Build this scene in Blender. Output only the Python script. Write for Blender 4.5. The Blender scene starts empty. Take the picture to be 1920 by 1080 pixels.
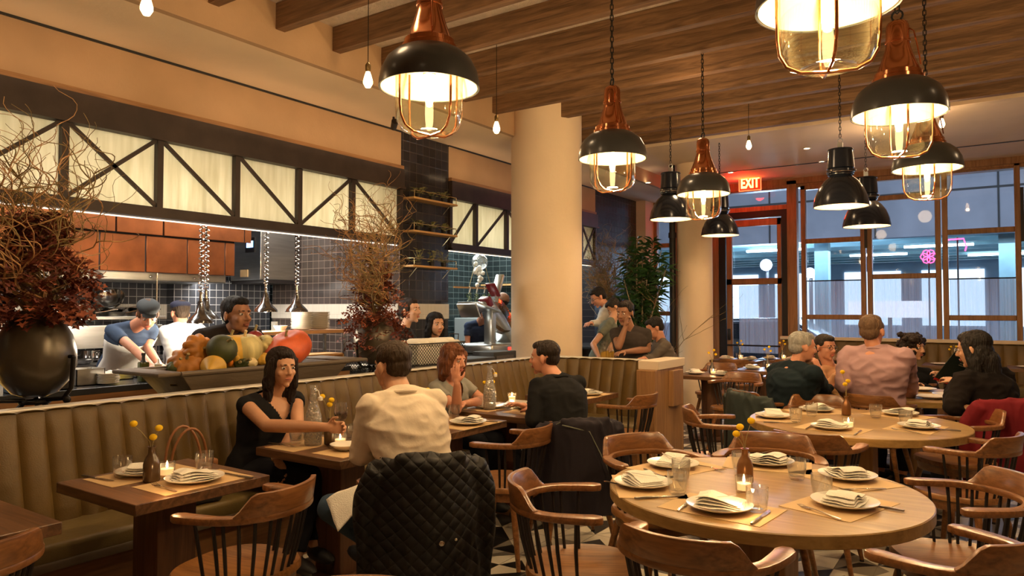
import bpy, math, random, bmesh
from mathutils import Vector, Matrix, noise
R = math.radians
random.seed(7)
C = bpy.context.scene.collection
# ---------------------------------------------------------------- camera
F_PX = 1345.0; CAM_H = 1.5; YAW = R(34.2); PITCH = math.atan(40/F_PX)
cam_data = bpy.data.cameras.new('camera'); cam = bpy.data.objects.new('camera', cam_data); C.objects.link(cam)
cam_data.sensor_width = 36; cam_data.lens = 36*F_PX/1920; cam_data.clip_start = .05; cam_data.clip_end = 300
cam.location = (0, 0, CAM_H); cam.rotation_euler = (math.pi/2+PITCH, 0, YAW)
bpy.context.scene.camera = cam
_fw = Vector((-math.sin(YAW)*math.cos(PITCH), math.cos(YAW)*math.cos(PITCH), math.sin(PITCH)))
_rt = Vector((math.cos(YAW), math.sin(YAW), 0)); _up = _rt.cross(_fw)
def ray(u, v): return _fw + _rt*((u-960)/F_PX) + _up*((540-v)/F_PX)
def at(u, v, d): return Vector((0, 0, CAM_H)) + ray(u, v)*d
def atz(u, v, z): r = ray(u, v); return Vector((0, 0, CAM_H)) + r*((z-CAM_H)/r.z)
def aty(u, v, y): r = ray(u, v); return Vector((0, 0, CAM_H)) + r*(y/r.y)
def atx(u, v, x): r = ray(u, v); return Vector((0, 0, CAM_H)) + r*(x/r.x)
# ---------------------------------------------------------------- world, exposure
sc = bpy.context.scene
w = bpy.data.worlds.new('night_sky'); sc.world = w; w.use_nodes = True
w.node_tree.nodes['Background'].inputs[0].default_value = (.10, .13, .22, 1)
w.node_tree.nodes['Background'].inputs[1].default_value = .25
sc.view_settings.view_transform = 'Standard'; sc.view_settings.look = 'None'
sc.view_settings.exposure = 0.38; sc.view_settings.gamma = 1; sc.view_settings.use_curve_mapping = False
# ---------------------------------------------------------------- lamps of the place and added fill lights
WARM = (1.0, .66, .34); WARM2 = (1.0, .68, .38); COOL = (1.0, .93, .82); BLUE = (.55, .75, 1.0)
def light(kind, loc, power, color, size=.05, rot=None, sx=None, sy=None, spot=None, blend=.6):
    l = bpy.data.lights.new('light_'+kind.lower(), kind); l.energy = power; l.color = color
    if kind == 'AREA':
        l.shape = 'RECTANGLE'; l.size = sx or size; l.size_y = sy or size
    else: l.shadow_soft_size = size
    if kind == 'SPOT': l.spot_size = R(spot or 100); l.spot_blend = blend
    o = bpy.data.objects.new('light', l); C.objects.link(o); o.location = loc
    if rot: o.rotation_euler = rot
    return o
COPPER_LAMPS = [(-2.10, 2.43), (-2.10, 4.27), (-2.10, 6.03), (-.41, 4.12), (-.41, 5.84), (-.45, 2.50)]
BLACK_LAMPS = [at(1258, 412, 8.5), at(1577, 388, 6.9), at(1625, 425, 8.1), at(1350, 442, 9.7)]
for x, y in COPPER_LAMPS: light('POINT', (x, y, 2.32), 56, WARM, .04)
for p in BLACK_LAMPS: light('POINT', (p.x, p.y, p.z+.06), 16, WARM, .04)
# added warm fill spots below the ceiling; only those near the windows get fixtures
FILL_SPOTS = [(-3.6, 1.2), (-1.2, .6), (1.4, 1.6), (-3.3, 3.6), (1.4, 4.4), (-3.0, 5.3), (1.4, 7.4), (-2.9, 8.2), (-1.0, 8.9), (.6, 10.4), (-2.2, 10.6), (-4.0, 10.8)]
for x, y in FILL_SPOTS: light('SPOT', (x, y, 3.70), 44, WARM2, .12, spot=120, blend=.8)
# uplights added on the truss to brighten the soffit and beams
for y in (.2, 2.2, 4.2, 5.6, 7.6, 9.4): light('AREA', (-5.42, y, 3.165), .8, WARM2, rot=(0, R(180-38), 0), sx=.08, sy=1.6)
for x, y in ((-2.6, 2.2), (1.4, 2.4), (-2.4, 6.4), (1.2, 6.6), (-1.2, 9.8)): light('POINT', (x, y, 3.35), 8, WARM2, .12)  # added fill points below the ceiling, without fixtures
# kitchen: work lights under the hood and over the pass
for y in (1.2, 3.0, 4.6): light('AREA', (-7.75, y, 1.86), 42, COOL, rot=(0, 0, 0), sx=.5, sy=1.2)
for y in (1.4, 3.4, 5.2): light('AREA', (-6.5, y, 2.85), 32, COOL, rot=(0, R(12), 0), sx=.7, sy=1.4)
for y in (.2, 1.8, 3.4): light('AREA', (-5.33, y, .775), 5, (1, .62, .18), rot=(0, R(-25), 0), sx=.04, sy=1.5)
light('AREA', (-7.2, 8.6, 2.8), 95, (.93, 1, .95), sx=1.6, sy=2.6)
light('AREA', (-7.2, 11.2, 2.8), 60, (.93, 1, .95), sx=1.2, sy=1.6)
# street beyond the windows
light('AREA', (-1, 24, 3.1), 2400, BLUE, rot=(0, 0, 0), sx=16, sy=8)
for y in (-.5, 1.4, 3.2, 5.0, 7.4, 9.4): light('AREA', (-6.25, y, 2.75), 11, (1, .92, .76), rot=(0, R(-62), 0), sx=.3, sy=1.6)  # added behind the truss to make its frosted panes brighter
light('AREA', (-1, 14.2, 4.3), 520, (.72, .84, 1), rot=(R(80), 0, 0), sx=16, sy=1)  # added by the facade to light the overpass parapet, no lamp built
light('POINT', (-3.66, 12.35, 3.60), 14, (1, .02, .01), .08)
# ---------------------------------------------------------------- materials
MATS = {}
def nt(m): return m.node_tree.nodes, m.node_tree.links
def mat(name, col, rough=.5, metal=0., noise_s=0, amt=.15, bump=0., bump_s=None, spec=None, coat=0., stretch=None, sheen=0., emis=None, es=0., sss=0.):
    if name in MATS: return MATS[name]
    m = bpy.data.materials.new(name); m.use_nodes = True; N, L = nt(m); b = N['Principled BSDF']
    b.inputs['Base Color'].default_value = (*col, 1); b.inputs['Roughness'].default_value = rough; b.inputs['Metallic'].default_value = metal
    if spec is not None: b.inputs['Specular IOR Level'].default_value = spec
    if coat: b.inputs['Coat Weight'].default_value = coat; b.inputs['Coat Roughness'].default_value = .15
    if sheen: b.inputs['Sheen Weight'].default_value = sheen
    if emis: b.inputs['Emission Color'].default_value = (*emis, 1); b.inputs['Emission Strength'].default_value = es
    if noise_s or bump:
        tc = N.new('ShaderNodeTexCoord'); mp = N.new('ShaderNodeMapping'); L.new(tc.outputs['Object'], mp.inputs[0])
        if stretch: mp.inputs['Scale'].default_value = stretch
        nz = N.new('ShaderNodeTexNoise'); nz.inputs['Scale'].default_value = noise_s or 20; nz.inputs['Detail'].default_value = 5
        L.new(mp.outputs[0], nz.inputs[0])
        if noise_s:
            rp = N.new('ShaderNodeMapRange'); rp.inputs['From Min'].default_value = .3; rp.inputs['From Max'].default_value = .7
            rp.inputs['To Min'].default_value = 1-amt; rp.inputs['To Max'].default_value = 1+amt
            L.new(nz.outputs[0], rp.inputs[0])
            mx = N.new('ShaderNodeVectorMath'); mx.operation = 'SCALE'; mx.inputs[0].default_value = col
            L.new(rp.outputs[0], mx.inputs['Scale']); L.new(mx.outputs[0], b.inputs['Base Color'])
        if bump:
            n2 = nz
            if bump_s:
                n2 = N.new('ShaderNodeTexNoise'); n2.inputs['Scale'].default_value = bump_s; n2.inputs['Detail'].default_value = 4; L.new(mp.outputs[0], n2.inputs[0])
            bp = N.new('ShaderNodeBump'); bp.inputs['Strength'].default_value = bump; bp.inputs['Distance'].default_value = .02
            L.new(n2.outputs[0], bp.inputs['Height']); L.new(bp.outputs[0], b.inputs['Normal'])
    MATS[name] = m; return m
def wood(name, c1, c2, axis=0, rough=.4, scale=1., coat=0., bump=.15):
    if name in MATS: return MATS[name]
    m = bpy.data.materials.new(name); m.use_nodes = True; N, L = nt(m); b = N['Principled BSDF']
    tc = N.new('ShaderNodeTexCoord'); mp = N.new('ShaderNodeMapping'); L.new(tc.outputs['Object'], mp.inputs[0])
    s = [9*scale]*3; s[axis] = .7*scale; mp.inputs['Scale'].default_value = s
    nz = N.new('ShaderNodeTexNoise'); nz.inputs['Scale'].default_value = 1.6; nz.inputs['Detail'].default_value = 6; nz.inputs['Distortion'].default_value = 1.2
    L.new(mp.outputs[0], nz.inputs[0])
    n2 = N.new('ShaderNodeTexNoise'); n2.inputs['Scale'].default_value = 9; n2.inputs['Detail'].default_value = 4; L.new(mp.outputs[0], n2.inputs[0])
    ad = N.new('ShaderNodeMath'); ad.operation = 'MULTIPLY_ADD'; L.new(n2.outputs[0], ad.inputs[0]); ad.inputs[1].default_value = .35; L.new(nz.outputs[0], ad.inputs[2])
    rp = N.new('ShaderNodeValToRGB'); rp.color_ramp.elements[0].position = .45; rp.color_ramp.elements[1].position = .85
    rp.color_ramp.elements[0].color = (*c1, 1); rp.color_ramp.elements[1].color = (*c2, 1)
    L.new(ad.outputs[0], rp.inputs[0]); L.new(rp.outputs[0], b.inputs['Base Color'])
    b.inputs['Roughness'].default_value = rough
    if coat: b.inputs['Coat Weight'].default_value = coat; b.inputs['Coat Roughness'].default_value = .2
    bp = N.new('ShaderNodeBump'); bp.inputs['Strength'].default_value = bump; bp.inputs['Distance'].default_value = .01
    L.new(ad.outputs[0], bp.inputs['Height']); L.new(bp.outputs[0], b.inputs['Normal'])
    MATS[name] = m; return m
def tiles(name, col, grout, axes, size=(.15, .10), mortar=.004, rough=.25, var=.25):
    m = bpy.data.materials.new(name); m.use_nodes = True; N, L = nt(m); b = N['Principled BSDF']
    g = N.new('ShaderNodeNewGeometry'); sp = N.new('ShaderNodeSeparateXYZ'); L.new(g.outputs['Position'], sp.inputs[0])
    cb = N.new('ShaderNodeCombineXYZ'); L.new(sp.outputs[axes[0]], cb.inputs[0]); L.new(sp.outputs[axes[1]], cb.inputs[1])
    br = N.new('ShaderNodeTexBrick'); br.offset = 0; br.squash = 1; L.new(cb.outputs[0], br.inputs[0])
    br.inputs['Color1'].default_value = (*[c*(1-var) for c in col], 1); br.inputs['Color2'].default_value = (*[c*(1+var) for c in col], 1)
    br.inputs['Mortar'].default_value = (*grout, 1); br.inputs['Scale'].default_value = 1; br.inputs['Mortar Size'].default_value = mortar
    br.inputs['Mortar Smooth'].default_value = .1; br.inputs['Bias'].default_value = 0
    br.inputs['Brick Width'].default_value = size[0]; br.inputs['Row Height'].default_value = size[1]
    L.new(br.outputs[0], b.inputs['Base Color']); b.inputs['Roughness'].default_value = rough
    bp = N.new('ShaderNodeBump'); bp.invert = True; bp.inputs['Strength'].default_value = .4; bp.inputs['Distance'].default_value = .004
    L.new(br.outputs['Fac'], bp.inputs['Height']); L.new(bp.outputs[0], b.inputs['Normal'])
    return m
def emit(name, col, s):
    if name in MATS: return MATS[name]
    m = bpy.data.materials.new(name); m.use_nodes = True; N, L = nt(m); N.remove(N['Principled BSDF'])
    e = N.new('ShaderNodeEmission'); e.inputs[0].default_value = (*col, 1); e.inputs[1].default_value = s
    L.new(e.outputs[0], N['Material Output'].inputs[0]); MATS[name] = m; return m
def clear(name, tint, ior=1.45, rough=.02, bump=0., bs=60, extra=0., milky=0.):
    if name in MATS: return MATS[name]
    m = bpy.data.materials.new(name); m.use_nodes = True; N, L = nt(m); N.remove(N['Principled BSDF'])
    t = N.new('ShaderNodeBsdfTransparent'); t.inputs[0].default_value = (*tint, 1)
    g = N.new('ShaderNodeBsdfGlossy'); g.inputs['Roughness'].default_value = rough
    lw = N.new('ShaderNodeLayerWeight'); lw.inputs[0].default_value = .5; pw = N.new('ShaderNodeMath'); pw.operation = 'POWER'; L.new(lw.outputs['Facing'], pw.inputs[0]); pw.inputs[1].default_value = 2.6
    f = N.new('ShaderNodeMath'); f.operation = 'MULTIPLY_ADD'; L.new(pw.outputs[0], f.inputs[0]); f.inputs[1].default_value = .85; f.inputs[2].default_value = ((ior-1)/(ior+1))**2; mx = N.new('ShaderNodeMixShader')
    if extra:
        a = N.new('ShaderNodeMath'); a.operation = 'ADD'; a.use_clamp = True; L.new(f.outputs[0], a.inputs[0]); a.inputs[1].default_value = extra; L.new(a.outputs[0], mx.inputs[0])
    else: L.new(f.outputs[0], mx.inputs[0])
    L.new(t.outputs[0], mx.inputs[1]); L.new(g.outputs[0], mx.inputs[2])
    if bump:
        tc = N.new('ShaderNodeTexCoord'); nz = N.new('ShaderNodeTexVoronoi'); nz.inputs['Scale'].default_value = bs; L.new(tc.outputs['Object'], nz.inputs[0])
        bp = N.new('ShaderNodeBump'); bp.inputs['Strength'].default_value = bump; bp.inputs['Distance'].default_value = .01
        L.new(nz.outputs[0], bp.inputs['Height']); L.new(bp.outputs[0], g.inputs['Normal']); L.new(bp.outputs[0], lw.inputs['Normal'])
    if milky:
        df = N.new('ShaderNodeBsdfTranslucent'); df.inputs[0].default_value = (.9, .88, .82, 1); m3 = N.new('ShaderNodeMixShader'); m3.inputs[0].default_value = milky; L.new(mx.outputs[0], m3.inputs[1]); L.new(df.outputs[0], m3.inputs[2]); mx = m3
    L.new(mx.outputs[0], N['Material Output'].inputs[0]); MATS[name] = m; return m
def sheer(name, col, tr=.4):
    m = bpy.data.materials.new(name); m.use_nodes = True; N, L = nt(m); N.remove(N['Principled BSDF'])
    t = N.new('ShaderNodeBsdfTransparent'); d = N.new('ShaderNodeBsdfDiffuse'); l = N.new('ShaderNodeBsdfTranslucent')
    d.inputs[0].default_value = (*col, 1); l.inputs[0].default_value = (*col, 1)
    a = N.new('ShaderNodeMixShader'); a.inputs[0].default_value = .5; L.new(d.outputs[0], a.inputs[1]); L.new(l.outputs[0], a.inputs[2])
    b = N.new('ShaderNodeMixShader'); b.inputs[0].default_value = 1-tr; L.new(t.outputs[0], b.inputs[1]); L.new(a.outputs[0], b.inputs[2])
    L.new(b.outputs[0], N['Material Output'].inputs[0]); MATS[name] = m; return m
# ---------------------------------------------------------------- mesh builder
class MB:
    def __init__(s): s.v = []; s.f = []; s.mi = []
    def add(s, vs, fs, mi=0):
        o = len(s.v); s.v += [tuple(p) for p in vs]; s.f += [tuple(i+o for i in f) for f in fs]; s.mi += [mi]*len(fs); return s
    def box(s, lo, hi, mi=0, rot=None, taper=None):
        x0, y0, z0 = lo; x1, y1, z1 = hi
        vs = [Vector(p) for p in ((x0, y0, z0), (x1, y0, z0), (x1, y1, z0), (x0, y1, z0), (x0, y0, z1), (x1, y0, z1), (x1, y1, z1), (x0, y1, z1))]
        if rot: c = (Vector(lo)+Vector(hi))/2; vs = [c+rot@(p-c) for p in vs]
        return s.add(vs, [(3, 2, 1, 0), (4, 5, 6, 7), (0, 1, 5, 4), (1, 2, 6, 5), (2, 3, 7, 6), (3, 0, 4, 7)], mi)
    def obox(s, c, size, rot=None, mi=0):
        h = Vector(size)/2; c = Vector(c); return s.box(c-h, c+h, mi, rot)
    def bar(s, a, b, wd, ht, mi=0, up=(0, 0, 1)):
        a = Vector(a); b = Vector(b); d = (b-a).normalized(); u = Vector(up); sd = d.cross(u)
        if sd.length < 1e-4: sd = d.cross(Vector((0, 1, 0)))
        sd.normalize(); u = sd.cross(d); vs = []
        for p in (a, b):
            for i, j in ((-1, -1), (1, -1), (1, 1), (-1, 1)): vs.append(p+sd*(i*wd/2)+u*(j*ht/2))
        return s.add(vs, [(0, 1, 2, 3), (7, 6, 5, 4), (0, 4, 5, 1), (1, 5, 6, 2), (2, 6, 7, 3), (3, 7, 4, 0)], mi)
    def tube(s, pts, r, seg=8, mi=0, closed=False, cap=True):
        pts = [Vector(p) for p in pts]; n = len(pts); rr = r if isinstance(r, (list, tuple)) else [r]*n; vs = []; fs = []; prev = None
        for i, p in enumerate(pts):
            if closed: d = pts[(i+1) % n]-pts[i-1]
            else: d = pts[min(i+1, n-1)]-pts[max(i-1, 0)]
            if d.length < 1e-9: d = Vector((0, 0, 1))
            d.normalize()
            if prev is None:
                a = Vector((0, 0, 1)) if abs(d.z) < .9 else Vector((1, 0, 0)); x = d.cross(a).normalized()
            else:
                x = prev-d*prev.dot(d)
                if x.length < 1e-6: x = d.orthogonal()
                x.normalize()
            prev = x; y = d.cross(x)
            for k in range(seg):
                t = 2*math.pi*k/seg; vs.append(p+(x*math.cos(t)+y*math.sin(t))*rr[i])
        for i in range(n if closed else n-1):
            j = (i+1) % n
            for k in range(seg):
                l = (k+1) % seg; fs.append((i*seg+k, i*seg+l, j*seg+l, j*seg+k))
        if cap and not closed: fs.append(tuple(range(seg-1, -1, -1))); fs.append(tuple((n-1)*seg+k for k in range(seg)))
        return s.add(vs, fs, mi)
    def cyl(s, a, b, r0, r1=None, seg=16, mi=0): return s.tube([a, b], [r0, r0 if r1 is None else r1], seg, mi)
    def lathe(s, prof, c=(0, 0, 0), seg=24, mi=0, close=False, a0=0., a1=2*math.pi, sx=1., sy=1.):
        vs = []; fs = []; n = len(prof); full = abs(a1-a0-2*math.pi) < 1e-6; m = seg if full else seg+1
        for k in range(m):
            t = a0+(a1-a0)*k/seg
            for r, z in prof: vs.append((c[0]+r*sx*math.cos(t), c[1]+r*sy*math.sin(t), c[2]+z))
        for k in range(seg):
            l = (k+1) % m
            for i in range(n-1 if not close else n):
                j = (i+1) % n; fs.append((k*n+i, l*n+i, l*n+j, k*n+j))
        return s.add(vs, fs, mi)
    def sph(s, c, r, seg=12, rings=8, mi=0, rot=None):
        if not isinstance(r, (list, tuple)): r = (r, r, r)
        c = Vector(c); vs = []; fs = []
        for i in range(1, rings):
            t = math.pi*i/rings
            for k in range(seg):
                p = 2*math.pi*k/seg; q = Vector((r[0]*math.sin(t)*math.cos(p), r[1]*math.sin(t)*math.sin(p), r[2]*math.cos(t)))
                vs.append(c+(rot@q if rot else q))
        q0 = Vector((0, 0, r[2])); q1 = -q0; vs.append(c+(rot@q0 if rot else q0)); vs.append(c+(rot@q1 if rot else q1))
        T = len(vs)-2; B = T+1
        for k in range(seg):
            l = (k+1) % seg; fs.append((T, k, l)); fs.append((B, (rings-2)*seg+l, (rings-2)*seg+k))
            for i in range(rings-2): fs.append((i*seg+k, (i+1)*seg+k, (i+1)*seg+l, i*seg+l))
        return s.add(vs, fs, mi)
    def caps(s, a, b, r0, r1=None, seg=12, mi=0):
        a = Vector(a); b = Vector(b); r1 = r0 if r1 is None else r1; d = b-a
        if d.length < 1e-6: return s.sph(a, r0, seg, 8, mi)
        d.normalize(); pts = []; rr = []
        for k in range(5): t = math.pi/2*(k+.12)/5.0; pts.append(a-d*r0*math.cos(t)); rr.append(r0*math.sin(t))
        pts.append(a); rr.append(r0); pts.append(b); rr.append(r1)
        for k in range(4, -1, -1): t = math.pi/2*(k+.12)/5.0; pts.append(b+d*r1*math.cos(t)); rr.append(r1*math.sin(t))
        return s.tube(pts, rr, seg, mi)
    def loft(s, rings, mi=0, cap=True):
        n = len(rings[0]); vs = [p for r in rings for p in r]; fs = []
        for i in range(len(rings)-1):
            for k in range(n):
                l = (k+1) % n; fs.append((i*n+k, i*n+l, (i+1)*n+l, (i+1)*n+k))
        if cap: fs.append(tuple(range(n-1, -1, -1))); fs.append(tuple((len(rings)-1)*n+k for k in range(n)))
        return s.add(vs, fs, mi)
    def prism(s, poly, z0, z1, mi=0):
        n = len(poly); vs = [(x, y, z0) for x, y in poly]+[(x, y, z1) for x, y in poly]
        fs = [tuple(range(n-1, -1, -1)), tuple(range(n, 2*n))]+[(i, (i+1) % n, n+(i+1) % n, n+i) for i in range(n)]
        return s.add(vs, fs, mi)
    def mesh(s, name, mats):
        me = bpy.data.meshes.new(name); me.from_pydata(s.v, [], s.f)
        for m in (mats if isinstance(mats, (list, tuple)) else [mats]): me.materials.append(m)
        me.polygons.foreach_set('material_index', s.mi); return me
    def build(s, name, mats, parent=None, smooth=True, bevel=0, seg=2, angle=40, subsurf=0, loc=None, rotz=None):
        me = s.mesh(name, mats); bm = bmesh.new(); bm.from_mesh(me); bmesh.ops.recalc_face_normals(bm, faces=bm.faces)
        if bevel:
            es = [e for e in bm.edges if len(e.link_faces) == 2 and e.calc_face_angle(0) > R(35)]
            bmesh.ops.bevel(bm, geom=es, offset=bevel, segments=seg, profile=.5, affect='EDGES', clamp_overlap=True)
        for e in bm.edges:
            if len(e.link_faces) == 2: e.smooth = e.calc_face_angle(0) < R(angle)
        for f in bm.faces: f.smooth = smooth
        bm.to_mesh(me); bm.free()
        o = bpy.data.objects.new(name, me); C.objects.link(o)
        if subsurf: md = o.modifiers.new('s', 'SUBSURF'); md.levels = subsurf; md.render_levels = subsurf
        if parent: o.parent = parent
        if loc is not None: o.location = loc
        if rotz is not None: o.rotation_euler = (0, 0, rotz)
        return o
def tag(o, label, cat, group=None, kind=None):
    o['label'] = label; o['category'] = cat
    if group: o['group'] = group
    if kind: o['kind'] = kind
    return o
def thing(name, label, cat, loc=(0, 0, 0), rotz=0, group=None):
    o = bpy.data.objects.new(name, None); C.objects.link(o); o.location = loc; o.rotation_euler = (0, 0, rotz); o.empty_display_size = .05
    return tag(o, label, cat, group)
def struct(o, label=None, cat=None):
    o['kind'] = 'structure'
    if label: o['label'] = label; o['category'] = cat or 'structure'
    return o
def copy_tree(o, parent=None):
    c = o.copy(); C.objects.link(c); c.parent = parent
    for ch in o.children: copy_tree(ch, c)
    return c
_used = set()
def place(proto, loc, rotz=0, label=None, group=None, scale=None):
    if proto.name in _used: o = copy_tree(proto)
    else: o = proto; _used.add(proto.name)
    o.location = loc; o.rotation_euler = (0, 0, rotz)
    if label: o['label'] = label
    if group: o['group'] = group
    if scale: o.scale = (scale,)*3
    return o
def remesh(mb, vox, smooth=4, name='m', fac=.5):
    me = mb.mesh(name, []); o = bpy.data.objects.new(name, me); C.objects.link(o)
    md = o.modifiers.new('r', 'REMESH'); md.mode = 'VOXEL'; md.voxel_size = vox; md.use_smooth_shade = True
    if smooth: m2 = o.modifiers.new('s', 'SMOOTH'); m2.factor = fac; m2.iterations = smooth
    dg = bpy.context.evaluated_depsgraph_get(); ev = o.evaluated_get(dg); out = bpy.data.meshes.new_from_object(ev, preserve_all_data_layers=False, depsgraph=dg)
    bpy.data.objects.remove(o); bpy.data.meshes.remove(me); out.name = name; return out
def organic(mb, vox, m, name, parent=None, smooth=4, disp=0, ds=10, ridged=None, seed=0, recolor=None):
    me = remesh(mb, vox, smooth, name)
    for x in (m if isinstance(m, (list, tuple)) else [m]): me.materials.append(x)
    if disp:
        me.calc_loop_triangles() if False else None
        nm = [v.normal.copy() for v in me.vertices]
        for i, v in enumerate(me.vertices):
            p = v.co*ds+Vector((seed*3.1, seed, 0)); h = noise.noise(p)
            if ridged: q = Vector((v.co.x*ridged[0], v.co.y*ridged[1], v.co.z*ridged[2])); h = .35*h+(1-abs(noise.noise(q+Vector((seed, 0, 0))))*2)*.8-.4
            v.co = v.co+nm[i]*h*disp
    if recolor:
        for p in me.polygons: p.material_index = recolor(p.center)
    for p in me.polygons: p.use_smooth = True
    o = bpy.data.objects.new(name, me); C.objects.link(o)
    if parent: o.parent = parent
    return o
# ---------------------------------------------------------------- shared materials
plaster = mat('cream_plaster', (.46, .30, .175), .85, noise_s=1.6, amt=.10, bump=.12, bump_s=40)  # soffit plaster darkened: the wall's shade is put into the colour
plaster_lit = mat('pale_plaster', (.80, .63, .45), .8, noise_s=1.2, amt=.07, bump=.08, bump_s=30)  # same plaster lightened: light on soffit and column put into the colour
stucco = mat('rough_ceiling_stucco', (.70, .60, .50), .95, noise_s=22, amt=.10, bump=.8, bump_s=70)
beam_w = wood('rough_beam_wood', (.085, .042, .018), (.26, .14, .065), 0, .75, 1.3, bump=.6)
walnut = wood('walnut', (.060, .027, .012), (.165, .078, .034), 0, .38, 1.6, coat=.15)
walnut_y = wood('walnut_cross', (.060, .027, .012), (.165, .078, .034), 1, .38, 1.6, coat=.15)
walnut_z = wood('walnut_upright', (.05, .02, .010), (.13, .055, .025), 2, .45, 1.6)
oak = wood('light_oak_planks', (.225, .128, .038), (.37, .225, .075), 0, .40, 1.1, coat=.10)
oak_z = wood('oak_post', (.20, .095, .035), (.35, .185, .075), 2, .5, 1.2)
chair_w = wood('orange_brown_chair_wood', (.12, .044, .014), (.27, .112, .036), 0, .33, 2.2, coat=.35, bump=.05)
frame_w = wood('window_oak', (.22, .10, .035), (.38, .19, .075), 2, .45, 1.3)
seat_w = wood('seat_plywood', (.15, .058, .017), (.34, .155, .050), 1, .35, 2.0, coat=.3, bump=.05)
leather = mat('olive_brown_leather', (.108, .062, .014), .40, noise_s=7, amt=.16, bump=.12, bump_s=160, spec=.35)
leather_seat = mat('olive_seat_leather', (.15, .105, .036), .42, noise_s=5, amt=.12, bump=.2, bump_s=14, coat=.05)
black_steel = mat('black_steel', (.018, .014, .014), .45, .3)
dark_steel = mat('dark_truss_steel', (.045, .030, .026), .5, .3, noise_s=6, amt=.2)
steel = mat('brushed_steel', (.55, .55, .54), .28, 1.0, noise_s=3, amt=.12, stretch=(1, 1, 12))
chrome = mat('polished_chrome', (.75, .74, .72), .12, 1.0)
cutlery_m = mat('cutlery_steel', (.62, .58, .52), .18, 1.0)
cutlery_dark = mat('dark_cutlery_handle', (.25, .23, .21), .3, 1.0)
copper = mat('polished_copper', (.72, .30, .14), .17, 1.0, noise_s=9, amt=.2)
copper_panel = mat('brushed_copper_sheet', (.21, .064, .020), .40, .85, noise_s=3.5, amt=.3, bump=.15)
white_cer = mat('white_ceramic', (.84, .79, .70), .25, coat=.4)
napkin_m = mat('white_linen', (.84, .80, .71), .9, bump=.4, bump_s=200)
stripe_m = mat('grey_linen_stripe', (.42, .40, .36), .9)
kraft = mat('kraft_paper', (.56, .38, .19), .75, noise_s=3, amt=.05)
glass = clear('clear_glass', (.96, .96, .95), 1.45, .02, extra=.06, milky=.04)
jar = clear('lamp_jar_glass', (.93, .96, .90), 1.5, .03, extra=.03)
pane_m = clear('window_pane', (.90, .94, .98), 1.3, .03)
water = clear('water', (.90, .93, .92), 1.33, .01, extra=.02)
textured = clear('dimpled_bottle_glass', (.88, .87, .84), 1.6, .10, bump=1.0, bs=80, extra=.26, milky=.22)
wine_m = mat('red_wine', (.03, .002, .004), .08)
enamel = mat('charcoal_enamel', (.030, .031, .032), .30, .2, coat=.35)
enamel_b = mat('black_blue_enamel', (.012, .015, .024), .22, .2, coat=.6)
enamel_in = mat('cream_shade_lining', (.52, .42, .27), .45)
rubber = mat('black_rubber', (.012, .011, .011), .6)
candle_w = mat('candle_wax', (.85, .72, .52), .6, emis=(1, .50, .18), es=.9)
flame_m = emit('flame', (1, .72, .35), 28)
bulb_m = emit('bulb_filament_glow', (1, .66, .30), 22)
edison_m = emit('small_bulb_glow', (1, .62, .28), 14)
bottle_brown = mat('brown_glazed_bottle', (.075, .042, .018), .25, coat=.5)
stem_m = mat('dry_stem', (.30, .24, .10), .8)
yellow_m = mat('yellow_flower_ball', (.82, .52, .005), .9, bump=.3, bump_s=600)
brown_wood_box = wood('pale_box_wood', (.32, .17, .06), (.55, .32, .13), 1, .6, 1.0)
iron = mat('black_wrought_iron', (.015, .013, .012), .5, .6)
# ---------------------------------------------------------------- floor
fm = bpy.data.materials.new('triangle_patterned_tiles'); fm.use_nodes = True; N, L = nt(fm); b = N['Principled BSDF']
def M(op, a, bb=None, c=None):
    n = N.new('ShaderNodeMath'); n.operation = op
    for i, q in enumerate((a, bb, c)):
        if q is None: continue
        if isinstance(q, (int, float)): n.inputs[i].default_value = q
        else: L.new(q, n.inputs[i])
    return n.outputs[0]
g = N.new('ShaderNodeNewGeometry'); sp = N.new('ShaderNodeSeparateXYZ'); L.new(g.outputs['Position'], sp.inputs[0])
TS = .205
ux = M('DIVIDE', sp.outputs[0], TS); uy = M('DIVIDE', sp.outputs[1], TS)
ix = M('FLOOR', ux); iy = M('FLOOR', uy); fx = M('SUBTRACT', ux, ix); fy = M('SUBTRACT', uy, iy)
par = M('MODULO', M('ADD', M('ADD', ix, iy), 1000), 2)
# kite split: the diagonal runs corner to corner in even tiles and corner to mid edge in odd ones
s1 = M('GREATER_THAN', fx, fy); s2 = M('GREATER_THAN', M('ADD', fx, fy), 1)
s3 = M('GREATER_THAN', M('MULTIPLY', fx, 2.0), M('ADD', fy, .02))
sel = M('ADD', M('MULTIPLY', s1, M('SUBTRACT', 1, par)), M('MULTIPLY', s2, par))
half = M('ADD', sel, M('MULTIPLY', M('MULTIPLY', s3, M('SUBTRACT', 1, sel)), 2))
cb = N.new('ShaderNodeCombineXYZ'); L.new(ix, cb.inputs[0]); L.new(iy, cb.inputs[1]); L.new(half, cb.inputs[2])
wn = N.new('ShaderNodeTexWhiteNoise'); L.new(cb.outputs[0], wn.inputs[0])
rp = N.new('ShaderNodeValToRGB'); rp.color_ramp.interpolation = 'CONSTANT'
el = rp.color_ramp.elements; el[0].position = 0; el[0].color = (.010, .009, .009, 1); el[1].position = .36; el[1].color = (.22, .19, .15, 1)
e = el.new(.50); e.color = (.42, .38, .30, 1); e = el.new(.64); e.color = (.68, .62, .50, 1)
L.new(wn.outputs[0], rp.inputs[0])
edge = M('MINIMUM', M('MINIMUM', fx, M('SUBTRACT', 1, fx)), M('MINIMUM', fy, M('SUBTRACT', 1, fy)))
gr = M('LESS_THAN', edge, .010)
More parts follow.
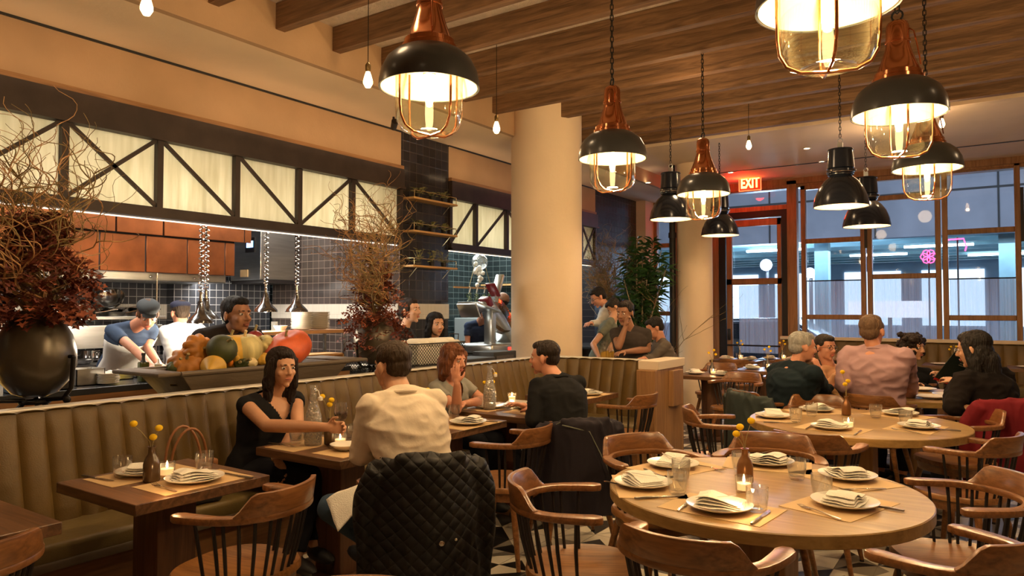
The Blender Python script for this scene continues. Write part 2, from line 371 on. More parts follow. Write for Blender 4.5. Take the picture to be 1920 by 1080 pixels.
mx = N.new('ShaderNodeMix'); mx.data_type = 'RGBA'; L.new(gr, mx.inputs[0]); L.new(rp.outputs[0], mx.inputs[6]); mx.inputs[7].default_value = (.16, .13, .10, 1)
nz = N.new('ShaderNodeTexNoise'); nz.inputs['Scale'].default_value = 3; L.new(g.outputs['Position'], nz.inputs[0])
rr = N.new('ShaderNodeMapRange'); rr.inputs['To Min'].default_value = .28; rr.inputs['To Max'].default_value = .5; L.new(nz.outputs[0], rr.inputs[0]); L.new(rr.outputs[0], b.inputs['Roughness'])
L.new(mx.outputs[2], b.inputs['Base Color'])
struct(MB().box((-9, -2.5, -.1), (5, 13.0, 0)).build('floor', fm, smooth=False), 'black, grey and cream triangle patterned tile floor')
# ---------------------------------------------------------------- ceiling and walls
XK, XF, ZC, ZS, ZB = -5.66, -4.77, 3.93, 3.55, 3.72
struct(MB().box((XF-.05, -2.5, ZC), (5, 9.35, ZC+.1)).build('ceiling', stucco, smooth=False), 'pale rough stucco ceiling between the wooden beams')
struct(MB().box((-9, -2.5, ZS), (XF, 13, ZS+.1)).build('ceiling', plaster_lit, smooth=False), 'cream plaster soffit over the kitchen side')
struct(MB().box((XF, -2.5, ZS), (XF+.06, 13, ZC)).build('trim', plaster, smooth=False), 'tan plaster fascia where the beams end')
struct(MB().box((XF+.06, 9.35, 3.76), (5, 13, 3.86)).box((XF+.06, 9.30, 3.76), (5, 9.36, ZC)).build('ceiling', plaster_lit, smooth=False), 'plain plaster ceiling near the windows')
struct(MB().box((XF+.06, 11.70, 3.752), (5, 11.73, 3.765)).build('trim', rubber, smooth=False), 'thin dark curtain track line in the ceiling')
struct(MB().box((XF+.10, 1.35, ZS-.004), (XF+.45, 1.375, ZS+.004)).build('trim', rubber, smooth=False), 'slot diffuser line in the soffit')
beam = MB().box((0, -.045, 0), (9.7, .045, .21)).build('ceiling_beam', beam_w, bevel=.004, seg=1)
tag(beam, 'rough sawn brown timber ceiling beam', 'beam', 'rows of timber beams under the ceiling')
ys = [3.64+.587*k for k in range(-9, 10)]
for i, y in enumerate(ys):
    lab = 'rough sawn timber ceiling beam, one of the parallel row crossing the room'
    o = place(beam, (XF+.06, y, ZB), 0, lab)
    sl = .97+.006*((i*7) % 5)
# recessed downlight fixtures
dl = thing('recessed_downlight', 'small round recessed downlight in the plaster ceiling', 'ceiling light')
MB().lathe([(.055, 0), (.045, -.004), (.038, .004), (.055, .004)], close=True, seg=20).build('trim_ring', white_cer, dl)
MB().cyl((0, 0, .001), (0, 0, .003), .038, seg=20).build('lens', emit('downlight_lens', (1, .75, .45), 9), dl)
for i, (u, v) in enumerate([(1215, 342), (1370, 323), (1541, 303)]):
    zc_ = 3.55 if i == 0 else 3.76; p = atz(u, v, zc_)
    place(dl, (p.x, p.y, zc_-.004), 0, ['recessed downlight nearest the dark tiled pier', 'recessed downlight above the exit sign', 'recessed downlight behind the bell pendants on the right'][i])
for (x, y), l in zip([q for q in FILL_SPOTS if q[1] > 9.3], ['recessed downlight in the plain ceiling toward the right wall', 'recessed downlight in the plain ceiling before the entrance door', 'recessed downlight in the plain ceiling by the slim round column']): place(dl, (x, y, 3.756), 0, l)  # fixtures added to go with the fill spots near the windows
# kitchen-side wall above the truss, behind camera and right walls
struct(MB().box((XK-.14, -2.5, 3.13), (XK, 6.06, ZS)).box((XK-.14, 6.92, 3.13), (XK, 10.85, ZS)).build('wall_left', plaster, smooth=False), 'tan plaster wall above the steel truss')
struct(MB().box((XK-.001, -2.5, ZS-.018), (XK+.012, 6.06, ZS+.002)).box((XK-.001, 6.92, ZS-.018), (XK+.012, 10.85, ZS+.002)).build('trim', rubber, smooth=False), 'dark shadow gap between wall and soffit')  # black strip stands in for the shade in the gap
struct(MB().box((4.4, -2.5, 0), (4.5, 13, ZC)).build('wall_right', plaster, smooth=False), 'tan plaster wall of the room')
struct(MB().box((-9, -2.6, 0), (5, -2.5, ZC)).build('wall_back', plaster, smooth=False), 'tan plaster wall of the room')
strip_w = wood('strip_wood', (.20, .09, .03), (.36, .18, .07), 1, .6, 1)
struct(MB().box((XK-.02, -2.4, 3.10), (XK+.05, 6.06, 3.14)).box((XK-.02, 6.92, 3.10), (XK+.05, 10.8, 3.14)).build('trim', strip_w, smooth=False), 'narrow wood strip along the top of the truss')
# tiled pillars
ptile = tiles('black_glossy_tile_x', (.022, .020, .026), (.055, .045, .045), (1, 2), (.115, .115), .004, .25)
ytile = tiles('black_glossy_tile_y', (.026, .024, .032), (.075, .068, .07), (0, 2), (.115, .115), .004, .22)
struct(MB().box((XK-.5, 6.06, 0), (XK, 6.92, ZS)).build('wall_pillar', ptile, smooth=False), 'black tiled pillar carrying three small shelves')
struct(MB().box((XK-.9, 10.85, 0), (XK-.02, 12.55, 3.76)).build('wall_pier', ptile, smooth=False), 'dark tiled pier beyond the second opening')
struct(MB().box((XK-.9, 12.55, 0), (XK+.17, 13, 3.76)).build('wall_pier', plaster_lit, smooth=False), 'cream plaster pier beside the window')
# ---------------------------------------------------------------- truss with frosted panes
frost = bpy.data.materials.new('frosted_glass'); frost.use_nodes = True; N, L = nt(frost); N.remove(N['Principled BSDF'])
tl = N.new('ShaderNodeBsdfTranslucent'); df = N.new('ShaderNodeBsdfPrincipled'); df.inputs['Roughness'].default_value = .35; ms = N.new('ShaderNodeMixShader'); ms.inputs[0].default_value = .35
tc = N.new('ShaderNodeTexCoord'); mp = N.new('ShaderNodeMapping'); mp.inputs['Scale'].default_value = (1, 9, .8); L.new(tc.outputs['Object'], mp.inputs[0])
nz = N.new('ShaderNodeTexNoise'); nz.inputs['Scale'].default_value = 2.2; nz.inputs['Detail'].default_value = 5; L.new(mp.outputs[0], nz.inputs[0])
cr = N.new('ShaderNodeValToRGB'); cr.color_ramp.elements[0].position = .3; cr.color_ramp.elements[1].position = .75
cr.color_ramp.elements[0].color = (.70, .66, .50, 1); cr.color_ramp.elements[1].color = (.90, .86, .72, 1); L.new(nz.outputs[0], cr.inputs[0])
L.new(cr.outputs[0], tl.inputs[0]); L.new(cr.outputs[0], df.inputs['Base Color']); L.new(tl.outputs[0], ms.inputs[1]); L.new(df.outputs[0], ms.inputs[2]); L.new(ms.outputs[0], N['Material Output'].inputs[0])
def truss(name, y0, y1, posts, diags, label):
    t = thing(name, label, 'truss', (XK, (y0+y1)/2, 2.24)); o = Vector((XK, (y0+y1)/2, 2.24))
    def q(x, y, z): return Vector((x, y, z))-o
    MB().box(q(XK-.06, y0, 2.88), q(XK+.06, y1, 3.10)).box(q(XK-.08, y0, 2.87), q(XK+.08, y1, 2.895)).build('top_beam', dark_steel, t, smooth=False)
    MB().box(q(XK-.05, y0, 2.245), q(XK+.05, y1, 2.325)).box(q(XK-.07, y0, 2.24), q(XK+.07, y1, 2.262)).build('bottom_rail', dark_steel, t, smooth=False)
    for y in posts: MB().box(q(XK-.03, y-.025, 2.32), q(XK+.04, y+.025, 2.88)).build('post', dark_steel, t, smooth=False)
    for a, b in diags: MB().bar(q(XK+.02, *a), q(XK+.02, *b), .03, .022, up=(1, 0, 0)).build('diagonal_brace', dark_steel, t, smooth=False)
    e = sorted([y0]+posts+[y1])
    for a, b in zip(e[:-1], e[1:]):
        if b-a > .1: MB().box(q(XK-.022, a+.01, 2.32), q(XK-.012, b-.01, 2.88)).build('frosted_pane', frost, t, smooth=False)
    MB().box(q(XK-.06, y0, 2.230), q(XK-.045, y1, 2.238)).build('light_strip', emit('pass_light_strip', (1, .80, .60), 2.2), t, smooth=False)
    return t
P1 = [-.38+.713*k for k in range(-2, 10)]; P1 = [y for y in P1 if y < 6.0]
P1 = [-1.09, -.38, .335, 1.05, 1.76, 2.473, 3.19, 3.906, 4.60, 5.30, 6.03]
lo, hi = 2.34, 2.87; D = []
kinds = ['/', '\\', '/', '\\', '/', 'X', '\\', '\\', '/', '\\']
for (a, b_), k in zip(zip(P1[:-1], P1[1:]), kinds):
    if k in '/X': D.append(((a+.03, lo), (b_-.03, hi)))
    if k in '\\X': D.append(((a+.03, hi), (b_-.03, lo)))
truss('window_truss', -2.4, 6.06, P1, D, 'long dark steel truss with frosted panes above the open kitchen')
P2 = [6.93, 7.46, 8.17, 8.9, 9.6, 10.32, 10.8]
D2 = [((6.95, lo), (7.43, hi)), ((7.5, lo), (8.13, hi)), ((8.2, hi), (8.87, lo)), ((8.93, lo), (9.57, hi)), ((9.63, hi), (10.29, lo)), ((10.35, lo), (10.77, hi)), ((10.35, hi), (10.77, lo))]
truss('window_truss', 6.92, 10.84, P2, D2, 'shorter frosted truss beyond the tiled pillar, partly behind the column')
# ---------------------------------------------------------------- round columns
def column(x, y, r, lab):
    o = MB().lathe([(0, 0), (r, 0), (r, ZC), (0, ZC)], seg=64).build('wall_column', plaster_lit, loc=(x, y, 0)); struct(o, lab)
column(-4.50, 7.36, .425, 'big round cream plaster column behind the booth')
p = at(1303, 560, 11.2); column(p.x, p.y, .27, 'slimmer round column near the entrance door')
p = at(1266, 560, 11.3)
bp = thing('black_pole', 'slim black steel pole beside the far round column', 'pole', (p.x-.0, p.y-.1, 0))
MB().cyl((0, 0, 0), (0, 0, 3.76), .048).build('shaft', black_steel, bp)
MB().cyl((0, 0, 2.62), (0, 0, 2.70), .062).build('clamp', black_steel, bp)
# track spot on the soffit edge
p = atz(738, 228, 3.50)
ts = thing('track_spotlight', 'small black spotlight mounted under the plaster soffit', 'spotlight', (p.x, p.y, 3.55))
MB().cyl((0, 0, -.07), (0, 0, 0), .012).build('stem', black_steel, ts); MB().cyl((-.03, .03, -.11), (.05, -.03, -.06), .032, .038).build('head', black_steel, ts)
# ---------------------------------------------------------------- window wall (Y = 13)
YW = 13.0
wl = MB(); wl.box((XK+.17, YW-.05, 3.60), (5, YW+.15, 3.95)).box((XK+.17, YW-.05, 0), (-4.36, YW+.12, .25)).box((-2.98, YW-.05, 0), (5, YW+.12, .9))
struct(wl.build('wall_front', frame_w, smooth=False), 'oak panelled window wall')
struct(MB().box((XK+.1, YW-.10, 3.86-.20), (5, YW, 3.76)).build('trim', frame_w, smooth=False), 'oak head rail over the windows')
def window(n, x0, x1, z0, z1, rails, rod=None, mid=None, lab='', split=None):
    f = MB(); wd = .075
    f.box((x0, YW-.07, z0), (x0+wd, YW+.03, z1)).box((x1-wd, YW-.07, z0), (x1, YW+.03, z1)).box((x0, YW-.07, z1-wd), (x1, YW+.03, z1)).box((x0, YW-.07, z0), (x1, YW+.03, z0+wd))
    for z in rails: f.box((x0+wd, YW-.06, z-.04), (x1-wd, YW+.02, z+.04))
    o = f.build('window_%d' % n, frame_w, smooth=False, bevel=.006, seg=1); struct(o, lab)
    MB().box((x0+wd, YW+.10, z0+wd), (x1-wd, YW+.106, z1-wd)).build('pane', pane_m, o, smooth=False)
    if rod: MB().cyl((x0+wd, YW+.02, rod), (x1-wd, YW+.02, rod), .010, seg=8).build('curtain_rod', black_steel, o)
    return o
window(1, -5.50, -4.98, .25, 3.62, [2.72, 1.42], 2.02, lab='narrow oak window between cream pier and round column')
window(2, -4.97, -4.40, .25, 3.62, [2.72, 1.42], 2.02, lab='narrow oak window beside the entrance door')
window(4, -2.80, -1.80, .92, 3.62, [2.66, 1.37], 1.985, lab='oak window right of the entrance door')
window(5, -1.78, -.74, .92, 3.66, [3.30, 2.03], None, lab='oak window in the middle, behind the pink shirt')
window(6, -.72, .28, .92, 3.70, [2.69, 1.37], 1.97, lab='oak window second from right')
window(7, .33, 1.4, .92, 3.70, [2.69, 1.37], 1.97, lab='oak window at the right edge')
window(8, 1.42, 2.6, .92, 3.70, [2.69, 1.37], 1.97, lab='oak window further right')
for k, x in enumerate((-1.79, .30)): MB_ = MB().box((x-.02, YW-.10, 2.5), (x+.02, YW-.07, 3.3)).build('trim', black_steel, smooth=False); struct(MB_, 'black folding window bolt')
sheer_m = sheer('sheer_curtain', (.62, .60, .66), .32)
def curtain(x0, x1, z0, z1, lab, seed):
    n = 260; vs = []; fs = []
    random.seed(seed)
    ph = [random.uniform(0, 6) for _ in range(5)]
    for j, z in enumerate((z0, (z0+z1)/2, z1)):
        for i in range(n+1):
            x = x0+(x1-x0)*i/n; s = x*60
            vs.append((x, YW+.045-.012*(math.sin(s+ph[0])+.7*math.sin(s*1.7+ph[1]+j*.3)+.5*math.sin(s*2.9+ph[2]-j*.2)), z))
    for j in range(2):
        for i in range(n): a = j*(n+1)+i; fs.append((a, a+1, a+n+2, a+n+1))
    tag(MB().add(vs, fs).build('sheer_curtain', sheer_m), lab, 'curtain', 'sheer half curtains on the windows')
curtain(-5.42, -5.06, .5, 2.02, 'sheer half curtain in the narrow window by the cream pier', 1)
curtain(-2.72, -1.88, .95, 1.985, 'sheer half curtain on the window right of the door', 2)
curtain(-1.70, -.82, .95, 1.99, 'sheer half curtain behind the pink shirt', 3)
curtain(-.64, .20, .95, 1.97, 'sheer half curtain behind the long-haired woman', 4)
curtain(.41, 1.32, .95, 1.97, 'sheer half curtain at the right edge of the picture', 5)
curtain(-3.90, -3.14, .72, 1.93, 'long sheer curtain on the entrance door', 6)
# entrance door with transom
d = MB(); d.box((-4.36, YW-.10, 0), (-4.22, YW+.05, 3.72)).box((-3.02, YW-.10, 0), (-2.86, YW+.05, 3.72)).box((-4.30, YW-.09, 3.24), (-2.95, YW+.04, 3.32)).box((-4.3, YW-.09, 3.62), (-2.95, YW+.04, 3.72))
struct(d.build('trim', frame_w, smooth=False), 'oak surround of the entrance door')
struct(MB().box((-4.23, YW-.08, 0), (-4.10, YW+.04, 3.24)).box((-3.12, YW-.08, 0), (-3.0, YW+.04, 3.24)).box((-4.10, YW-.08, 3.12), (-3.12, YW+.04, 3.24)).build('trim', black_steel, smooth=False), 'black steel frame around the door leaf')
dr = MB(); x0, x1 = -4.09, -3.13
dr.box((x0, YW-.06, .04), (x0+.10, YW, 3.10)).box((x1-.07, YW-.06, .04), (x1, YW, 3.10)).box((x0, YW-.06, 2.98), (x1, YW, 3.10)).box((x0, YW-.06, 1.94), (x1, YW, 2.05)).box((x0, YW-.06, .04), (x1, YW, .55))
door = struct(dr.build('door_1', frame_w, smooth=False, bevel=.005, seg=1), 'tall glazed oak entrance door glowing red from the exit sign')
MB().box((x0+.10, YW+.09, .5), (x1-.07, YW+.096, 2.98)).build('door_pane', pane_m, door, smooth=False)
MB().cyl((x0+.02, YW-.12, .86), (x1-.02, YW-.12, .86), .014, seg=8).build('push_bar', black_steel, door)
MB().box((x0+.02, YW-.10, .95), (x0+.07, YW-.06, 1.15)).build('door_handle', black_steel, door, bevel=.004)
o = struct(MB().box((-4.22, YW-.03, 3.32), (-3.02, YW-.022, 3.62)).build('window_3', pane_m, smooth=False), 'transom pane over the entrance door')
# exit sign
pe = aty(1407, 344, 12.55); ex = thing('exit_sign', 'red illuminated EXIT sign above the entrance door', 'sign', pe)
sw, sh = .185, .125
MB().box((-sw, -.025, -sh), (sw, .025, sh)).build('housing', mat('exit_red_acrylic', (.5, .01, .005), .3, emis=(1, .02, .005), es=1.1), ex, smooth=False, bevel=.006)
fr = MB()
for a, b_ in (((-sw, -sh), (sw, -sh)), ((sw, -sh), (sw, sh)), ((sw, sh), (-sw, sh)), ((-sw, sh), (-sw, -sh))): fr.cyl((a[0], -.03, a[1]), (b_[0], -.03, b_[1]), .008, seg=6)
fr.build('glowing_edge', emit('exit_edge', (1, .10, .03), 4), ex)
MB().cyl((0, 0, sh), (0, 0, 3.76-pe.z), .012, seg=8).build('mount', black_steel, ex)
def text(s, size, m, parent, loc, rot=(math.pi/2, 0, 0), name='lettering', ext=.003, sx=1, bold=0):
    c = bpy.data.curves.new(name, 'FONT'); c.body = s; c.size = size; c.extrude = ext; c.align_x = 'CENTER'; c.align_y = 'CENTER'; c.offset = bold
    o = bpy.data.objects.new(name, c); C.objects.link(o); dg = bpy.context.evaluated_depsgraph_get()
    me = bpy.data.meshes.new_from_object(o.evaluated_get(dg)); bpy.data.objects.remove(o); me.materials.clear(); me.materials.append(m)
    o = bpy.data.objects.new(name, me); C.objects.link(o); o.parent = parent; o.location = loc; o.rotation_euler = rot; o.scale = (sx, 1, 1); return o
text('EXIT', .25, emit('exit_letters', (1, .55, .08), 7), ex, (0, -.032, -.0), sx=.62, bold=.008)
# ---------------------------------------------------------------- street outside
asph = mat('wet_asphalt', (.05, .055, .065), .35, noise_s=2, amt=.3)
struct(MB().box((-30, 13.2, -.16), (30, 60, -.06)).build('ground', asph, smooth=False), 'dark street outside')
conc = mat('grey_concrete_panels', (.25, .26, .30), .8, noise_s=1.2, amt=.15)
ov = thing('overpass', 'grey concrete overpass structure seen through the windows', 'bridge', (0, 19, 0))
m_ = MB(); m_.box((-24, 1.2, 3.3), (20, 1.6, 8))
m_.build('parapet', conc, ov, smooth=False)
sm = MB()
for k in range(-8, 7): sm.box((k*2.6, 1.18, 3.3), (k*2.6+.04, 1.2, 8))
sm.box((-24, 1.17, 4.35), (20, 1.2, 4.40)); sm.build('panel_seams', rubber, ov, smooth=False)
MB().box((-24, 1.6, 3.75), (20, 16, 4.1)).build('deck', mat('teal_steel_deck', (.22, .36, .38), .6, noise_s=.6, amt=.4, stretch=(.3, 3, 1)), ov, smooth=False)
teal = mat('teal_painted_steel', (.22, .36, .38), .5, noise_s=1, amt=.3)
for k in range(9): MB().box((-24, 2.2+k*1.5, 3.45), (20, 2.4+k*1.5, 3.75)).build('girder', teal, ov, smooth=False)
for k in range(-5, 5): MB().box((k*4.2, 2.0, -.06), (k*4.2+.35, 2.35, 3.75)).build('post', teal, ov, smooth=False)
tubes = emit('cold_tube_light', (.75, .90, 1), 14)
for i, (x, y) in enumerate([(-6, 24), (-1.5, 25), (2.5, 23.5), (-3.5, 28), (5.5, 26), (-9, 26), (0, 30)]):
    tag(MB().box((x-.9, y-.06, 3.38), (x+.9, y+.06, 3.45)).build('tube_light', tubes, smooth=False), 'cold fluorescent tube number %s from the window side under the overpass' % ['three', 'four', 'one', 'six', 'five', 'two', 'seven'][i], 'light', 'tube lights under the overpass')
far = thing('warehouse', 'pale blue lit warehouse front across the street', 'building', (0, 36, 0))
MB().box((-34, 0, -.06), (26, .4, 6)).build('wall', mat('warehouse_wall', (.30, .38, .46), .8, noise_s=.6, amt=.3), far, smooth=False)
for k in range(-9, 8): MB().box((k*3.1+.3, -.05, .8), (k*3.1+2.6, 0, 3.2)).build('window', emit('warehouse_window', (.62, .82, 1), 2.2), far, smooth=False)  # glowing panels added for the bright floodlit area behind the street
for i, (u, v, y, r_) in enumerate([(1437, 497, 22, .16), (1519, 512, 22, .14)]):
    p = aty(u, v, y); fl = thing('floodlight', ['blazing white floodlight seen through the entrance door', 'blazing white floodlight at the left edge of the window right of the door'][i], 'light', (p.x, y, p.z))
    MB().sph((0, -.06, 0), (r_, .06, r_)).build('lens', emit('flood_lens', (.80, .92, 1), 130), fl)
    MB().cyl((0, -.04, 0), (0, .2, 0), r_*1.15, r_*.6).build('housing', black_steel, fl)
    MB().cyl((0, .1, -p.z), (0, .1, 0), .05).build('mast', black_steel, fl)
    light('POINT', (p.x, y-.5, p.z), 350, BLUE, .15)
p = aty(1668, 580, 16.5); bs = thing('lit_signboard', 'bright white lit board seen through the sheer curtain', 'signboard', (p.x, 16.5, 0))
MB().box((-.78, 0, p.z-.17), (.78, .08, p.z+.17)).build('panel', emit('lit_board', (.80, .86, 1), 2.2), bs, smooth=False); MB().cyl((0, .05, -.06), (0, .05, p.z-.16), .04).build('post', black_steel, bs)
p = aty(1741, 481, 15.2); ns = thing('neon_sign', 'pink red neon emblem glowing in the street window', 'sign', (p.x, 15.2, 0)); nm = MB()  # reflection of a neon sign, built as glowing tubes outside the glass
for k in range(6): a = k*math.pi/3; nm.tube([(math.cos(a)*.07+math.cos(t)*.06, 0, p.z+math.sin(a)*.07+math.sin(t)*.06) for t in [j*math.pi/4 for j in range(8)]], .010, 6, closed=True)
nm.build('tubing', emit('neon_red', (1, .03, .10), 10), ns); MB().cyl((0, .05, -.06), (0, .05, p.z+.1), .015).build('post', black_steel, ns)
p = aty(1795, 455, 15.6); ns = thing('neon_sign', 'short bent stroke of pink red neon near the right windows', 'sign', (p.x, 15.6, 0))
MB().tube([(-.16, 0, p.z+.06), (.10, 0, p.z+.07), (.14, 0, p.z-.08), (.12, 0, p.z-.16)], .014, 6).build('tubing', MATS['neon_red'], ns); MB().cyl((0, .05, -.06), (0, .05, p.z+.1), .015).build('post', black_steel, ns)
# parked car outside the door
car = thing('car', 'dark parked car outside behind the door curtain', 'car', (-4.3, 16.6, -.06), R(2)); cm = mat('car_paint', (.03, .035, .05), .2, coat=1)
prof = [(-2.2, .35), (-2.2, .75), (-1.6, .85), (-.9, 1.35), (.6, 1.38), (1.3, .92), (2.1, .80), (2.2, .35)]
bm_ = MB(); rings = []
for y, s in ((-.85, .93), (-.78, 1), (.78, 1), (.85, .93)): rings.append([(x*s, y, .35+(z-.35)*s) for x, z in prof])
bm_.loft(rings); bm_.build('body', cm, car, bevel=.03)
for x in (-1.4, 1.35):
    for y in (-.80, .80): MB().cyl((x, y-.1, .33), (x, y+.1, .33), .33, seg=24).build('wheel', rubber, car)
MB().box((-.85, -.87, .92), (.55, -.84, 1.25)).build('side_window', mat('car_glass', (.01, .012, .015), .05), car, smooth=False)
MB().box((-2.22, -.6, .62), (-2.18, .6, .70)).build('tail_light', emit('tail_light', (1, .05, .03), 1.5), car, smooth=False)
# ---------------------------------------------------------------- kitchen room shell
ktile_x = tiles('kitchen_dark_tile_x', (.042, .046, .058), (.36, .37, .39), (1, 2), (.0915, .0915), .0035, .22)
ktile_y = tiles('kitchen_dark_tile_y', (.060, .046, .042), (.24, .185, .16), (0, 2), (.105, .0915), .0032, .22)  # browner than the back wall tile: warm light put into the colour
wtile_x = tiles('white_band_tile_x', (.72, .70, .66), (.55, .53, .50), (1, 2), (.03, .16), .002, .3, .05)
wtile_y = tiles('white_band_tile_y', (.72, .67, .60), (.55, .51, .46), (0, 2), (.03, .16), .002, .3, .05)
kfloor = mat('kitchen_floor_tiles', (.12, .06, .045), .5, noise_s=4)
struct(MB().box((-8.9, -2.5, .001), (XK-.35, 12.9, .006)).build('floor', kfloor, smooth=False), 'brown kitchen floor')
XB = -8.2
struct(MB().box((XB-.1, -2.5, 0), (XB, 13, ZS)).build('wall_kitchen', ktile_x, smooth=False), 'dark tiled back wall of the kitchen')
struct(MB().box((XB, -2.5, 1.385), (XB+.012, 4.75, 1.56)).build('trim', wtile_x, smooth=False), 'white tile band on the back wall')
YE = 6.05
struct(MB().box((-7.93, YE, 0), (XK-.45, YE+.12, ZS)).box((XK-.5, YE, 0), (XK-.002, YE+.012, ZS)).build('wall_kitchen', ktile_y, smooth=False), 'dark tiled end wall of the kitchen')
struct(MB().box((-7.93, YE-.014, 1.385), (XK-.02, YE, 1.565)).build('trim', wtile_y, smooth=False), 'white tile band on the end wall')
struct(MB().box((XK-.01, YE+.01, 1.385), (XK+.012, 6.92, 1.565)).build('trim', wtile_x, smooth=False), 'white tile band around the pillar')
struct(MB().box((-8.2, 4.75, 0), (-8.05, 6.1, 1.86)).build('wall_kitchen', ktile_x, smooth=False), 'blue lit tiled recess beside the oven')
MB_ = MB().box((-7.9, YE-.04, 1.22), (-7.82, YE, 1.34)).build('trim', white_cer, smooth=False); struct(MB_, 'white switch plate')
# second kitchen (behind the slicer)
dtile_y = tiles('green_black_tile_y', (.018, .026, .028), (.10, .13, .13), (0, 2), (.15, .10), .004, .2)
struct(MB().box((-8.2, 10.85, 0), (XK-.9, 10.95, ZS)).build('wall_kitchen', dtile_y, smooth=False), 'green black tiled wall behind the slicer')
struct(MB().box((-8.19, 6.17, 0), (-8.10, 10.85, ZS)).build('wall_kitchen', tiles('green_black_tile_x', (.018, .026, .028), (.10, .13, .13), (1, 2), (.15, .10), .004, .2), smooth=False), 'green black tiled side wall')
# ---------------------------------------------------------------- copper hood
XH = -7.3
hood = thing('extractor_hood', 'long copper clad extractor hood over the cooking line', 'hood', (XH, 3.2, 1.88)); ho = Vector((XH, 3.2, 1.88))
def hq(x, y, z): return Vector((x, y, z))-ho
MB().box(hq(-8.19, -1.5, 1.93), hq(XH-.012, 5.02, 3.5)).build('shell', steel, hood, smooth=False)
random.seed(11)
yy = 5.045; row = 0
for z0, z1, off in ((1.885, 2.262, 0.), (2.275, 2.66, .21), (2.67, 3.05, .1)):
    y = 5.045+(.20 if row == 1 else 0); first = True; wds = [.13]+[.46]*14 if row == 0 else [.10]+[.49]*14
    for wdt in wds:
        if y < -1.4: break
        y0 = y-wdt; dx = random.uniform(0, .006)
        xx = XH+(.03 if row == 1 else 0)
        MB().box(hq(xx-.012, y0+.008, z0), hq(xx+dx, y-.004, z1)).build('copper_panel', copper_panel, hood, smooth=True, bevel=.004, seg=1)
        y = y0
    row += 1
gap = MB().box(hq(XH-.01, -1.5, 1.89), hq(XH-.006, 5.04, 3.05)).build('backing', rubber, hood, smooth=False)
MB().box(hq(-8.15, -1.5, 1.80), hq(XH-.10, 5.0, 1.93)).build('steel_skirt', steel, hood, smooth=False, bevel=.01)
MB().box(hq(-8.0, -1.4, 1.868), hq(XH-.25, 4.8, 1.872)).build('hood_light', emit('hood_light', (1, .95, .85), 5), hood, smooth=False)
for k in range(9): MB().sph(hq(XH-.085, .6+k*.5, 1.845), .018, 8, 6).build('nozzle', chrome, hood)
# back counter, steel shelf, range
rg = thing('cooking_range', 'steel cooking range under the copper hood', 'range', (-7.75, 2.4, 0)); ro = Vector((-7.75, 2.4, 0))
MB().box((-.43, -3.9, .1), (.33, 2.1, .92)).build('body', steel, rg, smooth=False, bevel=.006)
MB().box((-.43, -3.9, .92), (.35, 2.1, .95)).build('hob', black_steel, rg, smooth=False, bevel=.004)
for k in range(9):
    od = MB().box((.33, -3.7+k*.66, .30), (.345, -3.1+k*.66, .80)).build('oven_door', black_steel, rg, smooth=False); MB().cyl((.38, -3.65+k*.66, .77), (.38, -3.15+k*.66, .77), .012, seg=8).build('handle', chrome, od)
    MB().cyl((.33, -3.4+k*.66, .87), (.37, -3.4+k*.66, .87), .022, seg=12).build('knob', chrome, rg)
sh = thing('steel_shelf', 'long steel wall shelf with warming rail above the range', 'shelf', (-8.0, 2.4, 1.19)); 
MB().box((-.19, -3.8, .20), (.22, 2.1, .235)).build('shelf_board', steel, sh, smooth=False, bevel=.004)
MB().box((-.19, -3.8, -.10), (.16, 2.1, .14)).build('warmer_panel', steel, sh, smooth=False, bevel=.006)
for y in (-2, 0, 1.9): MB().box((-.19, y, .1), (.1, y+.03, .22)).build('bracket', steel, sh, smooth=False)
def pan_proto():
    t = thing('frying_pan', 'steel frying pan', 'pan')
    MB().lathe([(0, .004), (.10, .004), (.135, .045), (.14, .045), (.105, 0), (0, 0)], seg=24).build('pan_bowl', chrome, t)
    MB().bar((.13, 0, .035), (.34, 0, .075), .022, .008).build('handle', chrome, t); return t
pan = pan_proto()
for i, (y, z, a, l) in enumerate([(4.02, 1.427, .8, 'steel pan at the bottom of the pile above the range'), (4.02, 1.473, 1.6, 'steel pan in the middle of the pile above the range'), (4.30, 1.427, .2, 'steel pan right of the bowl pile on the shelf'), (4.32, 1.473, -.3, 'upper steel pan right of the bowl pile'), (3.7, 1.427, 1.2, 'steel pan with raised handle at the left end of the shelf'),
        (3.5, .952, .9, 'steel pan on the hob left of the chef'), (3.85, .952, .4, 'black bottomed pan on the hob behind the chef'), (4.35, .952, 2.2, 'pan on the hob right of the chef')]):
    place(pan, (-8.0 if z > 1.2 else -7.62, y, z), a, l, 'steel pans in the kitchen')
bw = tag(MB().lathe([(0, 0), (.07, .006), (.13, .06), (.155, .11), (.15, .112), (.125, .063), (.065, .012), (0, .008)], seg=28).build('mixing_bowl', chrome), 'polished steel mixing bowl tipped on top of the pans', 'bowl'); bw.location = (-8.0, 4.02, 1.54); bw.rotation_euler = (R(30), R(28), 0)
for i, (y, r_, h) in enumerate([(3.72, .10, .12), (4.20, .14, .12), (4.6, .11, .16)]):
    t = thing('saucepan', ['small saucepan on the hob at the far left', 'wide steel pot behind the chef', 'tall steel pot right of the chef'][i], 'pot', (-7.85, y, .953))
    MB().lathe([(0, 0), (r_, 0), (r_, h), (r_-.006, h), (r_-.006, .006), (0, .006)], seg=28).build('pot_body', chrome, t); MB().bar((r_, 0, h-.02), (r_+.16, .05, h+.01), .02, .008).build('handle', chrome, t)
# steel rod stand
MB_ = MB().cyl((0, 0, .953), (0, 0, 1.88), .010, seg=8).build('ticket_rod', chrome); MB_.location = (-7.35, 4.15, 0); tag(MB_, 'thin bright vertical steel rod rising to the hood', 'rod')
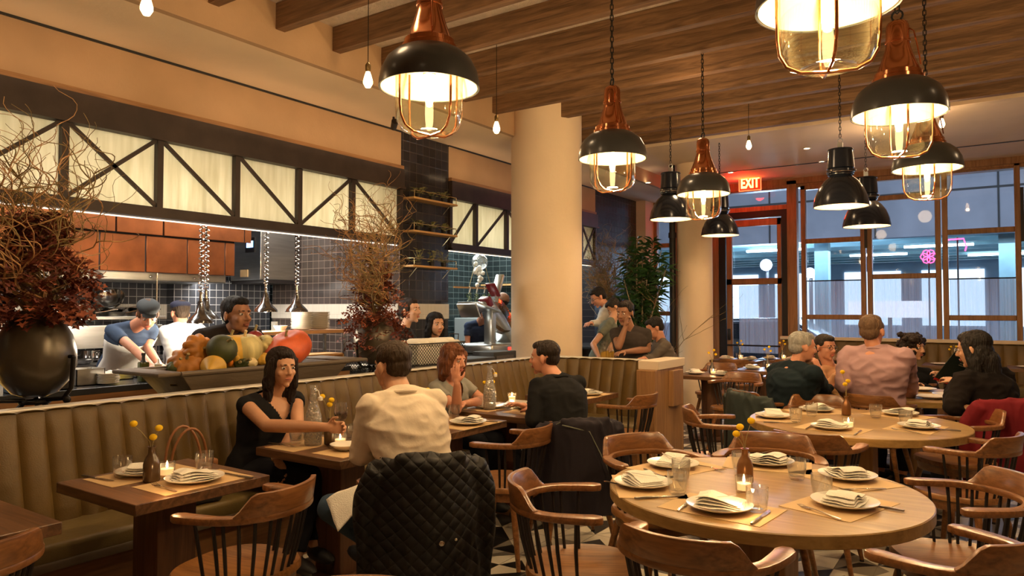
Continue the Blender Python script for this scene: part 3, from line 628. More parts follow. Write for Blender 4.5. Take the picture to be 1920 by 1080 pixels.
# oven with display
p = aty(475, 485, 5.9)
ov = thing('combi_oven', 'stainless oven with a small blue lit display', 'oven', (-7.72, 5.70, 1.84))
MB().box((-.30, -.22, .02), (.30, .30, .62)).build('oven_body', steel, ov, smooth=False, bevel=.01)
odf = MB().box((.02, -.235, .36), (.20, -.22, .54)).build('display_frame', black_steel, ov, smooth=False); MB().box((.05, -.240, .42), (.17, -.235, .50)).build('display', emit('blue_display', (.25, .50, 1), 6), odf, smooth=False)
MB().box((-.08, -.232, .06), (.06, -.22, .15)).build('notice_label', kraft, ov, smooth=False)
MB().box((-.45, -.18, -.02), (.32, .32, .02)).build('support_shelf', black_steel, ov, smooth=False)
# ---------------------------------------------------------------- pass counter
pc = thing('pass_counter', 'long wooden pass counter with a black top in front of the open kitchen', 'counter', (-5.72, 2.0, 0))
MB().box((-.42, -4.4, .90), (.42, 2.98, .945)).build('counter_top', mat('black_stone', (.035, .037, .042), .22, noise_s=6), pc, smooth=False, bevel=.004)
MB().box((-.36, -4.4, .0), (.30, 2.94, .90)).build('counter_body', oak, pc, smooth=False)
MB().box((.30, -4.4, .79), (.42, 2.96, .90)).build('front_rail', strip_w, pc, smooth=False)
for k in range(9): MB().box((.30, -4.3+k*.8, .0), (.35, -4.2+k*.8, .80)).build('front_post', strip_w, pc, smooth=False)
MB().box((.302, -4.4, .735), (.32, 2.58, .75)).build('light_strip', emit('yellow_counter_strip', (1, .55, .10), 5), pc, smooth=False)
pw = thing('pass_shelf', 'raised wooden pass shelf carrying the glowing plate stack', 'shelf', (-5.85, 4.25, .945))
MB().box((-.18, -.15, .31), (.18, 1.05, .345)).build('shelf_board', wood('pass_oak', (.40, .20, .08), (.60, .34, .15), 1, .4), pw, smooth=False, bevel=.004)
for y in (-.1, .5, 1.0):
    for x in (-.15, .15): MB().box((x-.012, y-.012, 0), (x+.012, y+.012, .31)).build('upright', steel, pw, smooth=False)
lc = thing('low_cabinet', 'low dark cabinet at the right end of the pass', 'cabinet', (-5.78, 5.52, 0))
MB().box((-.28, -.48, 0), (.28, .48, .80)).build('cabinet_body', black_steel, lc, smooth=False); MB().box((-.30, -.50, .80), (.30, .50, .83)).build('cabinet_top', MATS['black_stone'], lc, smooth=False)
# plates
plate = thing('dinner_plate', 'white round plate', 'plate')
MB().lathe([(0, .004), (.075, .004), (.128, .020), (.134, .024), (.134, .027), (.126, .025), (.075, .010), (0, .009)], seg=40).build('plate_disc', white_cer, plate)
k0 = 0
for s, (x, y, z, n, lab, grp) in enumerate([(-5.80, 4.78, 1.292, 15, 'white dinner plate in the left overlit stack on the pass shelf', 'plates in the left stack on the pass shelf'), (-5.82, 5.02, 1.292, 15, 'white dinner plate in the right overlit stack on the pass shelf', 'plates in the right stack on the pass shelf'),
        (-5.45, 2.72, .947, 9, 'white plate in the short stack near the oil bottle', 'plates stacked near the oil bottle')]):
    for k in range(n):
        place(plate, (x+random.uniform(-.003, .003), y+random.uniform(-.003, .003), z+k*(.0085 if s == 2 else .0115)), random.random()*6, lab, grp, scale=(.56 if s == 2 else .80))
MB_ = tag(MB().lathe([(0, 0), (.04, 0), (.07, .05), (.066, .05), (.036, .006), (0, .006)], seg=20).build('small_bowl', white_cer), 'small white bowl left of the bright plate stacks', 'bowl'); MB_.location = (-5.80, 4.52, 1.292)
# items on the pass
def cont(name, x, y, sx, sy, h, m, lab, cat, fill=None):
    t = thing(name, lab, cat, (x, y, .946)); MB().box((-sx, -sy, 0), (sx, sy, .006)).box((-sx, -sy, 0), (-sx+.006, sy, h)).box((sx-.006, -sy, 0), (sx, sy, h)).box((-sx, -sy, 0), (sx, -sy+.006, h)).box((-sx, sy-.006, 0), (sx, sy, h)).build('tray', m, t, smooth=False)
    if fill:
        f = MB()
        for _ in range(26): f.sph((random.uniform(-sx+.03, sx-.03), random.uniform(-sy+.03, sy-.03), h*.6+random.random()*.025), random.uniform(.014, .024), 7, 5)
        fo = f.build('contents', fill, t); fo['kind'] = 'stuff'
    return t
wht = mat('white_food', (.78, .74, .66), .7); grn = mat('green_food', (.15, .30, .05), .7)
cont('food_tray', -5.42, 2.34, .07, .09, .07, black_steel, 'black tray of white food beside the plate stack', 'tray', wht)
cont('food_tray', -5.60, 2.62, .10, .10, .12, steel, 'steel container behind the plate stack', 'container', wht)
cont('food_tray', -5.45, 3.35, .09, .14, .03, MATS['black_stone'], 'dark slate tray with green garnish near the chef', 'tray', grn)
cont('food_tray', -5.42, 2.12, .05, .07, .14, mat('blue_grey_plastic', (.06, .09, .12), .4), 'dark blue grey box beside the vase', 'box')
for i, (y, x) in enumerate([(3.55, -5.5), (3.75, -5.62), (2.95, -5.8), (3.2, -5.85), (1.75, -5.45), (1.4, -5.5)]):
    cont('food_tray', x, y, .08, .10, .06, steel, ['steel tray behind the long trough, nearest the chef', 'steel tray behind the gourds', 'steel tray by the chef apron', 'steel tray under the chef hands', 'steel tray left of the big vase', 'steel tray at the far left of the pass'][i], 'tray', [wht, grn, wht, grn, mat('orange_food', (.5, .12, .03), .7), wht][i])
ob = thing('oil_bottle', 'dark green square oil bottle on the pass', 'bottle', (-5.45, 2.98, .946))
MB().box((-.032, -.032, 0), (.032, .032, .15)).build('bottle_body', mat('dark_green_glass', (.05, .06, .012), .12, coat=.5), ob, bevel=.008); MB().lathe([(.03, .145), (.014, .165), (.012, .20), (.016, .20), (.016, .22), (0, .22)], seg=16).build('neck', rubber, ob)
yb = thing('squeeze_bottle', 'squeeze bottle of yellow oil on the pass', 'bottle', (-5.42, 3.08, .946))
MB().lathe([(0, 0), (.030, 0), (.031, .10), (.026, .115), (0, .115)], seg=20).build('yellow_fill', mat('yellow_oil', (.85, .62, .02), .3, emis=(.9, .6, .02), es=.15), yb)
MB().lathe([(.026, .115), (.028, .13), (.010, .145), (.004, .17), (0, .17)], seg=16).build('cap', white_cer, yb)
# heat lamps with coiled cords
def heat_lamp(x, y, zr, lab):
    t = thing('heat_lamp', lab, 'lamp', (x, y, zr)); top = 3.55-zr
    MB().lathe([(.112, 0), (.108, .018), (.085, .045), (.045, .085), (.028, .14), (.026, .19), (0, .19)], seg=32).lathe([(.110, .002), (.08, .04), (.04, .08), (0, .09)], seg=32).build('lamp_shade', mat('chrome_dark', (.22, .22, .23), .18, 1.0), t)
    MB().cyl((0, 0, .19), (0, 0, .27), .016, .012).build('socket', chrome, t)
    n = 420; pts = []
    for i in range(n): a = i*.55; z = .26+(top-.26)*(i/n)**1.18; pts.append((.019*math.cos(a), .019*math.sin(a), z))
    MB().tube(pts, .0048, 5).build('coiled_cord', chrome, t)
    MB().cyl((0, 0, .27), (0, 0, top), .003, seg=5).build('cable', black_steel, t)
    MB().sph((0, 0, .03), .035, 12, 8).build('bulb', emit('heat_bulb', (1, .80, .55), 14), t)
    light('POINT', (x, y, zr-.04), 22, (1, .84, .62), .04)
for (u, v, X_, l) in [(376, 606, -5.72, 'chrome heat lamp on a coiled cord, nearest to the camera'), (386, 598, -6.05, 'chrome heat lamp half hidden behind the nearest one'), (498, 585, -5.78, 'chrome heat lamp left of the plate stacks'), (556, 585, -5.80, 'chrome heat lamp above the plate stacks')]:
    p = atx(u, v, X_); heat_lamp(p.x, p.y, p.z, l)
# equipment rack under the pass shelf
mesh_m = mat('dark_wire', (.05, .045, .04), .5, .7)
def wire_basket(name, lab, loc, sx, sy, h, m=mesh_m, rz=0, towels=None, n=14):
    t = thing(name, lab, 'basket', loc, rz); b_ = MB()
    for z in (0, h): b_.tube([(-sx, -sy, z), (sx, -sy, z), (sx, sy, z), (-sx, sy, z)], .006, 6, closed=True)
    b_.build('rim', m, t)
    b2 = MB()
    def side(p, q):
        p = Vector(p); q = Vector(q); L_ = (q-p).length; k = max(3, int(L_/.035))
        for i in range(k):
            a = p+(q-p)*(i/k); c_ = p+(q-p)*((i+1)/k); rows = max(2, int(h/.03))
            for j in range(rows):
                z0 = h*j/rows; z1 = h*(j+1)/rows
                b2.bar((a.x, a.y, z0), (c_.x, c_.y, z1), .004, .003); b2.bar((a.x, a.y, z1), (c_.x, c_.y, z0), .004, .003)
    for p, q in (((-sx, -sy), (sx, -sy)), ((sx, -sy), (sx, sy)), ((sx, sy), (-sx, sy)), ((-sx, sy), (-sx, -sy))): side((*p, 0), (*q, 0))
    b2.box((-sx, -sy, 0), (sx, sy, .003)); b2.build('mesh_side', m, t, smooth=False)
    return t
wire_basket('wire_basket', 'dark wire basket of white cloths on the low cabinet', (-5.72, 5.40, .832), .14, .28, .14)
for k in range(3):
    o = MB().sph((0, 0, .03), (.10, .09, .035), 16, 8).build('folded_cloth', napkin_m); tag(o, ['crumpled white cloth in the dark wire basket, front', 'crumpled white cloth in the dark wire basket, middle', 'crumpled white cloth in the dark wire basket, back'][k], 'cloth', 'white cloths in the wire basket'); o.location = (-5.72, 5.23+.17*k, .845)
kd = thing('card_terminal', 'small grey keypad device on the rack under the pass shelf', 'device', (-5.62, 5.12, .832)); MB().box((-.02, -.05, 0), (.02, .05, .12)).build('device_body', rubber, kd, bevel=.006); MB().box((.02, -.035, .05), (.023, .035, .11)).build('screen', white_cer, kd, smooth=False)
wb = thing('wooden_box', 'open pale wooden box with a warm light inside, right of the trough', 'box', (-5.46, 4.66, .946))
MB().box((-.14, -.24, 0), (.14, .24, .015)).box((-.14, -.24, 0), (-.125, .24, .13)).box((-.14, -.24, 0), (.14, -.225, .13)).box((-.14, .225, 0), (.14, .24, .13)).box((-.14, -.24, .115), (.14, .24, .13)).build('box_body', brown_wood_box, wb, smooth=False)
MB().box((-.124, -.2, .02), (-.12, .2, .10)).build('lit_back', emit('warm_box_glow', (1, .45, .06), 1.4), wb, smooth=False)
# ---------------------------------------------------------------- shelves with plants on the tiled pillar
leafy = mat('dark_ivory_leaf', (.34, .34, .14), .5, noise_s=20, amt=.3)
for i, z in enumerate((2.765, 2.385, 1.985)):
    t = thing('wall_shelf', ['top small oak shelf on the tiled pillar', 'middle small oak shelf on the tiled pillar', 'lowest small oak shelf on the tiled pillar'][i], 'shelf', (XK+.002, 6.49, z))
    MB().box((0, -.40, 0), (.17, .40, .022)).build('shelf_board', wood('shelf_oak', (.45, .24, .08), (.62, .38, .15), 1, .5), t, smooth=False, bevel=.002)
    MB().tube([(.0, -.38, .10), (.16, -.38, .10), (.16, .38, .10), (0, .38, .10)], .004, 6).cyl((.16, .38, .02), (.16, .38, .10), .004).cyl((.16, -.38, .02), (.16, -.38, .10), .004).build('guard_rail', mat('brass_rail', (.75, .60, .35), .25, 1), t)
    for y in (-.3, .3): MB().bar((.01, y, -.11), (.13, y, -.002), .012, .004).build('bracket', MATS['brass_rail'], t)
    random.seed(i+3)
    for k, y in enumerate((-.22, .02, .24)):
        pl = thing('potted_plant', ['leafy potted plant at the near end of the %s shelf', 'leafy potted plant in the middle of the %s shelf', 'leafy potted plant at the far end of the %s shelf'][k] % ['top', 'middle', 'lowest'][i], 'plant', (XK+.085, 6.49+y, z+.023))
        MB().lathe([(0, 0), (.030, 0), (.038, .06), (.034, .06), (0, .05)], seg=16).build('pot', rubber, pl)
        lf = MB(); hh = .20 if i == 2 else .13
        for q in range(16):
            a = random.uniform(0, 6.28); rr_ = random.uniform(.02, .085); zz = random.uniform(.05, hh); c_ = Vector((rr_*math.cos(a)*.8, rr_*math.sin(a), zz)); s_ = random.uniform(.025, .045); ax = Vector((math.cos(a), math.sin(a), random.uniform(-.4, .5))).normalized(); sd = ax.cross(Vector((0, 0, 1))).normalized(); up_ = sd.cross(ax)
            lf.add([c_-ax*s_, c_+sd*s_*.7+up_*.004, c_+ax*s_*.2+sd*s_*.25, c_+ax*s_*1.1, c_+ax*s_*.2-sd*s_*.25, c_-sd*s_*.7+up_*.004, c_+up_*.008], [(0, 1, 6), (1, 2, 6), (2, 3, 6), (3, 4, 6), (4, 5, 6), (5, 0, 6)])
            lf.cyl((0, 0, .05), c_, .002, seg=4)
        lf.build('foliage', leafy, pl)
# ---------------------------------------------------------------- second kitchen: shelf, rack of herbs, slicer
p = atx(895, 455, -6.6)
s2 = thing('wall_shelf', 'long pale shelf on the far tiled wall behind the slicer', 'shelf', (-7.0, 10.72, 1.93)); MB().box((-.9, -.12, 0), (.45, .12, .03)).build('shelf_board', MATS['shelf_oak'], s2, smooth=False); MB().box((-.9, -.12, -.52), (.1, .12, -.49)).build('lower_board', MATS['shelf_oak'], s2, smooth=False)
MB().box((-.85, 0, -.5), (-.82, .12, 0)).build('bracket', black_steel, s2, smooth=False)
jr = tag(MB().lathe([(0, 0), (.05, 0), (.06, .03), (.05, .12), (.035, .13), (0, .13)], seg=20).build('glass_jar', glass), 'rounded glass jar on the far pale shelf', 'jar'); jr.location = (-6.75, 10.70, 1.961)
cn = atx(898, 500, -6.35); cf = thing('glass_ball_garland', 'cluster of white and glass balls hanging from a hook above the herbs', 'decoration', (cn.x, cn.y, cn.z))
gb = MB(); random.seed(4)
for (du, dv) in [(-8, -6), (-2, 6), (4, 2), (9, 6), (-6, 12), (1, 16), (7, 14), (-3, 24), (4, 26), (9, 30), (-8, 40), (12, 8), (-9, 10)]: gb.sph((random.uniform(-.05, .05), du*.0062*.9, -dv*.0068), .034, 12, 8)
gb.build('white_ball', white_cer, cf); MB().sph((0, .02, .07), .12, 20, 12).build('clear_ball', glass, cf)
MB().tube([(0, -.02, .25), (0, .03, .27), (0, .05, .31), (0, .02, .35), (0, -.03, .33), (0, -.02, .29)], .006, 6).cyl((0, 0, .18), (0, 0, .26), .003).cyl((0, .02, .34), (0, .02, 3.5-cn.z), .003, seg=5).build('hook', chrome, cf)
p = atx(895, 540, -6.35); hr = thing('hanging_rack', 'slim wooden rack on two ropes with herbs tied along it', 'rack', (p.x, p.y, p.z))
MB().box((-.012, -.55, -.012), (.012, .36, .012)).build('rail', MATS['shelf_oak'], hr, smooth=False); MB().cyl((0, .36, 0), (0, .05, .62), .004).cyl((0, -.20, 0), (0, .05, .62), .004).cyl((0, .05, .62), (0, .05, 3.5-p.z), .004).build('rope', stem_m, hr)
herb = mat('fresh_green_herbs', (.12, .17, .05), .7, noise_s=40, amt=.4); herb_f = mat('white_herb_flower', (.60, .62, .42), .8)
for k, y in enumerate((-.19, -.02, .17, .30)):
    hb = thing('herb_bunch', ['bunch of herbs hung upside down, first from the left', 'bunch of herbs hung upside down, second from the left', 'bunch of herbs hung upside down, third from the left', 'bunch of herbs hung upside down, fourth from the left'][k], 'herbs', (p.x, p.y+y, p.z-.012))
    MB().tube([(0, 0, .03), (.012, 0, 0), (0, 0, -.06)], .010, 6).build('twine', napkin_m, hb)
    hm = MB()
    for q in range(150):
        t_ = random.random(); a = random.uniform(0, 6.28); r_ = random.random()*(.02+.05*math.sin(min(1, t_*1.1)*2.6)); c_ = Vector((r_*math.cos(a), r_*math.sin(a), -.07-t_*.30)); s_ = random.uniform(.009, .018)
        hm.add([c_+Vector((random.uniform(-s_, s_), random.uniform(-s_, s_), random.uniform(-s_, s_))) for _ in range(4)], [(0, 1, 2), (0, 2, 3)], 0 if random.random() < .7 else 1)
    hm.build('leaves', [herb, herb_f], hb)
cz = atx(890, 690, -5.55)
c2 = thing('service_counter', 'dark service counter beyond the tiled pillar carrying the slicer', 'counter', (-5.40, 8.0, 0)); MB().box((-.35, -1.0, 0), (.30, 2.7, .90)).build('counter_body', black_steel, c2, smooth=False); MB().box((-.38, -1.02, .90), (.34, 2.72, .94)).build('counter_top', MATS['black_stone'], c2, smooth=False)
# meat slicer
p = atx(900, 655, -5.55); sl = thing('meat_slicer', 'large polished meat slicer with red trim on the service counter', 'slicer', (-5.38, p.y, .941), R(0)); sl.scale = (1.25, 1.4, 1.3)
alu = mat('cast_aluminium', (.62, .63, .62), .28, .9); redm = mat('dark_red_grip', (.22, .012, .02), .3)
MB().box((-.22, -.22, 0), (.20, .30, .10)).build('base', alu, sl, bevel=.03, seg=3)
MB().loft([[(-.10, .22, .08), (.10, .22, .08), (.10, .34, .08), (-.10, .34, .08)], [(-.06, .02, .34), (.06, .02, .34), (.06, .16, .36), (-.06, .16, .36)], [(-.04, -.16, .50), (.05, -.16, .50), (.05, -.05, .55), (-.04, -.05, .55)]]).build('arm', alu, sl, bevel=.015)
MB().cyl((-.04, .13, .36), (.0, .13, .38), .20, .20, 40).cyl((.0, .13, .38), (.02, .13, .385), .17, .06, 40).build('blade_guard', chrome, sl)
MB().obox((0, -.17, .45), (.26, .36, .02), Matrix.Rotation(R(-14), 3, 'X')).obox((.0, -.33, .42), (.24, .02, .14), Matrix.Rotation(R(28), 3, 'X')).build('carriage', alu, sl, bevel=.006)
MB().obox((.04, -.06, .24), (.10, .07, .42)).build('column', alu, sl, bevel=.01)
MB().obox((0, .10, .64), (.10, .035, .30), Matrix.Rotation(R(-22), 3, 'X')).build('pusher', alu, sl, bevel=.014)
MB().obox((.02, .01, .62), (.12, .018, .16), Matrix.Rotation(R(38), 3, 'X')).obox((.02, -.10, .50), (.12, .06, .10), Matrix.Rotation(R(30), 3, 'X')).build('grip', redm, sl, bevel=.008)
MB().box((.202, .02, .035), (.206, .10, .065)).build('switch', emit('red_switch', (1, .05, .03), 2), sl, smooth=False)
# steel fridge behind
fg = thing('steel_fridge', 'steel refrigerator with a vent grille behind the slicer', 'fridge', (-7.3, 10.3, 0)); MB().box((-.7, -.35, 0), (.75, .4, 1.35)).build('cabinet', mat('pale_steel', (.62, .66, .66), .35, .7), fg, smooth=False, bevel=.01)
gm = MB()
for i in range(4):
    for j in range(9): gm.box((-.28+i*.10, -.356, .98+j*.035), (-.20+i*.10, -.35, .998+j*.035))
gm.build('vent_grille', rubber, fg, smooth=False)
# black till device on the booth ledge
p = atx(930, 690, -4.75)
# ---------------------------------------------------------------- booth (L shaped banquette)
bo = thing('booth_banquette', 'L shaped channel tufted olive brown leather booth banquette', 'booth', (-4.0, 3.0, 0)); BO = Vector((-4.0, 3.0, 0))
SX0, SX1, BX0 = -3.86, -3.50, -4.0   # back foot, seat front, back top front
Y0b, YC = -2.0, 6.60                   # run along the wall, return at YC
# path of the inner face of the back: along +Y, a quarter turn, then along +X
rad = .50; path = []
y = Y0b
while y < YC-rad-.001: path.append((Vector((BX0, y, 0)), Vector((1, 0, 0)))); y += .127
na = 6
cx, cy = BX0+rad, YC-rad
for k in range(na+1):
    a = math.pi-k*math.pi/2/na; path.append((Vector((cx+rad*math.cos(a), cy+rad*math.sin(a), 0)), Vector((-math.cos(a), -math.sin(a), 0))))
x = cx+.127
while x < -2.74: path.append((Vector((x, YC, 0)), Vector((0, -1, 0)))); x += .127
path.append((Vector((-2.74, YC, 0)), Vector((0, -1, 0))))
def channel(p0, n0, p1, n1):
    nu, nv = 8, 12; vs = []; fs = []
    for j in range(nv+1):
        t = j/nv; z = .44+t*.545; lean = .14*(1-t)**1.0
        for i in range(nu+1):
            s = i/nu; p = p0.lerp(p1, s); n = n0.lerp(n1, s).normalized()
            bul = .020*(math.sin(math.pi*s)**.55)*(math.sin(math.pi*min(1, (t*1.02)))**.12 if t > 0 else 1)
            top = 0
            vs.append(p+n*(lean+bul-.0)+Vector((0, 0, z)))
    for i in range(nu+1):   # roll over the top
        s = i/nu; p = p0.lerp(p1, s); n = n0.lerp(n1, s).normalized(); bl = math.sin(math.pi*s)**.55
        vs.append(p+n*(.010+.006*bl)+Vector((0, 0, 0.985+.014*bl)))
    for i in range(nu+1):
        s = i/nu; p = p0.lerp(p1, s); n = n0.lerp(n1, s).normalized(); bl = math.sin(math.pi*s)**.55
        vs.append(p-n*.05+Vector((0, 0, 0.985+.006*bl)))
    for i in range(nu+1):
        s = i/nu; p = p0.lerp(p1, s); n = n0.lerp(n1, s).normalized(); vs.append(p-n*.06+Vector((0, 0, .44)))
    rows = nv+4
    for j in range(rows-1):
        for i in range(nu): a = j*(nu+1)+i; fs.append((a, a+1, a+nu+2, a+nu+1))
    return [v-BO for v in vs], fs
for (p0, n0), (p1, n1) in zip(path[:-1], path[1:]):
    if (p1-p0).length < .02: continue
    v_, f_ = channel(p0, n0, p1, n1); ch = MB().add(v_, f_).build('back_channel', leather, bo, angle=80)
# seat
def q(x, y, z): return Vector((x, y, z))-BO
seat = MB().box(q(SX0-.1, Y0b, .36), q(SX1, YC-.10, .455)).box(q(SX1-.02, YC-.62, .36), q(-2.74, YC-.10, .455))
seat.build('seat_cushion', leather_seat, bo, bevel=.025, seg=3)
MB().box(q(SX1-.045, Y0b, .335), q(SX1+.004, YC-.6, .38)).build('seat_piping', mat('grey_seat_trim', (.13, .10, .07), .5), bo, bevel=.01)
bs_ = wood('booth_base_wood', (.14, .06, .022), (.26, .12, .045), 1, .55)
MB().box(q(SX0-.1, Y0b, 0), q(SX1-.05, YC, .36)).box(q(SX1-.05, YC-.57, 0), q(-2.74, YC, .36)).build('base', bs_, bo, smooth=False)
MB().box(q(-4.12, Y0b, 0), q(-4.055, YC+.12, .985)).box(q(-4.12, YC+.055, 0), q(-2.74, YC+.12, .985)).build('back_board', bs_, bo, smooth=False)
MB().box(q(-4.14, Y0b, .985), q(-4.045, YC+.14, 1.0)).box(q(-4.14, YC+.045, .985), q(-2.74, YC+.14, 1.0)).build('top_cap', white_cer, bo, smooth=False, bevel=.003)
ep = thing('booth_end_panel', 'pale oak end post of the booth with a cream stone cap', 'panel', (-2.65, YC-.20, 0))
MB().box((-.09, -.36, 0), (.09, .34, .95)).build('post', oak_z, ep, smooth=False, bevel=.006); MB().box((-.10, -.30, .95), (.10, .36, 1.03)).build('cap', mat('cream_stone', (.66, .54, .40), .5), ep, smooth=False, bevel=.006)
MB().box((.09, -.05, .60), (.14, .20, .93)).build('side_block', oak_z, ep, smooth=False, bevel=.004)
# ledge behind the booth
lg = thing('service_ledge', 'low dark topped ledge running behind the booth', 'ledge', (-4.5, 3, 0))
MB().box((-.30, -5, 0), (.34, 3.7, .82)).build('ledge_body', black_steel, lg, smooth=False); MB().box((-.32, -5.02, .82), (.36, 3.72, .85)).build('ledge_top', MATS['black_stone'], lg, smooth=False)
lg2 = None
# black device boxes near the column
p = atx(965, 668, -4.62)
tl_ = thing('till_drawer', 'low black till box behind the booth corner', 'device', (-4.45, 5.75, .852)); MB().box((-.16, -.22, 0), (.16, .26, .16)).build('box_body', rubber, tl_, bevel=.008); MB().box((.16, -.18, .04), (.165, .22, .12)).build('front_plate', black_steel, tl_, smooth=False)
tl2 = thing('till_drawer', 'black card reader box beside the column', 'device', (-4.50, 6.28, .852)); MB().box((-.14, -.20, 0), (.14, .22, .20)).build('box_body', rubber, tl2, bevel=.008); MB().box((.14, -.16, .05), (.146, .16, .16)).build('front_plate', mat('speckled_grille', (.06, .05, .05), .6, noise_s=120, amt=.8), tl2, smooth=False)
# ---------------------------------------------------------------- vase arrangements
pot_m = mat('dark_bronze_pot', (.075, .060, .040), .32, .4, noise_s=4, amt=.35, bump=.1, bump_s=9)
branch_m = mat('willow_bark', (.22, .15, .055), .7, noise_s=30, amt=.3)
branch_p = mat('pale_willow_bark', (.40, .22, .09), .7, noise_s=30, amt=.3)
oakleaf = mat('russet_oak_leaf', (.23, .058, .022), .6, noise_s=30, amt=.4); oakleaf2 = mat('dark_red_oak_leaf', (.12, .024, .014), .6, noise_s=30, amt=.4)
def twig(mb, p, d, L_, r, depth, rnd, curl=1., mi=0):
    pts = [p.copy()]; n = max(5, int(L_/.035)); st = L_/n; ph = rnd.uniform(0, 6.3); kids = []
    bx = Vector((rnd.uniform(-1, 1), rnd.uniform(-1, 1), rnd.uniform(-.3, .3)))
    for i in range(n):
        w_ = Vector((math.sin(ph+i*.75)+.5*math.sin(i*1.9+ph), math.cos(ph*1.3+i*.62)+.5*math.sin(i*1.4+ph*2), .6*math.sin(i*.9+ph)))*.36*curl
        d = (d+w_+bx*.05+Vector((0, 0, .03))).normalized(); p = p+d*st; pts.append(p.copy())
        if depth > 0 and i > 1 and rnd.random() < .27: kids.append((p.copy(), (d+Vector((rnd.uniform(-1, 1), rnd.uniform(-1, 1), rnd.uniform(-.4, .8)))*.9).normalized(), L_*rnd.uniform(.3, .6), r*.55))
    mb.tube(pts, [max(.0016, r*(1-.72*i/n)) for i in range(n+1)], 5 if depth > 0 else 4, mi)
    for k in kids: twig(mb, k[0], k[1], k[2], k[3], depth-1, rnd, curl*1.15, mi)
def oak_leaf(mb, c, ax, nrm, s, mi):
    sd = ax.cross(nrm).normalized(); nrm = sd.cross(ax); out = [(0, 0), (.12, .10), (.22, .34), (.32, .14), (.42, .16), (.54, .42), (.62, .16), (.74, .14), (.80, .28), (.88, .10), (1.05, 0)]
    L_ = [c+ax*(a*s)+sd*(b_*s)+nrm*(.10*s*math.sin(a*3)) for a, b_ in out]; R_ = [c+ax*(a*s)-sd*(b_*s)+nrm*(.10*s*math.sin(a*3)) for a, b_ in out[1:-1]]
    mid = [c+ax*(a*s)+nrm*(.10*s*math.sin(a*3)-.03*s) for a in (.25, .5, .78)]
    n = len(out); vs = L_+R_+mid; r0 = n; m0 = n+len(R_); fs = []
    def near(a): return m0+(0 if a < .38 else 1 if a < .66 else 2)
    for i in range(n-1):
        a = (out[i][0]+out[i+1][0])/2; fs.append((i, i+1, near(a)))
        ri = 0 if i == 0 else r0+i-1; rj = n-1 if i == n-2 else r0+i; fs.append((ri, near(a), rj))
    mb.add(vs, fs, mi)
def arrangement(cx, cy, z0, s, lab, seed, spread, tall, nb, nl, stand=True, droop=0):
    rnd = random.Random(seed)
    v = thing('vase', lab, 'vase', (cx, cy, z0+.17)); r_ = .20*s
    prof = [(0, 0), (.06, .0), (.11, .02), (.17, .09), (.20, .17), (.198, .25), (.175, .34), (.135, .41), (.10, .445), (.105, .47), (.085, .47), (.08, .44)]
    MB().lathe([(a*s, b_*s) for a, b_ in prof], seg=48).build('pot', pot_m, v)
    st = MB()
    for k in range(3):
        a = k*2*math.pi/3+.5; c_, sn = math.cos(a), math.sin(a)
        st.tube([(c_*.05*s, sn*.05*s, -.02*s), (c_*.17*s, sn*.17*s, -.01*s), (c_*.215*s, sn*.215*s, .05*s), (c_*.225*s, sn*.225*s, .22*s)], .012*s, 8)
        st.tube([(c_*.04, sn*.04, -.02*s), (c_*.19*s, sn*.19*s, -.17)], .013*s, 8)
        st.sph((c_*.19*s, sn*.19*s, -.015*s), .022*s, 8, 6); st.cyl((c_*.225*s, sn*.225*s, .22*s), (c_*.19*s, sn*.19*s, .22*s), .010*s)
    st.tube([(math.cos(t)*.07, math.sin(t)*.07, -.03) for t in [j*math.pi/6 for j in range(12)]], .012*s, 6, closed=True)
    st.build('tripod_stand', iron, v)
    top = Vector((0, 0, .45*s)); bm_ = MB(); bm2 = MB()
    for k in range(nb):
        a = rnd.uniform(0, 6.283); tilt = rnd.uniform(.05, spread); d = Vector((math.cos(a)*tilt, math.sin(a)*tilt, 1)).normalized(); r0 = rnd.uniform(.005, .010)
        twig(bm_ if rnd.random() < .6 else bm2, top+Vector((math.cos(a), math.sin(a), 0))*rnd.uniform(0, .06*s), d, tall*rnd.uniform(.65, 1.05), r0, 2 if rnd.random() < .35 else 1, rnd)
    bm_.build('willow_branches', branch_m, v); bm2.build('pale_willow_branches', branch_p, v)
    lm = MB()
    for k in range(nl):
        a = rnd.uniform(0, 6.283); h = rnd.random()**1.3; rr_ = (.07+.145*math.sin(min(1, h*1.25+.15)*math.pi)**.8)*s*rnd.uniform(.35, 1.15)
        c_ = top+Vector((math.cos(a)*rr_*1.15, math.sin(a)*rr_*1.15, -.03+h*.60*s*tall/1.1-droop*rnd.random()*.25))
        ax = Vector((math.cos(a), math.sin(a), rnd.uniform(-.9, .5))).normalized(); nr = Vector((rnd.uniform(-1, 1), rnd.uniform(-1, 1), 1)).normalized()
        oak_leaf(lm, c_, ax, nr, rnd.uniform(.07, .12)*s, 0 if rnd.random() < .55 else 1)
    lm.build('oak_leaves', [oakleaf, oakleaf2], v)
    return v
arrangement(-4.42, 1.81, .85, 1.0, 'big dark bronze vase with curly willow and dark red oak leaves, left of the pass', 5, .42, 1.05, 30, 900)
arrangement(-4.50, 4.50, .85, .92, 'dark vase with curly willow and russet oak leaves behind the booth, mid picture', 9, .55, 1.10, 26, 620, droop=1.4)
arrangement(-4.95, 9.9, .95, .9, 'curly willow arrangement in front of the dark tiled pier', 14, .26, 1.15, 34, 40)
sb = thing('service_counter', 'dark sideboard behind the column carrying the willow arrangement', 'sideboard', (-4.92, 9.9, 0)); MB().box((-.25, -.6, 0), (.25, .6, .92)).build('sideboard_body', black_steel, sb, smooth=False); MB().box((-.27, -.63, .92), (.27, .63, .95)).build('sideboard_top', MATS['black_stone'], sb, smooth=False)
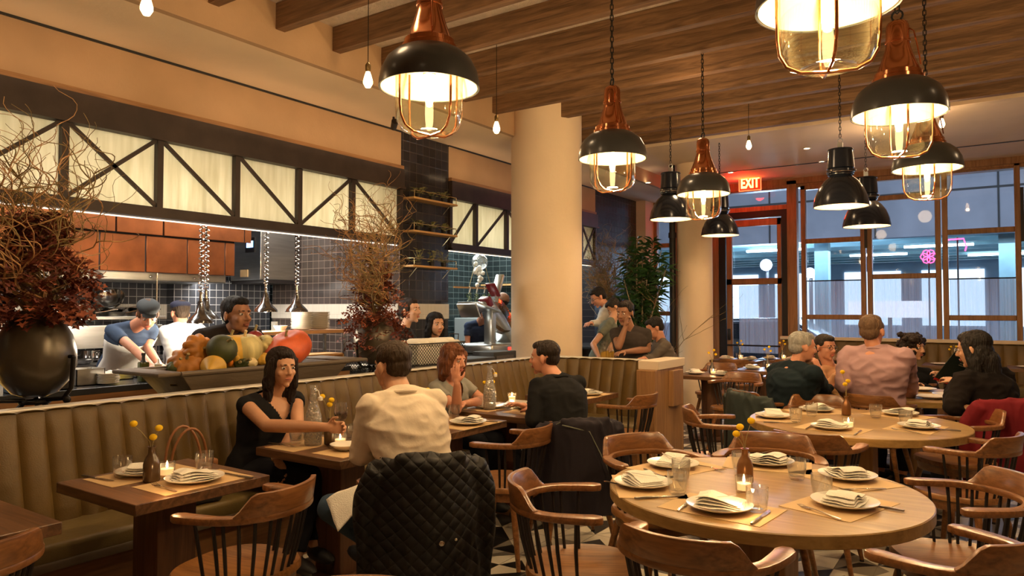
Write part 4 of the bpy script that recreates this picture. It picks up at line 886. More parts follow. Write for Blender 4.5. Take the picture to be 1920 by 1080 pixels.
# dracaena tree by the pier
green = mat('glossy_dark_leaf', (.025, .07, .018), .28, noise_s=15, amt=.5); gtrunk = mat('pale_trunk', (.32, .24, .16), .8)
rnd = random.Random(3)
p = at(1200, 560, 10.6); dt = thing('potted_tree', 'tall dracaena tree with narrow glossy leaves beside the cream pier', 'plant', (p.x, p.y, 0))
MB().lathe([(0, 0), (.18, 0), (.24, .40), (.22, .40), (0, .37)], seg=32).build('pot', pot_m, dt)
tm = MB(); lm = MB()
tips = []
for (u, v, d_) in [(1225, 455, 10.6), (1240, 470, 10.4), (1205, 470, 10.5), (1190, 505, 10.7), (1215, 510, 10.4), (1235, 520, 10.5), (1180, 540, 10.6), (1205, 550, 10.4), (1225, 560, 10.5), (1165, 570, 10.5), (1190, 590, 10.4), (1215, 605, 10.6), (1175, 485, 10.8), (1250, 500, 10.2), (1170, 525, 10.3), (1195, 450, 10.5)]:
    e = at(u, v, d_)-Vector((p.x, p.y, 0)); b0 = Vector((rnd.uniform(-.05, .05), rnd.uniform(-.05, .05), .38)); mid = (b0+e)/2+Vector((rnd.uniform(-.1, .1), rnd.uniform(-.1, .1), rnd.uniform(-.1, .1)))
    mid.x *= .6; mid.y *= .6; tm.tube([b0, mid, e], [.016, .012, .006], 6)
    for k in range(60):
        t_ = rnd.uniform(.35, 1.04); c_ = mid.lerp(e, t_) if t_ > .5 else mid; a = rnd.uniform(0, 6.28); ax = Vector((math.cos(a), math.sin(a), rnd.uniform(-.5, .7))).normalized(); sd = ax.cross(Vector((0, 0, 1))).normalized(); s_ = rnd.uniform(.16, .26); wv = .017; dn = Vector((0, 0, -.03))
        lm.add([c_, c_+ax*s_*.4+sd*wv+Vector((0, 0, .02)), c_+ax*s_+dn, c_+ax*s_*.4-sd*wv+Vector((0, 0, .02))], [(0, 1, 2), (0, 2, 3)])
tm.build('trunk', gtrunk, dt); lm.build('leaves', green, dt)
p = at(1235, 600, 11.2); tw = thing('bare_plant', 'thin branched plant with few leaves against the narrow window', 'plant', (p.x, p.y, 0)); rnd = random.Random(8); bm_ = MB(); 
MB().lathe([(0, 0), (.12, 0), (.15, .3), (.13, .3), (0, .28)], seg=24).build('pot', pot_m, tw)
for k in range(4): twig(bm_, Vector((0, 0, .28)), Vector((rnd.uniform(-.10, .12), rnd.uniform(-.1, .1), 1)).normalized(), 1.7, .007, 1, rnd, .18)
bm_.build('branches', branch_m, tw)
# ---------------------------------------------------------------- trough of gourds
ty0, ty1 = 2.45, 4.05; tz = 1.095
tr = thing('dough_trough', 'long grey wooden dough trough with flared sides filled with gourds', 'trough', (-4.50, (ty0+ty1)/2, .85)); hh = tz-.85; Lh = (ty1-ty0)/2
tm_ = mat('weathered_grey_brown_wood', (.115, .082, .050), .6, noise_s=5, amt=.22, stretch=(1, .2, 1), bump=.25, bump_s=25)
def ring(hx, hy, z): return [(-hx, -hy, z), (hx, -hy, z), (hx, hy, z), (-hx, hy, z)]
MB().loft([ring(.20, Lh-.30, .0), ring(.27, Lh-.10, hh), ring(.235, Lh-.135, hh), ring(.17, Lh-.33, .03)]).build('trough_body', tm_, tr, bevel=.006)
MB().box((-.275, -Lh-.05, hh-.012), (.275, -Lh+.12, hh+.014)).box((-.275, Lh-.12, hh-.012), (.275, Lh+.10, hh+.014)).build('end_lip', tm_, tr, bevel=.01)
MB().tube([(.27, -Lh+.1, hh), (.27, Lh-.1, hh)], .016, 8).tube([(-.27, -Lh+.1, hh), (-.27, Lh-.1, hh)], .016, 8).build('rim', tm_, tr)
def gourd(name, lab, u, v, d, r, sq=(1, 1, 1), ribs=0, rd=.08, m=None, rot=(0, 0, 0), stem=True, warts=0, seg=48, neck=None, st_m=None, mis=None):
    r *= 1.08; c_ = at(u, v, d); t = thing(name, lab, 'squash', c_, 0); t.rotation_euler = rot; b_ = MB(); vs = []; fs = []; nr = 20
    for j in range(nr+1):
        th = math.pi*j/nr
        for k in range(seg):
            ph = 2*math.pi*k/seg; rr_ = 1.0
            if ribs: rr_ *= 1-rd*(1-abs(math.sin(ribs*ph/2)))*math.sin(th)**.6*1.6
            dip = .14*math.exp(-(th/.35)**2)+.10*math.exp(-((math.pi-th)/.35)**2) if ribs else 0
            x_ = r*rr_*math.sin(th)*math.cos(ph)*sq[0]; y_ = r*rr_*math.sin(th)*math.sin(ph)*sq[1]; z_ = r*math.cos(th)*sq[2]*(1-dip*1.6)
            if neck: # pear / crookneck
                f_ = max(0, math.cos(th)); x_ *= 1-neck*f_; y_ *= 1-neck*f_; z_ *= 1+.8*f_
            if warts: h = noise.noise(Vector((x_, y_, z_))*55+Vector((u, 0, 0))); x_ *= 1+warts*max(0, h); y_ *= 1+warts*max(0, h)
            vs.append((x_, y_, z_))
    for j in range(nr):
        for k in range(seg): l = (k+1) % seg; fs.append((j*seg+k, j*seg+l, (j+1)*seg+l, (j+1)*seg+k))
    b_.add(vs, fs); o = b_.build('rind', m, t, angle=89)
    zt = r*sq[2]*(.80 if ribs else .97)*(1.8 if neck else 1)
    if stem: MB().tube([(0, 0, zt-.01), (.004, .002, zt+.02), (.014, .006, zt+.045)], [.014, .009, .011], 8).build('stem', st_m or stem_m, t)
    return t
og = mat('orange_ochre_rind', (.42, .16, .018), .5, noise_s=9, amt=.35, bump=.2, bump_s=20); gr_ = mat('dark_green_rind', (.052, .062, .018), .5, noise_s=7, amt=.4); yl = mat('yellow_rind', (.58, .34, .045), .45, noise_s=6, amt=.25)
cr_ = mat('striped_cream_rind', (.52, .45, .20), .5, noise_s=14, amt=.35, stretch=(1, 1, .2)); rd_ = mat('red_orange_rind', (.62, .11, .03), .45, noise_s=6, amt=.3); dr_ = mat('dark_red_rind', (.22, .02, .018), .4, noise_s=8, amt=.3); wh_ = mat('knobbly_white_rind', (.68, .54, .28), .6)
gourd('pumpkin', 'ribbed orange brown pumpkin lying at the left end of the trough', 352, 681, 5.0, .125, (1, 1, .62), 10, .14, og, (R(55), R(-10), R(60)))
gourd('pumpkin', 'ribbed orange brown pumpkin standing on edge above the lower one', 372, 657, 5.06, .115, (1, 1, .60), 10, .14, og, (R(75), R(10), R(95)))
gourd('gourd', 'dark green round squash with a small stem', 416, 655, 5.05, .098, (1, 1, .95), 0, 0, gr_, (R(20), R(50), R(20)))
gourd('squash', 'large yellow squash arching behind the green one', 433, 658, 5.30, .125, (1.0, 1.35, 1.0), 5, .03, yl, (0, 0, R(10)), stem=True)
gourd('squash', 'yellow crookneck squash low in front of the trough', 400, 688, 4.95, .068, (1.1, 1.2, .8), 0, 0, yl, (R(0), R(100), R(-50)), neck=.5)
gourd('pumpkin', 'big cream and pale green striped pumpkin in the middle', 461, 654, 5.35, .115, (1, 1, .95), 9, .05, cr_, (R(10), R(5), 0), st_m=wh_)
gourd('gourd', 'dark red apple shaped squash at the back', 478, 633, 5.65, .058, (1, 1, .9), 0, 0, dr_, (0, 0, 0))
gourd('gourd', 'small green and cream striped squash', 497, 646, 5.55, .072, (1, 1, .95), 9, .09, cr_, (R(50), R(20), 0))
gourd('pumpkin', 'large bright orange red pumpkin at the right end of the trough', 541, 654, 5.65, .15, (1.0, 1.45, .85), 7, .04, rd_, (R(20), 0, R(20)))
gourd('gourd', 'small warty yellow gourd under the striped squash', 492, 673, 5.40, .050, (1.1, 1.1, .85), 8, .05, yl, (R(20), 0, 0), warts=.12)
gourd('gourd', 'small knobbly cream gourd lying on the rim', 472, 680, 5.25, .033, (1, 1, 1.3), 0, 0, wh_, (R(80), R(40), 0), warts=.25, neck=.4)
gourd('gourd', 'small dark green gourd with an orange tip', 453, 683, 5.20, .042, (1, 1.3, .9), 8, .05, gr_, (0, R(60), 0), neck=.3)
gourd('gourd', 'tiny yellow topped gourd leaning on the green one', 443, 672, 5.18, .024, (1, 1, 1.2), 0, 0, yl, (R(30), R(40), 0), neck=.4)
gourd('gourd', 'tiny bright orange gourd beside the green squash', 432, 680, 5.15, .018, (1, 1, 1.5), 0, 0, mat('bright_orange_rind', (.75, .22, .02), .4), (R(10), R(20), 0))
gourd('gourd', 'grey green gourd tucked at the far left end', 330, 688, 4.95, .05, (1, 1.2, .8), 8, .05, gr_, (0, R(30), 0))
# packing bed so that the squashes rest in the trough
random.seed(5); bd = MB()
for _ in range(220): a = Vector((random.uniform(-.2, .2), random.uniform(-Lh+.2, Lh-.2), random.uniform(.03, hh-.05))); bd.tube([a, a+Vector((random.uniform(-.08, .08), random.uniform(-.08, .08), random.uniform(0, .04)))], .006, 4)
bdo = bd.build('straw_bedding', stem_m); bdo.location = (-4.50, (ty0+ty1)/2, .85); tag(bdo, 'dry straw bedding under the gourds in the trough', 'straw', kind='stuff')
# basket of rolled napkins
wk = wire_basket('wire_basket', 'large black wire basket of rolled napkins behind the grey shirted woman', (-4.42, 5.12, .99), .15, .36, .20)
MB().box((-.16, -.30, -.136), (.16, .30, -.01)).build('basket_stand', rubber, wk, smooth=False)
MB().tube([(-.03, -.36, .20), (-.03, -.37, .26), (.05, -.37, .26), (.05, -.36, .20)], .006, 6).tube([(-.05, .36, .20), (-.05, .37, .27), (.06, .37, .27), (.06, .36, .20)], .006, 6).build('handle', mesh_m, wk)
for k in range(7):
    o = MB().caps((-.10, 0, 0), (.10, 0, 0), .032, .036, 12).build('rolled_napkin', napkin_m); tag(o, 'rolled white napkin in the black wire basket, position %s from the near end' % ['first', 'second', 'third', 'fourth', 'fifth', 'sixth', 'seventh'][k], 'napkin', 'rolled napkins in the wire basket'); o.location = (-4.42, 4.82+k*.095, 1.175+.012*(k % 3)); o.rotation_euler = (0, 0, R(20+17*(k % 3)))
nf = MB().box((-.13, -.30, 0), (.13, .30, .16)).build('folded_napkins', napkin_m, bevel=.03); tag(nf, 'layer of folded white napkins filling the wire basket', 'napkins', kind='stuff'); nf.location = (-4.42, 5.12, .995)
# oil bottles behind the booth return
for k, (u, hgt) in enumerate([(1130, .20), (1138, .23), (1148, .21), (1133, .22), (1143, .19)]):
    p = at(u, 690, 7.85+.05*(k % 3)); t = thing('oil_bottle', 'clear bottle of golden oil behind the booth, number %s from the left' % ['one', 'three', 'five', 'two', 'four'][k], 'bottle', (p.x, p.y, .93), 0, 'oil bottles behind the booth')
    MB().lathe([(0, 0), (.024, 0), (.026, hgt*.6), (.010, hgt*.8), (.010, hgt), (0, hgt)], seg=16).build('bottle_glass', glass, t); MB().lathe([(0, .003), (.022, .003), (.023, hgt*.5), (0, hgt*.5)], seg=16).build('oil', mat('golden_oil', (.45, .26, .03), .2), t)
bc = thing('side_table', 'small dark stand behind the booth return for the oil bottles', 'stand', (-3.35, 7.22, 0)); MB().box((-.28, -.2, .89), (.28, .2, .93)).build('stand_top', MATS['black_stone'], bc, smooth=False); MB().box((-.04, -.04, 0), (.04, .04, .89)).build('leg', black_steel, bc, smooth=False); MB().box((-.18, -.14, 0), (.18, .14, .02)).build('foot', black_steel, bc, smooth=False)
# far banquette on the right
fb = thing('window_banquette', 'long olive leather banquette with cream top under the windows on the right', 'banquette', (-.6, 12.5, 0))
for k in range(38):
    x0 = -2.4+k*.16; v_, f_ = channel(Vector((x0, 0, 0)), Vector((0, -1, 0)), Vector((x0+.16, 0, 0)), Vector((0, -1, 0))); v_ = [p+BO for p in v_]; MB().add(v_, f_).build('back_channel', leather, fb, angle=80)
MB().box((-2.4, -.6, .30), (3.7, -.1, .46)).build('seat_cushion', leather_seat, fb, bevel=.03, seg=3); MB().box((-2.4, -.55, 0), (3.7, .1, .30)).build('base', bs_, fb, smooth=False)
MB().box((-2.45, .03, 0), (3.7, .10, 1.0)).build('back_board', bs_, fb, smooth=False); MB().box((-2.45, -.03, 1.0), (3.7, .12, 1.05)).build('top_cap', MATS['cream_stone'], fb, smooth=False, bevel=.005)
# ---------------------------------------------------------------- chairs
def arc_pts(n=40):
    # horseshoe of the arm rail in plan, open to +Y (front of the chair); returns (x, y, s) with s = -1..1 along the rail
    pts = []
    for i in range(n+1):
        s = -1+2*i/n; a = math.pi*1.5+s*math.pi*.60
        x = .245*math.cos(a)*1.0; y = .215*math.sin(a)-.03
        if abs(s) > .80: t = (abs(s)-.80)/.20; x = math.copysign(abs(x)+.02*t, x); y += .07*t
        pts.append((x, y, s))
    return pts
def make_chair():
    t = thing('spindle_chair', 'chair', 'chair'); P_ = arc_pts(44)
    # arm rail: flat horseshoe
    rings = []
    n = len(P_)
    for i, (x, y, s) in enumerate(P_):
        a = Vector(P_[min(i+1, n-1)][:2])-Vector(P_[max(i-1, 0)][:2]); a.normalize(); nr = Vector((a.y, -a.x))   # outward
        w_ = .026+.010*max(0, (abs(s)-.7)/.3) if abs(s) < .985 else .018; zc = .712
        lean = .0
        rings.append([(x-nr.x*w_, y-nr.y*w_, zc-.014), (x+nr.x*w_, y+nr.y*w_, zc-.014), (x+nr.x*w_, y+nr.y*w_, zc+.014), (x-nr.x*w_, y-nr.y*w_, zc+.014)])
    MB().loft(rings).build('arm_rail', chair_w, t, bevel=.007, seg=2)
    # raised crest on the back
    rings = []
    for i, (x, y, s) in enumerate(P_):
        if abs(s) > .56: continue
        a = Vector(P_[i+1][:2])-Vector(P_[i-1][:2]); a.normalize(); nr = Vector((a.y, -a.x)); k = max(0, (abs(s)-.36)/.20); h = .082*(1-k*k*(3-2*k) if k < 1 else 0)+.004
        o_ = .012*h/.08; off = .004
        rings.append([(x-nr.x*(.014-off), y-nr.y*(.014-off), .722), (x+nr.x*(.022+off), y+nr.y*(.022+off), .722), (x+nr.x*(.020+off+o_), y+nr.y*(.020+off+o_), .724+h), (x-nr.x*(.002-off-o_), y-nr.y*(.002-off-o_), .724+h)])
    MB().loft(rings).build('crest_rail', chair_w, t, bevel=.005, seg=2)
    # seat
    ring0 = []
    for k in range(40):
        a = 2*math.pi*k/40; sx = .235*abs(math.cos(a))**.75*math.copysign(1, math.cos(a)); sy = .225*abs(math.sin(a))**.75*math.copysign(1, math.sin(a)); ring0.append((sx*(1.04 if sy > 0 else .97), sy+.02))
    MB().loft([[(x*.97, y*.97, .432) for x, y in ring0], [(x, y, .436) for x, y in ring0], [(x, y, .458) for x, y in ring0], [(x*.975, y*.975, .466) for x, y in ring0], [(x*.8, y*.8, .458) for x, y in ring0], [(x*.3, y*.3, .454) for x, y in ring0]]).build('seat', seat_w, t)
    MB().loft([[(x*.9, y*.9, .38) for x, y in ring0], [(x*.93, y*.93, .434) for x, y in ring0], [(x*.86, y*.86, .434) for x, y in ring0], [(x*.83, y*.83, .38) for x, y in ring0]], cap=False).build('seat_frame', chair_w, t)
    for k in range(15):
        s = -.86+1.72*k/14; i = min(range(n), key=lambda j: abs(P_[j][2]-s)); x, y, _ = P_[i]
        MB().tube([(x*.78, y*.80+.005, .455), (x*.9, y*.91, .58), (x, y, .70)], [.0065, .0075, .0065], 8).build('spindle', black_steel, t)
    for sx in (-1, 1):
        for sy in (-1, 1):
            MB().tube([(sx*.15, sy*.14+.02, .40), (sx*.19, sy*.18+.02, .20), (sx*.225, sy*.215+.02, .012)], [.021, .018, .012], 10).cyl((sx*.225, sy*.215+.02, 0), (sx*.2255, sy*.2155+.02, .014), .013, .012, 10, 1).build('leg', [chair_w, rubber], t)
    return t
chair0 = make_chair()
def chair(x, y, face, label, group=None): return place(chair0, (x, y, 0), math.atan2(face[1], face[0])-math.pi/2, label, group)
def rail_at(u, v, fx, fy, z=.712, back=.265):
    # chair whose back rail middle is seen at this pixel; f = direction it faces
    p = atz(u, v, z); f = Vector((fx, fy)).normalized(); return p.x+f.x*back, p.y+f.y*back, (f.x, f.y)
# ---------------------------------------------------------------- tables
def booth_table(x0, x1, y0, y1, label):
    t = thing('booth_table', label, 'table', ((x0+x1)/2, (y0+y1)/2, 0)); a, b_ = (x1-x0)/2, (y1-y0)/2
    MB().box((-a, -b_, .695), (a, b_, .74)).build('table_top', walnut, t, bevel=.003, seg=1)
    MB().box((-.10, -.09, .05), (.10, .09, .695)).build('pedestal', walnut_z, t, smooth=False, bevel=.004)
    MB().box((-.24, -.20, 0), (.24, .20, .05)).build('foot', walnut, t, smooth=False, bevel=.006); return t
BT = [(-3.44, -2.79, .62, 1.24, 'walnut booth table cut off at the lower left edge of the picture'), (-3.44, -2.785, 1.50, 2.12, 'empty laid walnut booth table at the front left, with three yellow flowers'), (-3.41, -2.735, 2.50, 3.12, 'walnut booth table between the black topped woman and the man in the white shirt'),
      (-3.42, -2.80, 3.44, 4.06, 'walnut booth table beyond the man in the white shirt'), (-3.42, -2.73, 4.22, 4.84, 'walnut booth table between the grey shirted woman and the man in the black sweater'), (-3.50, -2.89, 5.35, 5.98, 'walnut booth table nearest the booth corner')]
for a in BT: booth_table(*a)
def round_table(x, y, r, label):
    t = thing('round_table', label, 'table', (x, y, 0))
    MB().lathe([(0, .69), (r-.004, .69), (r, .694), (r, .736), (r-.004, .74), (0, .74)], seg=96).build('table_top', oak, t, angle=30)
    MB().box((-.12, -.12, .05), (.12, .12, .69)).build('pedestal', oak_z, t, smooth=False, bevel=.01); MB().box((-.34, -.06, 0), (.34, .06, .05)).box((-.06, -.34, 0), (.06, .34, .05)).build('cross_foot', black_steel, t, smooth=False, bevel=.004); return t
T1 = (-.85, 3.14, .64); T2 = (-.82, 5.34, .68); T3 = (-.72, 7.38, .64)
round_table(*T1, 'big round pale oak table in the foreground laid for six')
round_table(*T2, 'round pale oak table behind the foreground one, laid for five')
round_table(*T3, 'round oak table shared by the group of five guests')
def two_top(x, y, rz, label, sx=.35, sy=.32):
    t = thing('dining_table', label, 'table', (x, y, 0), rz)
    MB().box((-sx, -sy, .70), (sx, sy, .74)).build('table_top', walnut, t, bevel=.003, seg=1); MB().cyl((0, 0, .03), (0, 0, .70), .11, seg=24).build('pedestal', walnut_z, t); MB().lathe([(0, 0), (.26, 0), (.26, .02), (.1, .035), (0, .035)], seg=32).build('foot', walnut_z, t); return t
FT = [(-2.80, 8.25, 'far walnut table directly behind the booth end post'), (-2.45, 9.35, 'far walnut table right of the one behind the booth end post'), (-3.28, 10.95, 'far walnut table near the round column, with a tall flower'), (-2.75, 11.35, 'far walnut table in front of the glowing red door')]
ftp = [two_top(x, y, 0, l) for x, y, l in FT]
two_top(.42, 11.55, 0, 'walnut table by the window banquette at the right edge'); two_top(-.55, 11.55, 0, 'walnut table by the window banquette behind the curly haired woman')
# ---------------------------------------------------------------- chairs placed
random.seed(2)
def ch(u, v, fx, fy, lab, g=None): x, y, f = rail_at(u, v, fx, fy); return chair(x, y, f, lab, g)
_p = ray(792, 540)*3.30; MANCH = (_p.x, _p.y, 50)
_p = ray(1072, 540)*4.62; BLKCH = (_p.x, _p.y, 48)
def chd(x, y, deg, lab): return place(chair0, (x, y, 0), R(deg), lab)
chd(-2.56, 1.82, 103, 'chair at the empty front left table, its back to the camera')
chd(-2.74, .86, 95, 'chair cut off at the lower left corner of the picture')
chd(*MANCH,  'chair of the man in the white shirt, hidden under the black quilted jacket')
chd(-2.50, 3.62, 97, 'empty chair just behind the man in the white shirt')
chd(*BLKCH,  'chair of the man in the black sweater, under a dark denim jacket')
chd(-2.62, 5.52, 86, 'empty chair at the table nearest the booth corner')
chd(-1.45, 2.60, -62, 'chair left of the big round table, turned so its seat shows')
chd(-1.50, 3.55, -122, 'chair at the upper left of the big round table')
chd(-.84, 2.36, 0, 'chair in the foreground centre tucked under the near side of the big round table')
chd(-.17, 2.78, 66, 'chair at the lower right corner beside the big round table')
chd(-.16, 3.58, 118, 'chair on the right side of the big round table')
chd(-1.02, 3.92, 190, 'chair on the far side of the big round table')
chd(-1.22, 1.12, 200, 'chair at the bottom edge of the picture, only its top rail showing')
chd(-.92, 4.50, 2, 'chair on the near side of the second round table, pink light on its rail')
chd(-.18, 4.90, 69, 'chair right of the second round table with its seat showing')
chd(-1.62, 5.02, -68, 'chair left of the second round table catching white window light')
chd(-1.16, 5.99, -160, 'chair on the far left side of the second round table, before the grey haired man')
chd(-.26, 5.90, 132, 'chair at the far right side of the second round table')
chd(-2.35, 7.72, 175, 'far chair with its back to the camera right of the booth end post')
chd(-2.02, 8.62, 5, 'far chair in front of the table with the glossy window reflection')
chd(-2.98, 8.98, 180, 'far chair between the two nearer far tables')
chd(-3.1, 10.2, 10, 'far chair in front of the far table near the round column')
chd(-2.4, 10.55, -5, 'far chair in front of the table before the red door')
chd(-2.12, 11.9, 170, 'far chair behind the table before the red door')
# ---------------------------------------------------------------- copper lamps
def copper_lamp():
    t = thing('copper_pendant_lamp', 'lamp', 'lamp')
    MB().lathe([(.225, 0), (.224, .03), (.215, .075), (.19, .125), (.15, .16), (.115, .178), (.095, .185), (.09, .182), (.11, .172), (.146, .153), (.184, .12), (.208, .072), (.217, .03), (.219, 0)], close=True, seg=64).build('shade', enamel, t)
    MB().lathe([(.2155, .004), (.212, .03), (.203, .07), (.180, .114), (.142, .147), (.09, .168), (.0, .17)], seg=64).build('shade_lining', enamel_in, t)
    MB().lathe([(.122, .172), (.122, .190), (.112, .196), (.112, .215), (.102, .225), (.078, .285), (.062, .335), (.056, .36), (.056, .372), (.060, .374), (.060, .384), (.055, .387), (.054, .455), (.048, .475), (.030, .488), (0, .49)], seg=48).build('copper_neck', copper, t)
    MB().lathe([(.150, .12), (.151, -.10), (.146, -.15), (.124, -.188), (.088, -.204), (.05, -.190), (0, -.182)], seg=56).build('glass_jar', jar, t)
    for k in range(2):
        a = k*math.pi/2+.5; c_, s_ = math.cos(a), math.sin(a); pr = [(.157, .10), (.157, -.02), (.156, -.10), (.150, -.15), (.128, -.19), (.085, -.212), (.0, -.216)]
        pts = [(r_*c_, r_*s_, z+(.006 if k else 0)) for r_, z in pr]+[(-r_*c_, -r_*s_, z+(.006 if k else 0)) for r_, z in reversed(pr[:-1])]
        MB().tube(pts, .0055, 8).build('cage_wire', copper, t)
    sk_ = MB().cyl((0, 0, .06), (0, 0, .168), .028, seg=16).build('socket', white_cer, t)
    MB().lathe([(0, -.085), (.012, -.080), (.019, -.05), (.019, .02), (.015, .06), (0, .06)], seg=20).build('bulb', bulb_m, sk_)
    hk = MB(); hk.tube([(.05, 0, .44), (.075, 0, .42), (.085, 0, .37), (.10, 0, .28), (.105, 0, .24)], .004, 6); hk.build('clip', copper, t)
    ln = MB(); z = .50; k = 0; ln.tube([(math.cos(a)*.026, 0, .515+math.sin(a)*.026) for a in [j*math.pi/6 for j in range(12)]], .0055, 6, closed=True); z = .535
    while z < 3.93-2.49-.01:
        x_, y_ = ((.010, 0), (0, .010))[k % 2]; ln.tube([(x_, y_, z), (x_, y_, z+.030), (0, 0, z+.040), (-x_, -y_, z+.030), (-x_, -y_, z), (0, 0, z-.010)], .0036, 6, closed=True); z += .036; k += 1
    ln.build('chain', iron, t); MB().lathe([(0, 1.44), (.045, 1.44), (.05, 1.425), (.015, 1.405), (0, 1.405)], seg=24).build('ceiling_cap', iron, t); return t
cl = copper_lamp()
for (x, y), l in zip(COPPER_LAMPS, ['large copper and charcoal pendant, upper left, nearest the booth tables', 'copper and charcoal pendant right of the round column', 'smallest looking copper pendant, in front of the exit sign', 'large copper pendant at the upper right, in front of another', 'copper pendant low at the right with a starry bulb', 'copper pendant cropped by the top edge, its glass jar showing']): place(cl, (x, y, 2.49), R(20*x), l)
def bell():
    t = thing('bell_pendant_lamp', 'lamp', 'lamp')
    MB().lathe([(.25, 0), (.247, .03), (.232, .10), (.20, .18), (.155, .245), (.11, .285), (.10, .30), (.096, .298), (.106, .28), (.15, .24), (.194, .177), (.226, .098), (.241, .03), (.244, 0)], close=True, seg=64).build('shade', enamel_b, t)
    MB().lathe([(.240, .004), (.222, .098), (.190, .175), (.147, .236), (.10, .275), (0, .285)], seg=48).build('shade_lining', enamel_in, t)
    MB().lathe([(.10, .298), (.115, .305), (.118, .315), (.10, .322), (.128, .335), (.128, .355), (.112, .365), (.122, .372), (.110, .54), (.116, .545), (.114, .556), (.03, .565), (0, .565)], seg=48).build('housing', enamel_b, t)
    MB().lathe([(.121, .325), (.123, .33), (.121, .335)], close=True, seg=40).build('chrome_ring', chrome, t)
    for a in (0, 2.1, 4.2): MB().sph((math.cos(a)*.125, math.sin(a)*.125, .345), .014, 8, 6).build('wing_nut', chrome, t)
    MB().box((-.022, -.022, .565), (.022, .022, .62)).tube([(math.cos(a)*.022, 0, .64+math.sin(a)*.022) for a in [j*math.pi/5 for j in range(10)]], .005, 6, closed=True).build('hook_block', alu, t)
    MB().sph((0, 0, .14), .04, 16, 10).build('bulb', emit('soft_bulb', (1, .72, .42), 14), t)
    ln = MB(); z = .675; k = 0
    while z < 1.62:
        x_, y_ = ((.009, 0), (0, .009))[k % 2]; ln.tube([(x_, y_, z), (x_, y_, z+.028), (0, 0, z+.037), (-x_, -y_, z+.028), (-x_, -y_, z), (0, 0, z-.009)], .0033, 6, closed=True); z += .034; k += 1
    ln.cyl((0, 0, 1.6), (0, 0, 1.75), .003, seg=5); ln.build('chain', iron, t); return t
be = bell()
for p, l in zip(BLACK_LAMPS, ['black bell pendant left of the small copper lamp', 'black bell pendant nearest, right of the exit sign', 'black bell pendant partly behind the nearest bell pendant', 'black bell pendant low in front of the red door']): place(be, (p.x, p.y, p.z-.0), 0, l)
# small bare bulbs
def edison():
    t = thing('bare_bulb', 'bulb', 'light bulb'); MB().lathe([(0, -.06), (.016, -.055), (.030, -.03), (.030, -.012), (.020, .025), (.013, .045), (0, .047)], seg=24).build('bulb_glass', edison_m, t)
    MB().lathe([(0, .045), (.015, .045), (.018, .06), (.018, .09), (.008, .105), (0, .105)], seg=16).build('socket', mat('old_brass', (.20, .13, .05), .4, .8), t); MB().cyl((0, 0, .10), (0, 0, 1.6), .0028, seg=5).build('cord', iron, t); return t
eb = edison()
for (u, v, d, l) in [(275, 8, 3.6, 'bare glowing bulb cut by the top edge, upper left'), (690, 148, 4.6, 'bare glowing bulb left of the large copper pendant'), (931, 238, 6.2, 'bare glowing bulb just left of the big column'), (1404, 271, 8.2, 'bare glowing bulb above the exit sign'), (1766, 230, 8.0, 'bare glowing bulb behind the upper right copper pendant')]:
    p = at(u, v, d); o = place(eb, p, 0, l)
    for c_ in o.children:
        if c_.name.startswith('cord'): c_.location.z = .10*(1-((3.76 if p.y > 9.3 else 3.90)-p.z-.10)/1.5); c_.scale.z = ((3.76 if p.y > 9.3 else 3.90)-p.z-.10)/1.5
    light('POINT', (p.x, p.y, p.z-.09), 4, WARM, .03)
# ---------------------------------------------------------------- table settings
TZ = .7405
def napkin_proto(seed, w_=.075, h_=.055):
    rnd = random.Random(seed); mb = MB()
    for L_ in range(4):
        n = 14; m = 8; vs = []; fs = []; ox = rnd.uniform(-.004, .004); oy = rnd.uniform(-.003, .003); z0 = .003+L_*.0045
        for s_ in (0, 1):
            for j in range(m+1):
                for i in range(n+1):
                    x = (i/n-.5)*2*w_*(1-.05*L_)+ox; y = (j/m-.5)*2*h_*(1-.07*L_)+oy
                    h = noise.noise(Vector((x*22, y*22, seed+L_*.04)))*.007; e_ = min(i, n-i, j, m-j); z = z0+h+(.003 if e_ > 0 else .0015)*s_+.006*L_*math.exp(-((x+.03)/.05)**2)
                    vs.append((x, y, max(.0005, z)))
        K = (n+1)*(m+1)
        for j in range(m):
            for i in range(n): a = j*(n+1)+i; fs.append((a, a+1, a+n+2, a+n+1)); fs.append((K+a, K+a+n+1, K+a+n+2, K+a+1))
        for i in range(n): fs.append((i, K+i, K+i+1, i+1)); a = m*(n+1)+i; fs.append((a, a+1, K+a+1, K+a))
        for j in range(m): a = j*(n+1); fs.append((a, a+n+1, K+a+n+1, K+a)); a += n; fs.append((a, K+a, K+a+n+1, a+n+1))
        mb.add(vs, fs)
    t = thing('folded_napkin', 'napkin', 'napkin'); mb.build('linen', napkin_m, t, angle=60)
    vs = []; fs = []
    for i in range(19):
        x = (i/18-.5)*1.5*w_; y0 = .012; hz = .0225+.0065*math.exp(-((x+.03)/.05)**2)*3+.003
        for dy in (0, .005): vs.append((x*.4+.02, (i/18-.5)*1.7*h_, .024+.003+.018*math.exp(-((x*.4+.05)/.05)**2)) if dy == 0 else (x*.4+.026, (i/18-.5)*1.7*h_, .024+.003+.018*math.exp(-((x*.4+.056)/.05)**2)))
    for i in range(18): a = 2*i; fs.append((a, a+1, a+3, a+2))
    MB().add(vs, fs).build('grey_stripe', stripe_m, t); return t
naps = [napkin_proto(1), napkin_proto(5), napkin_proto(9)]
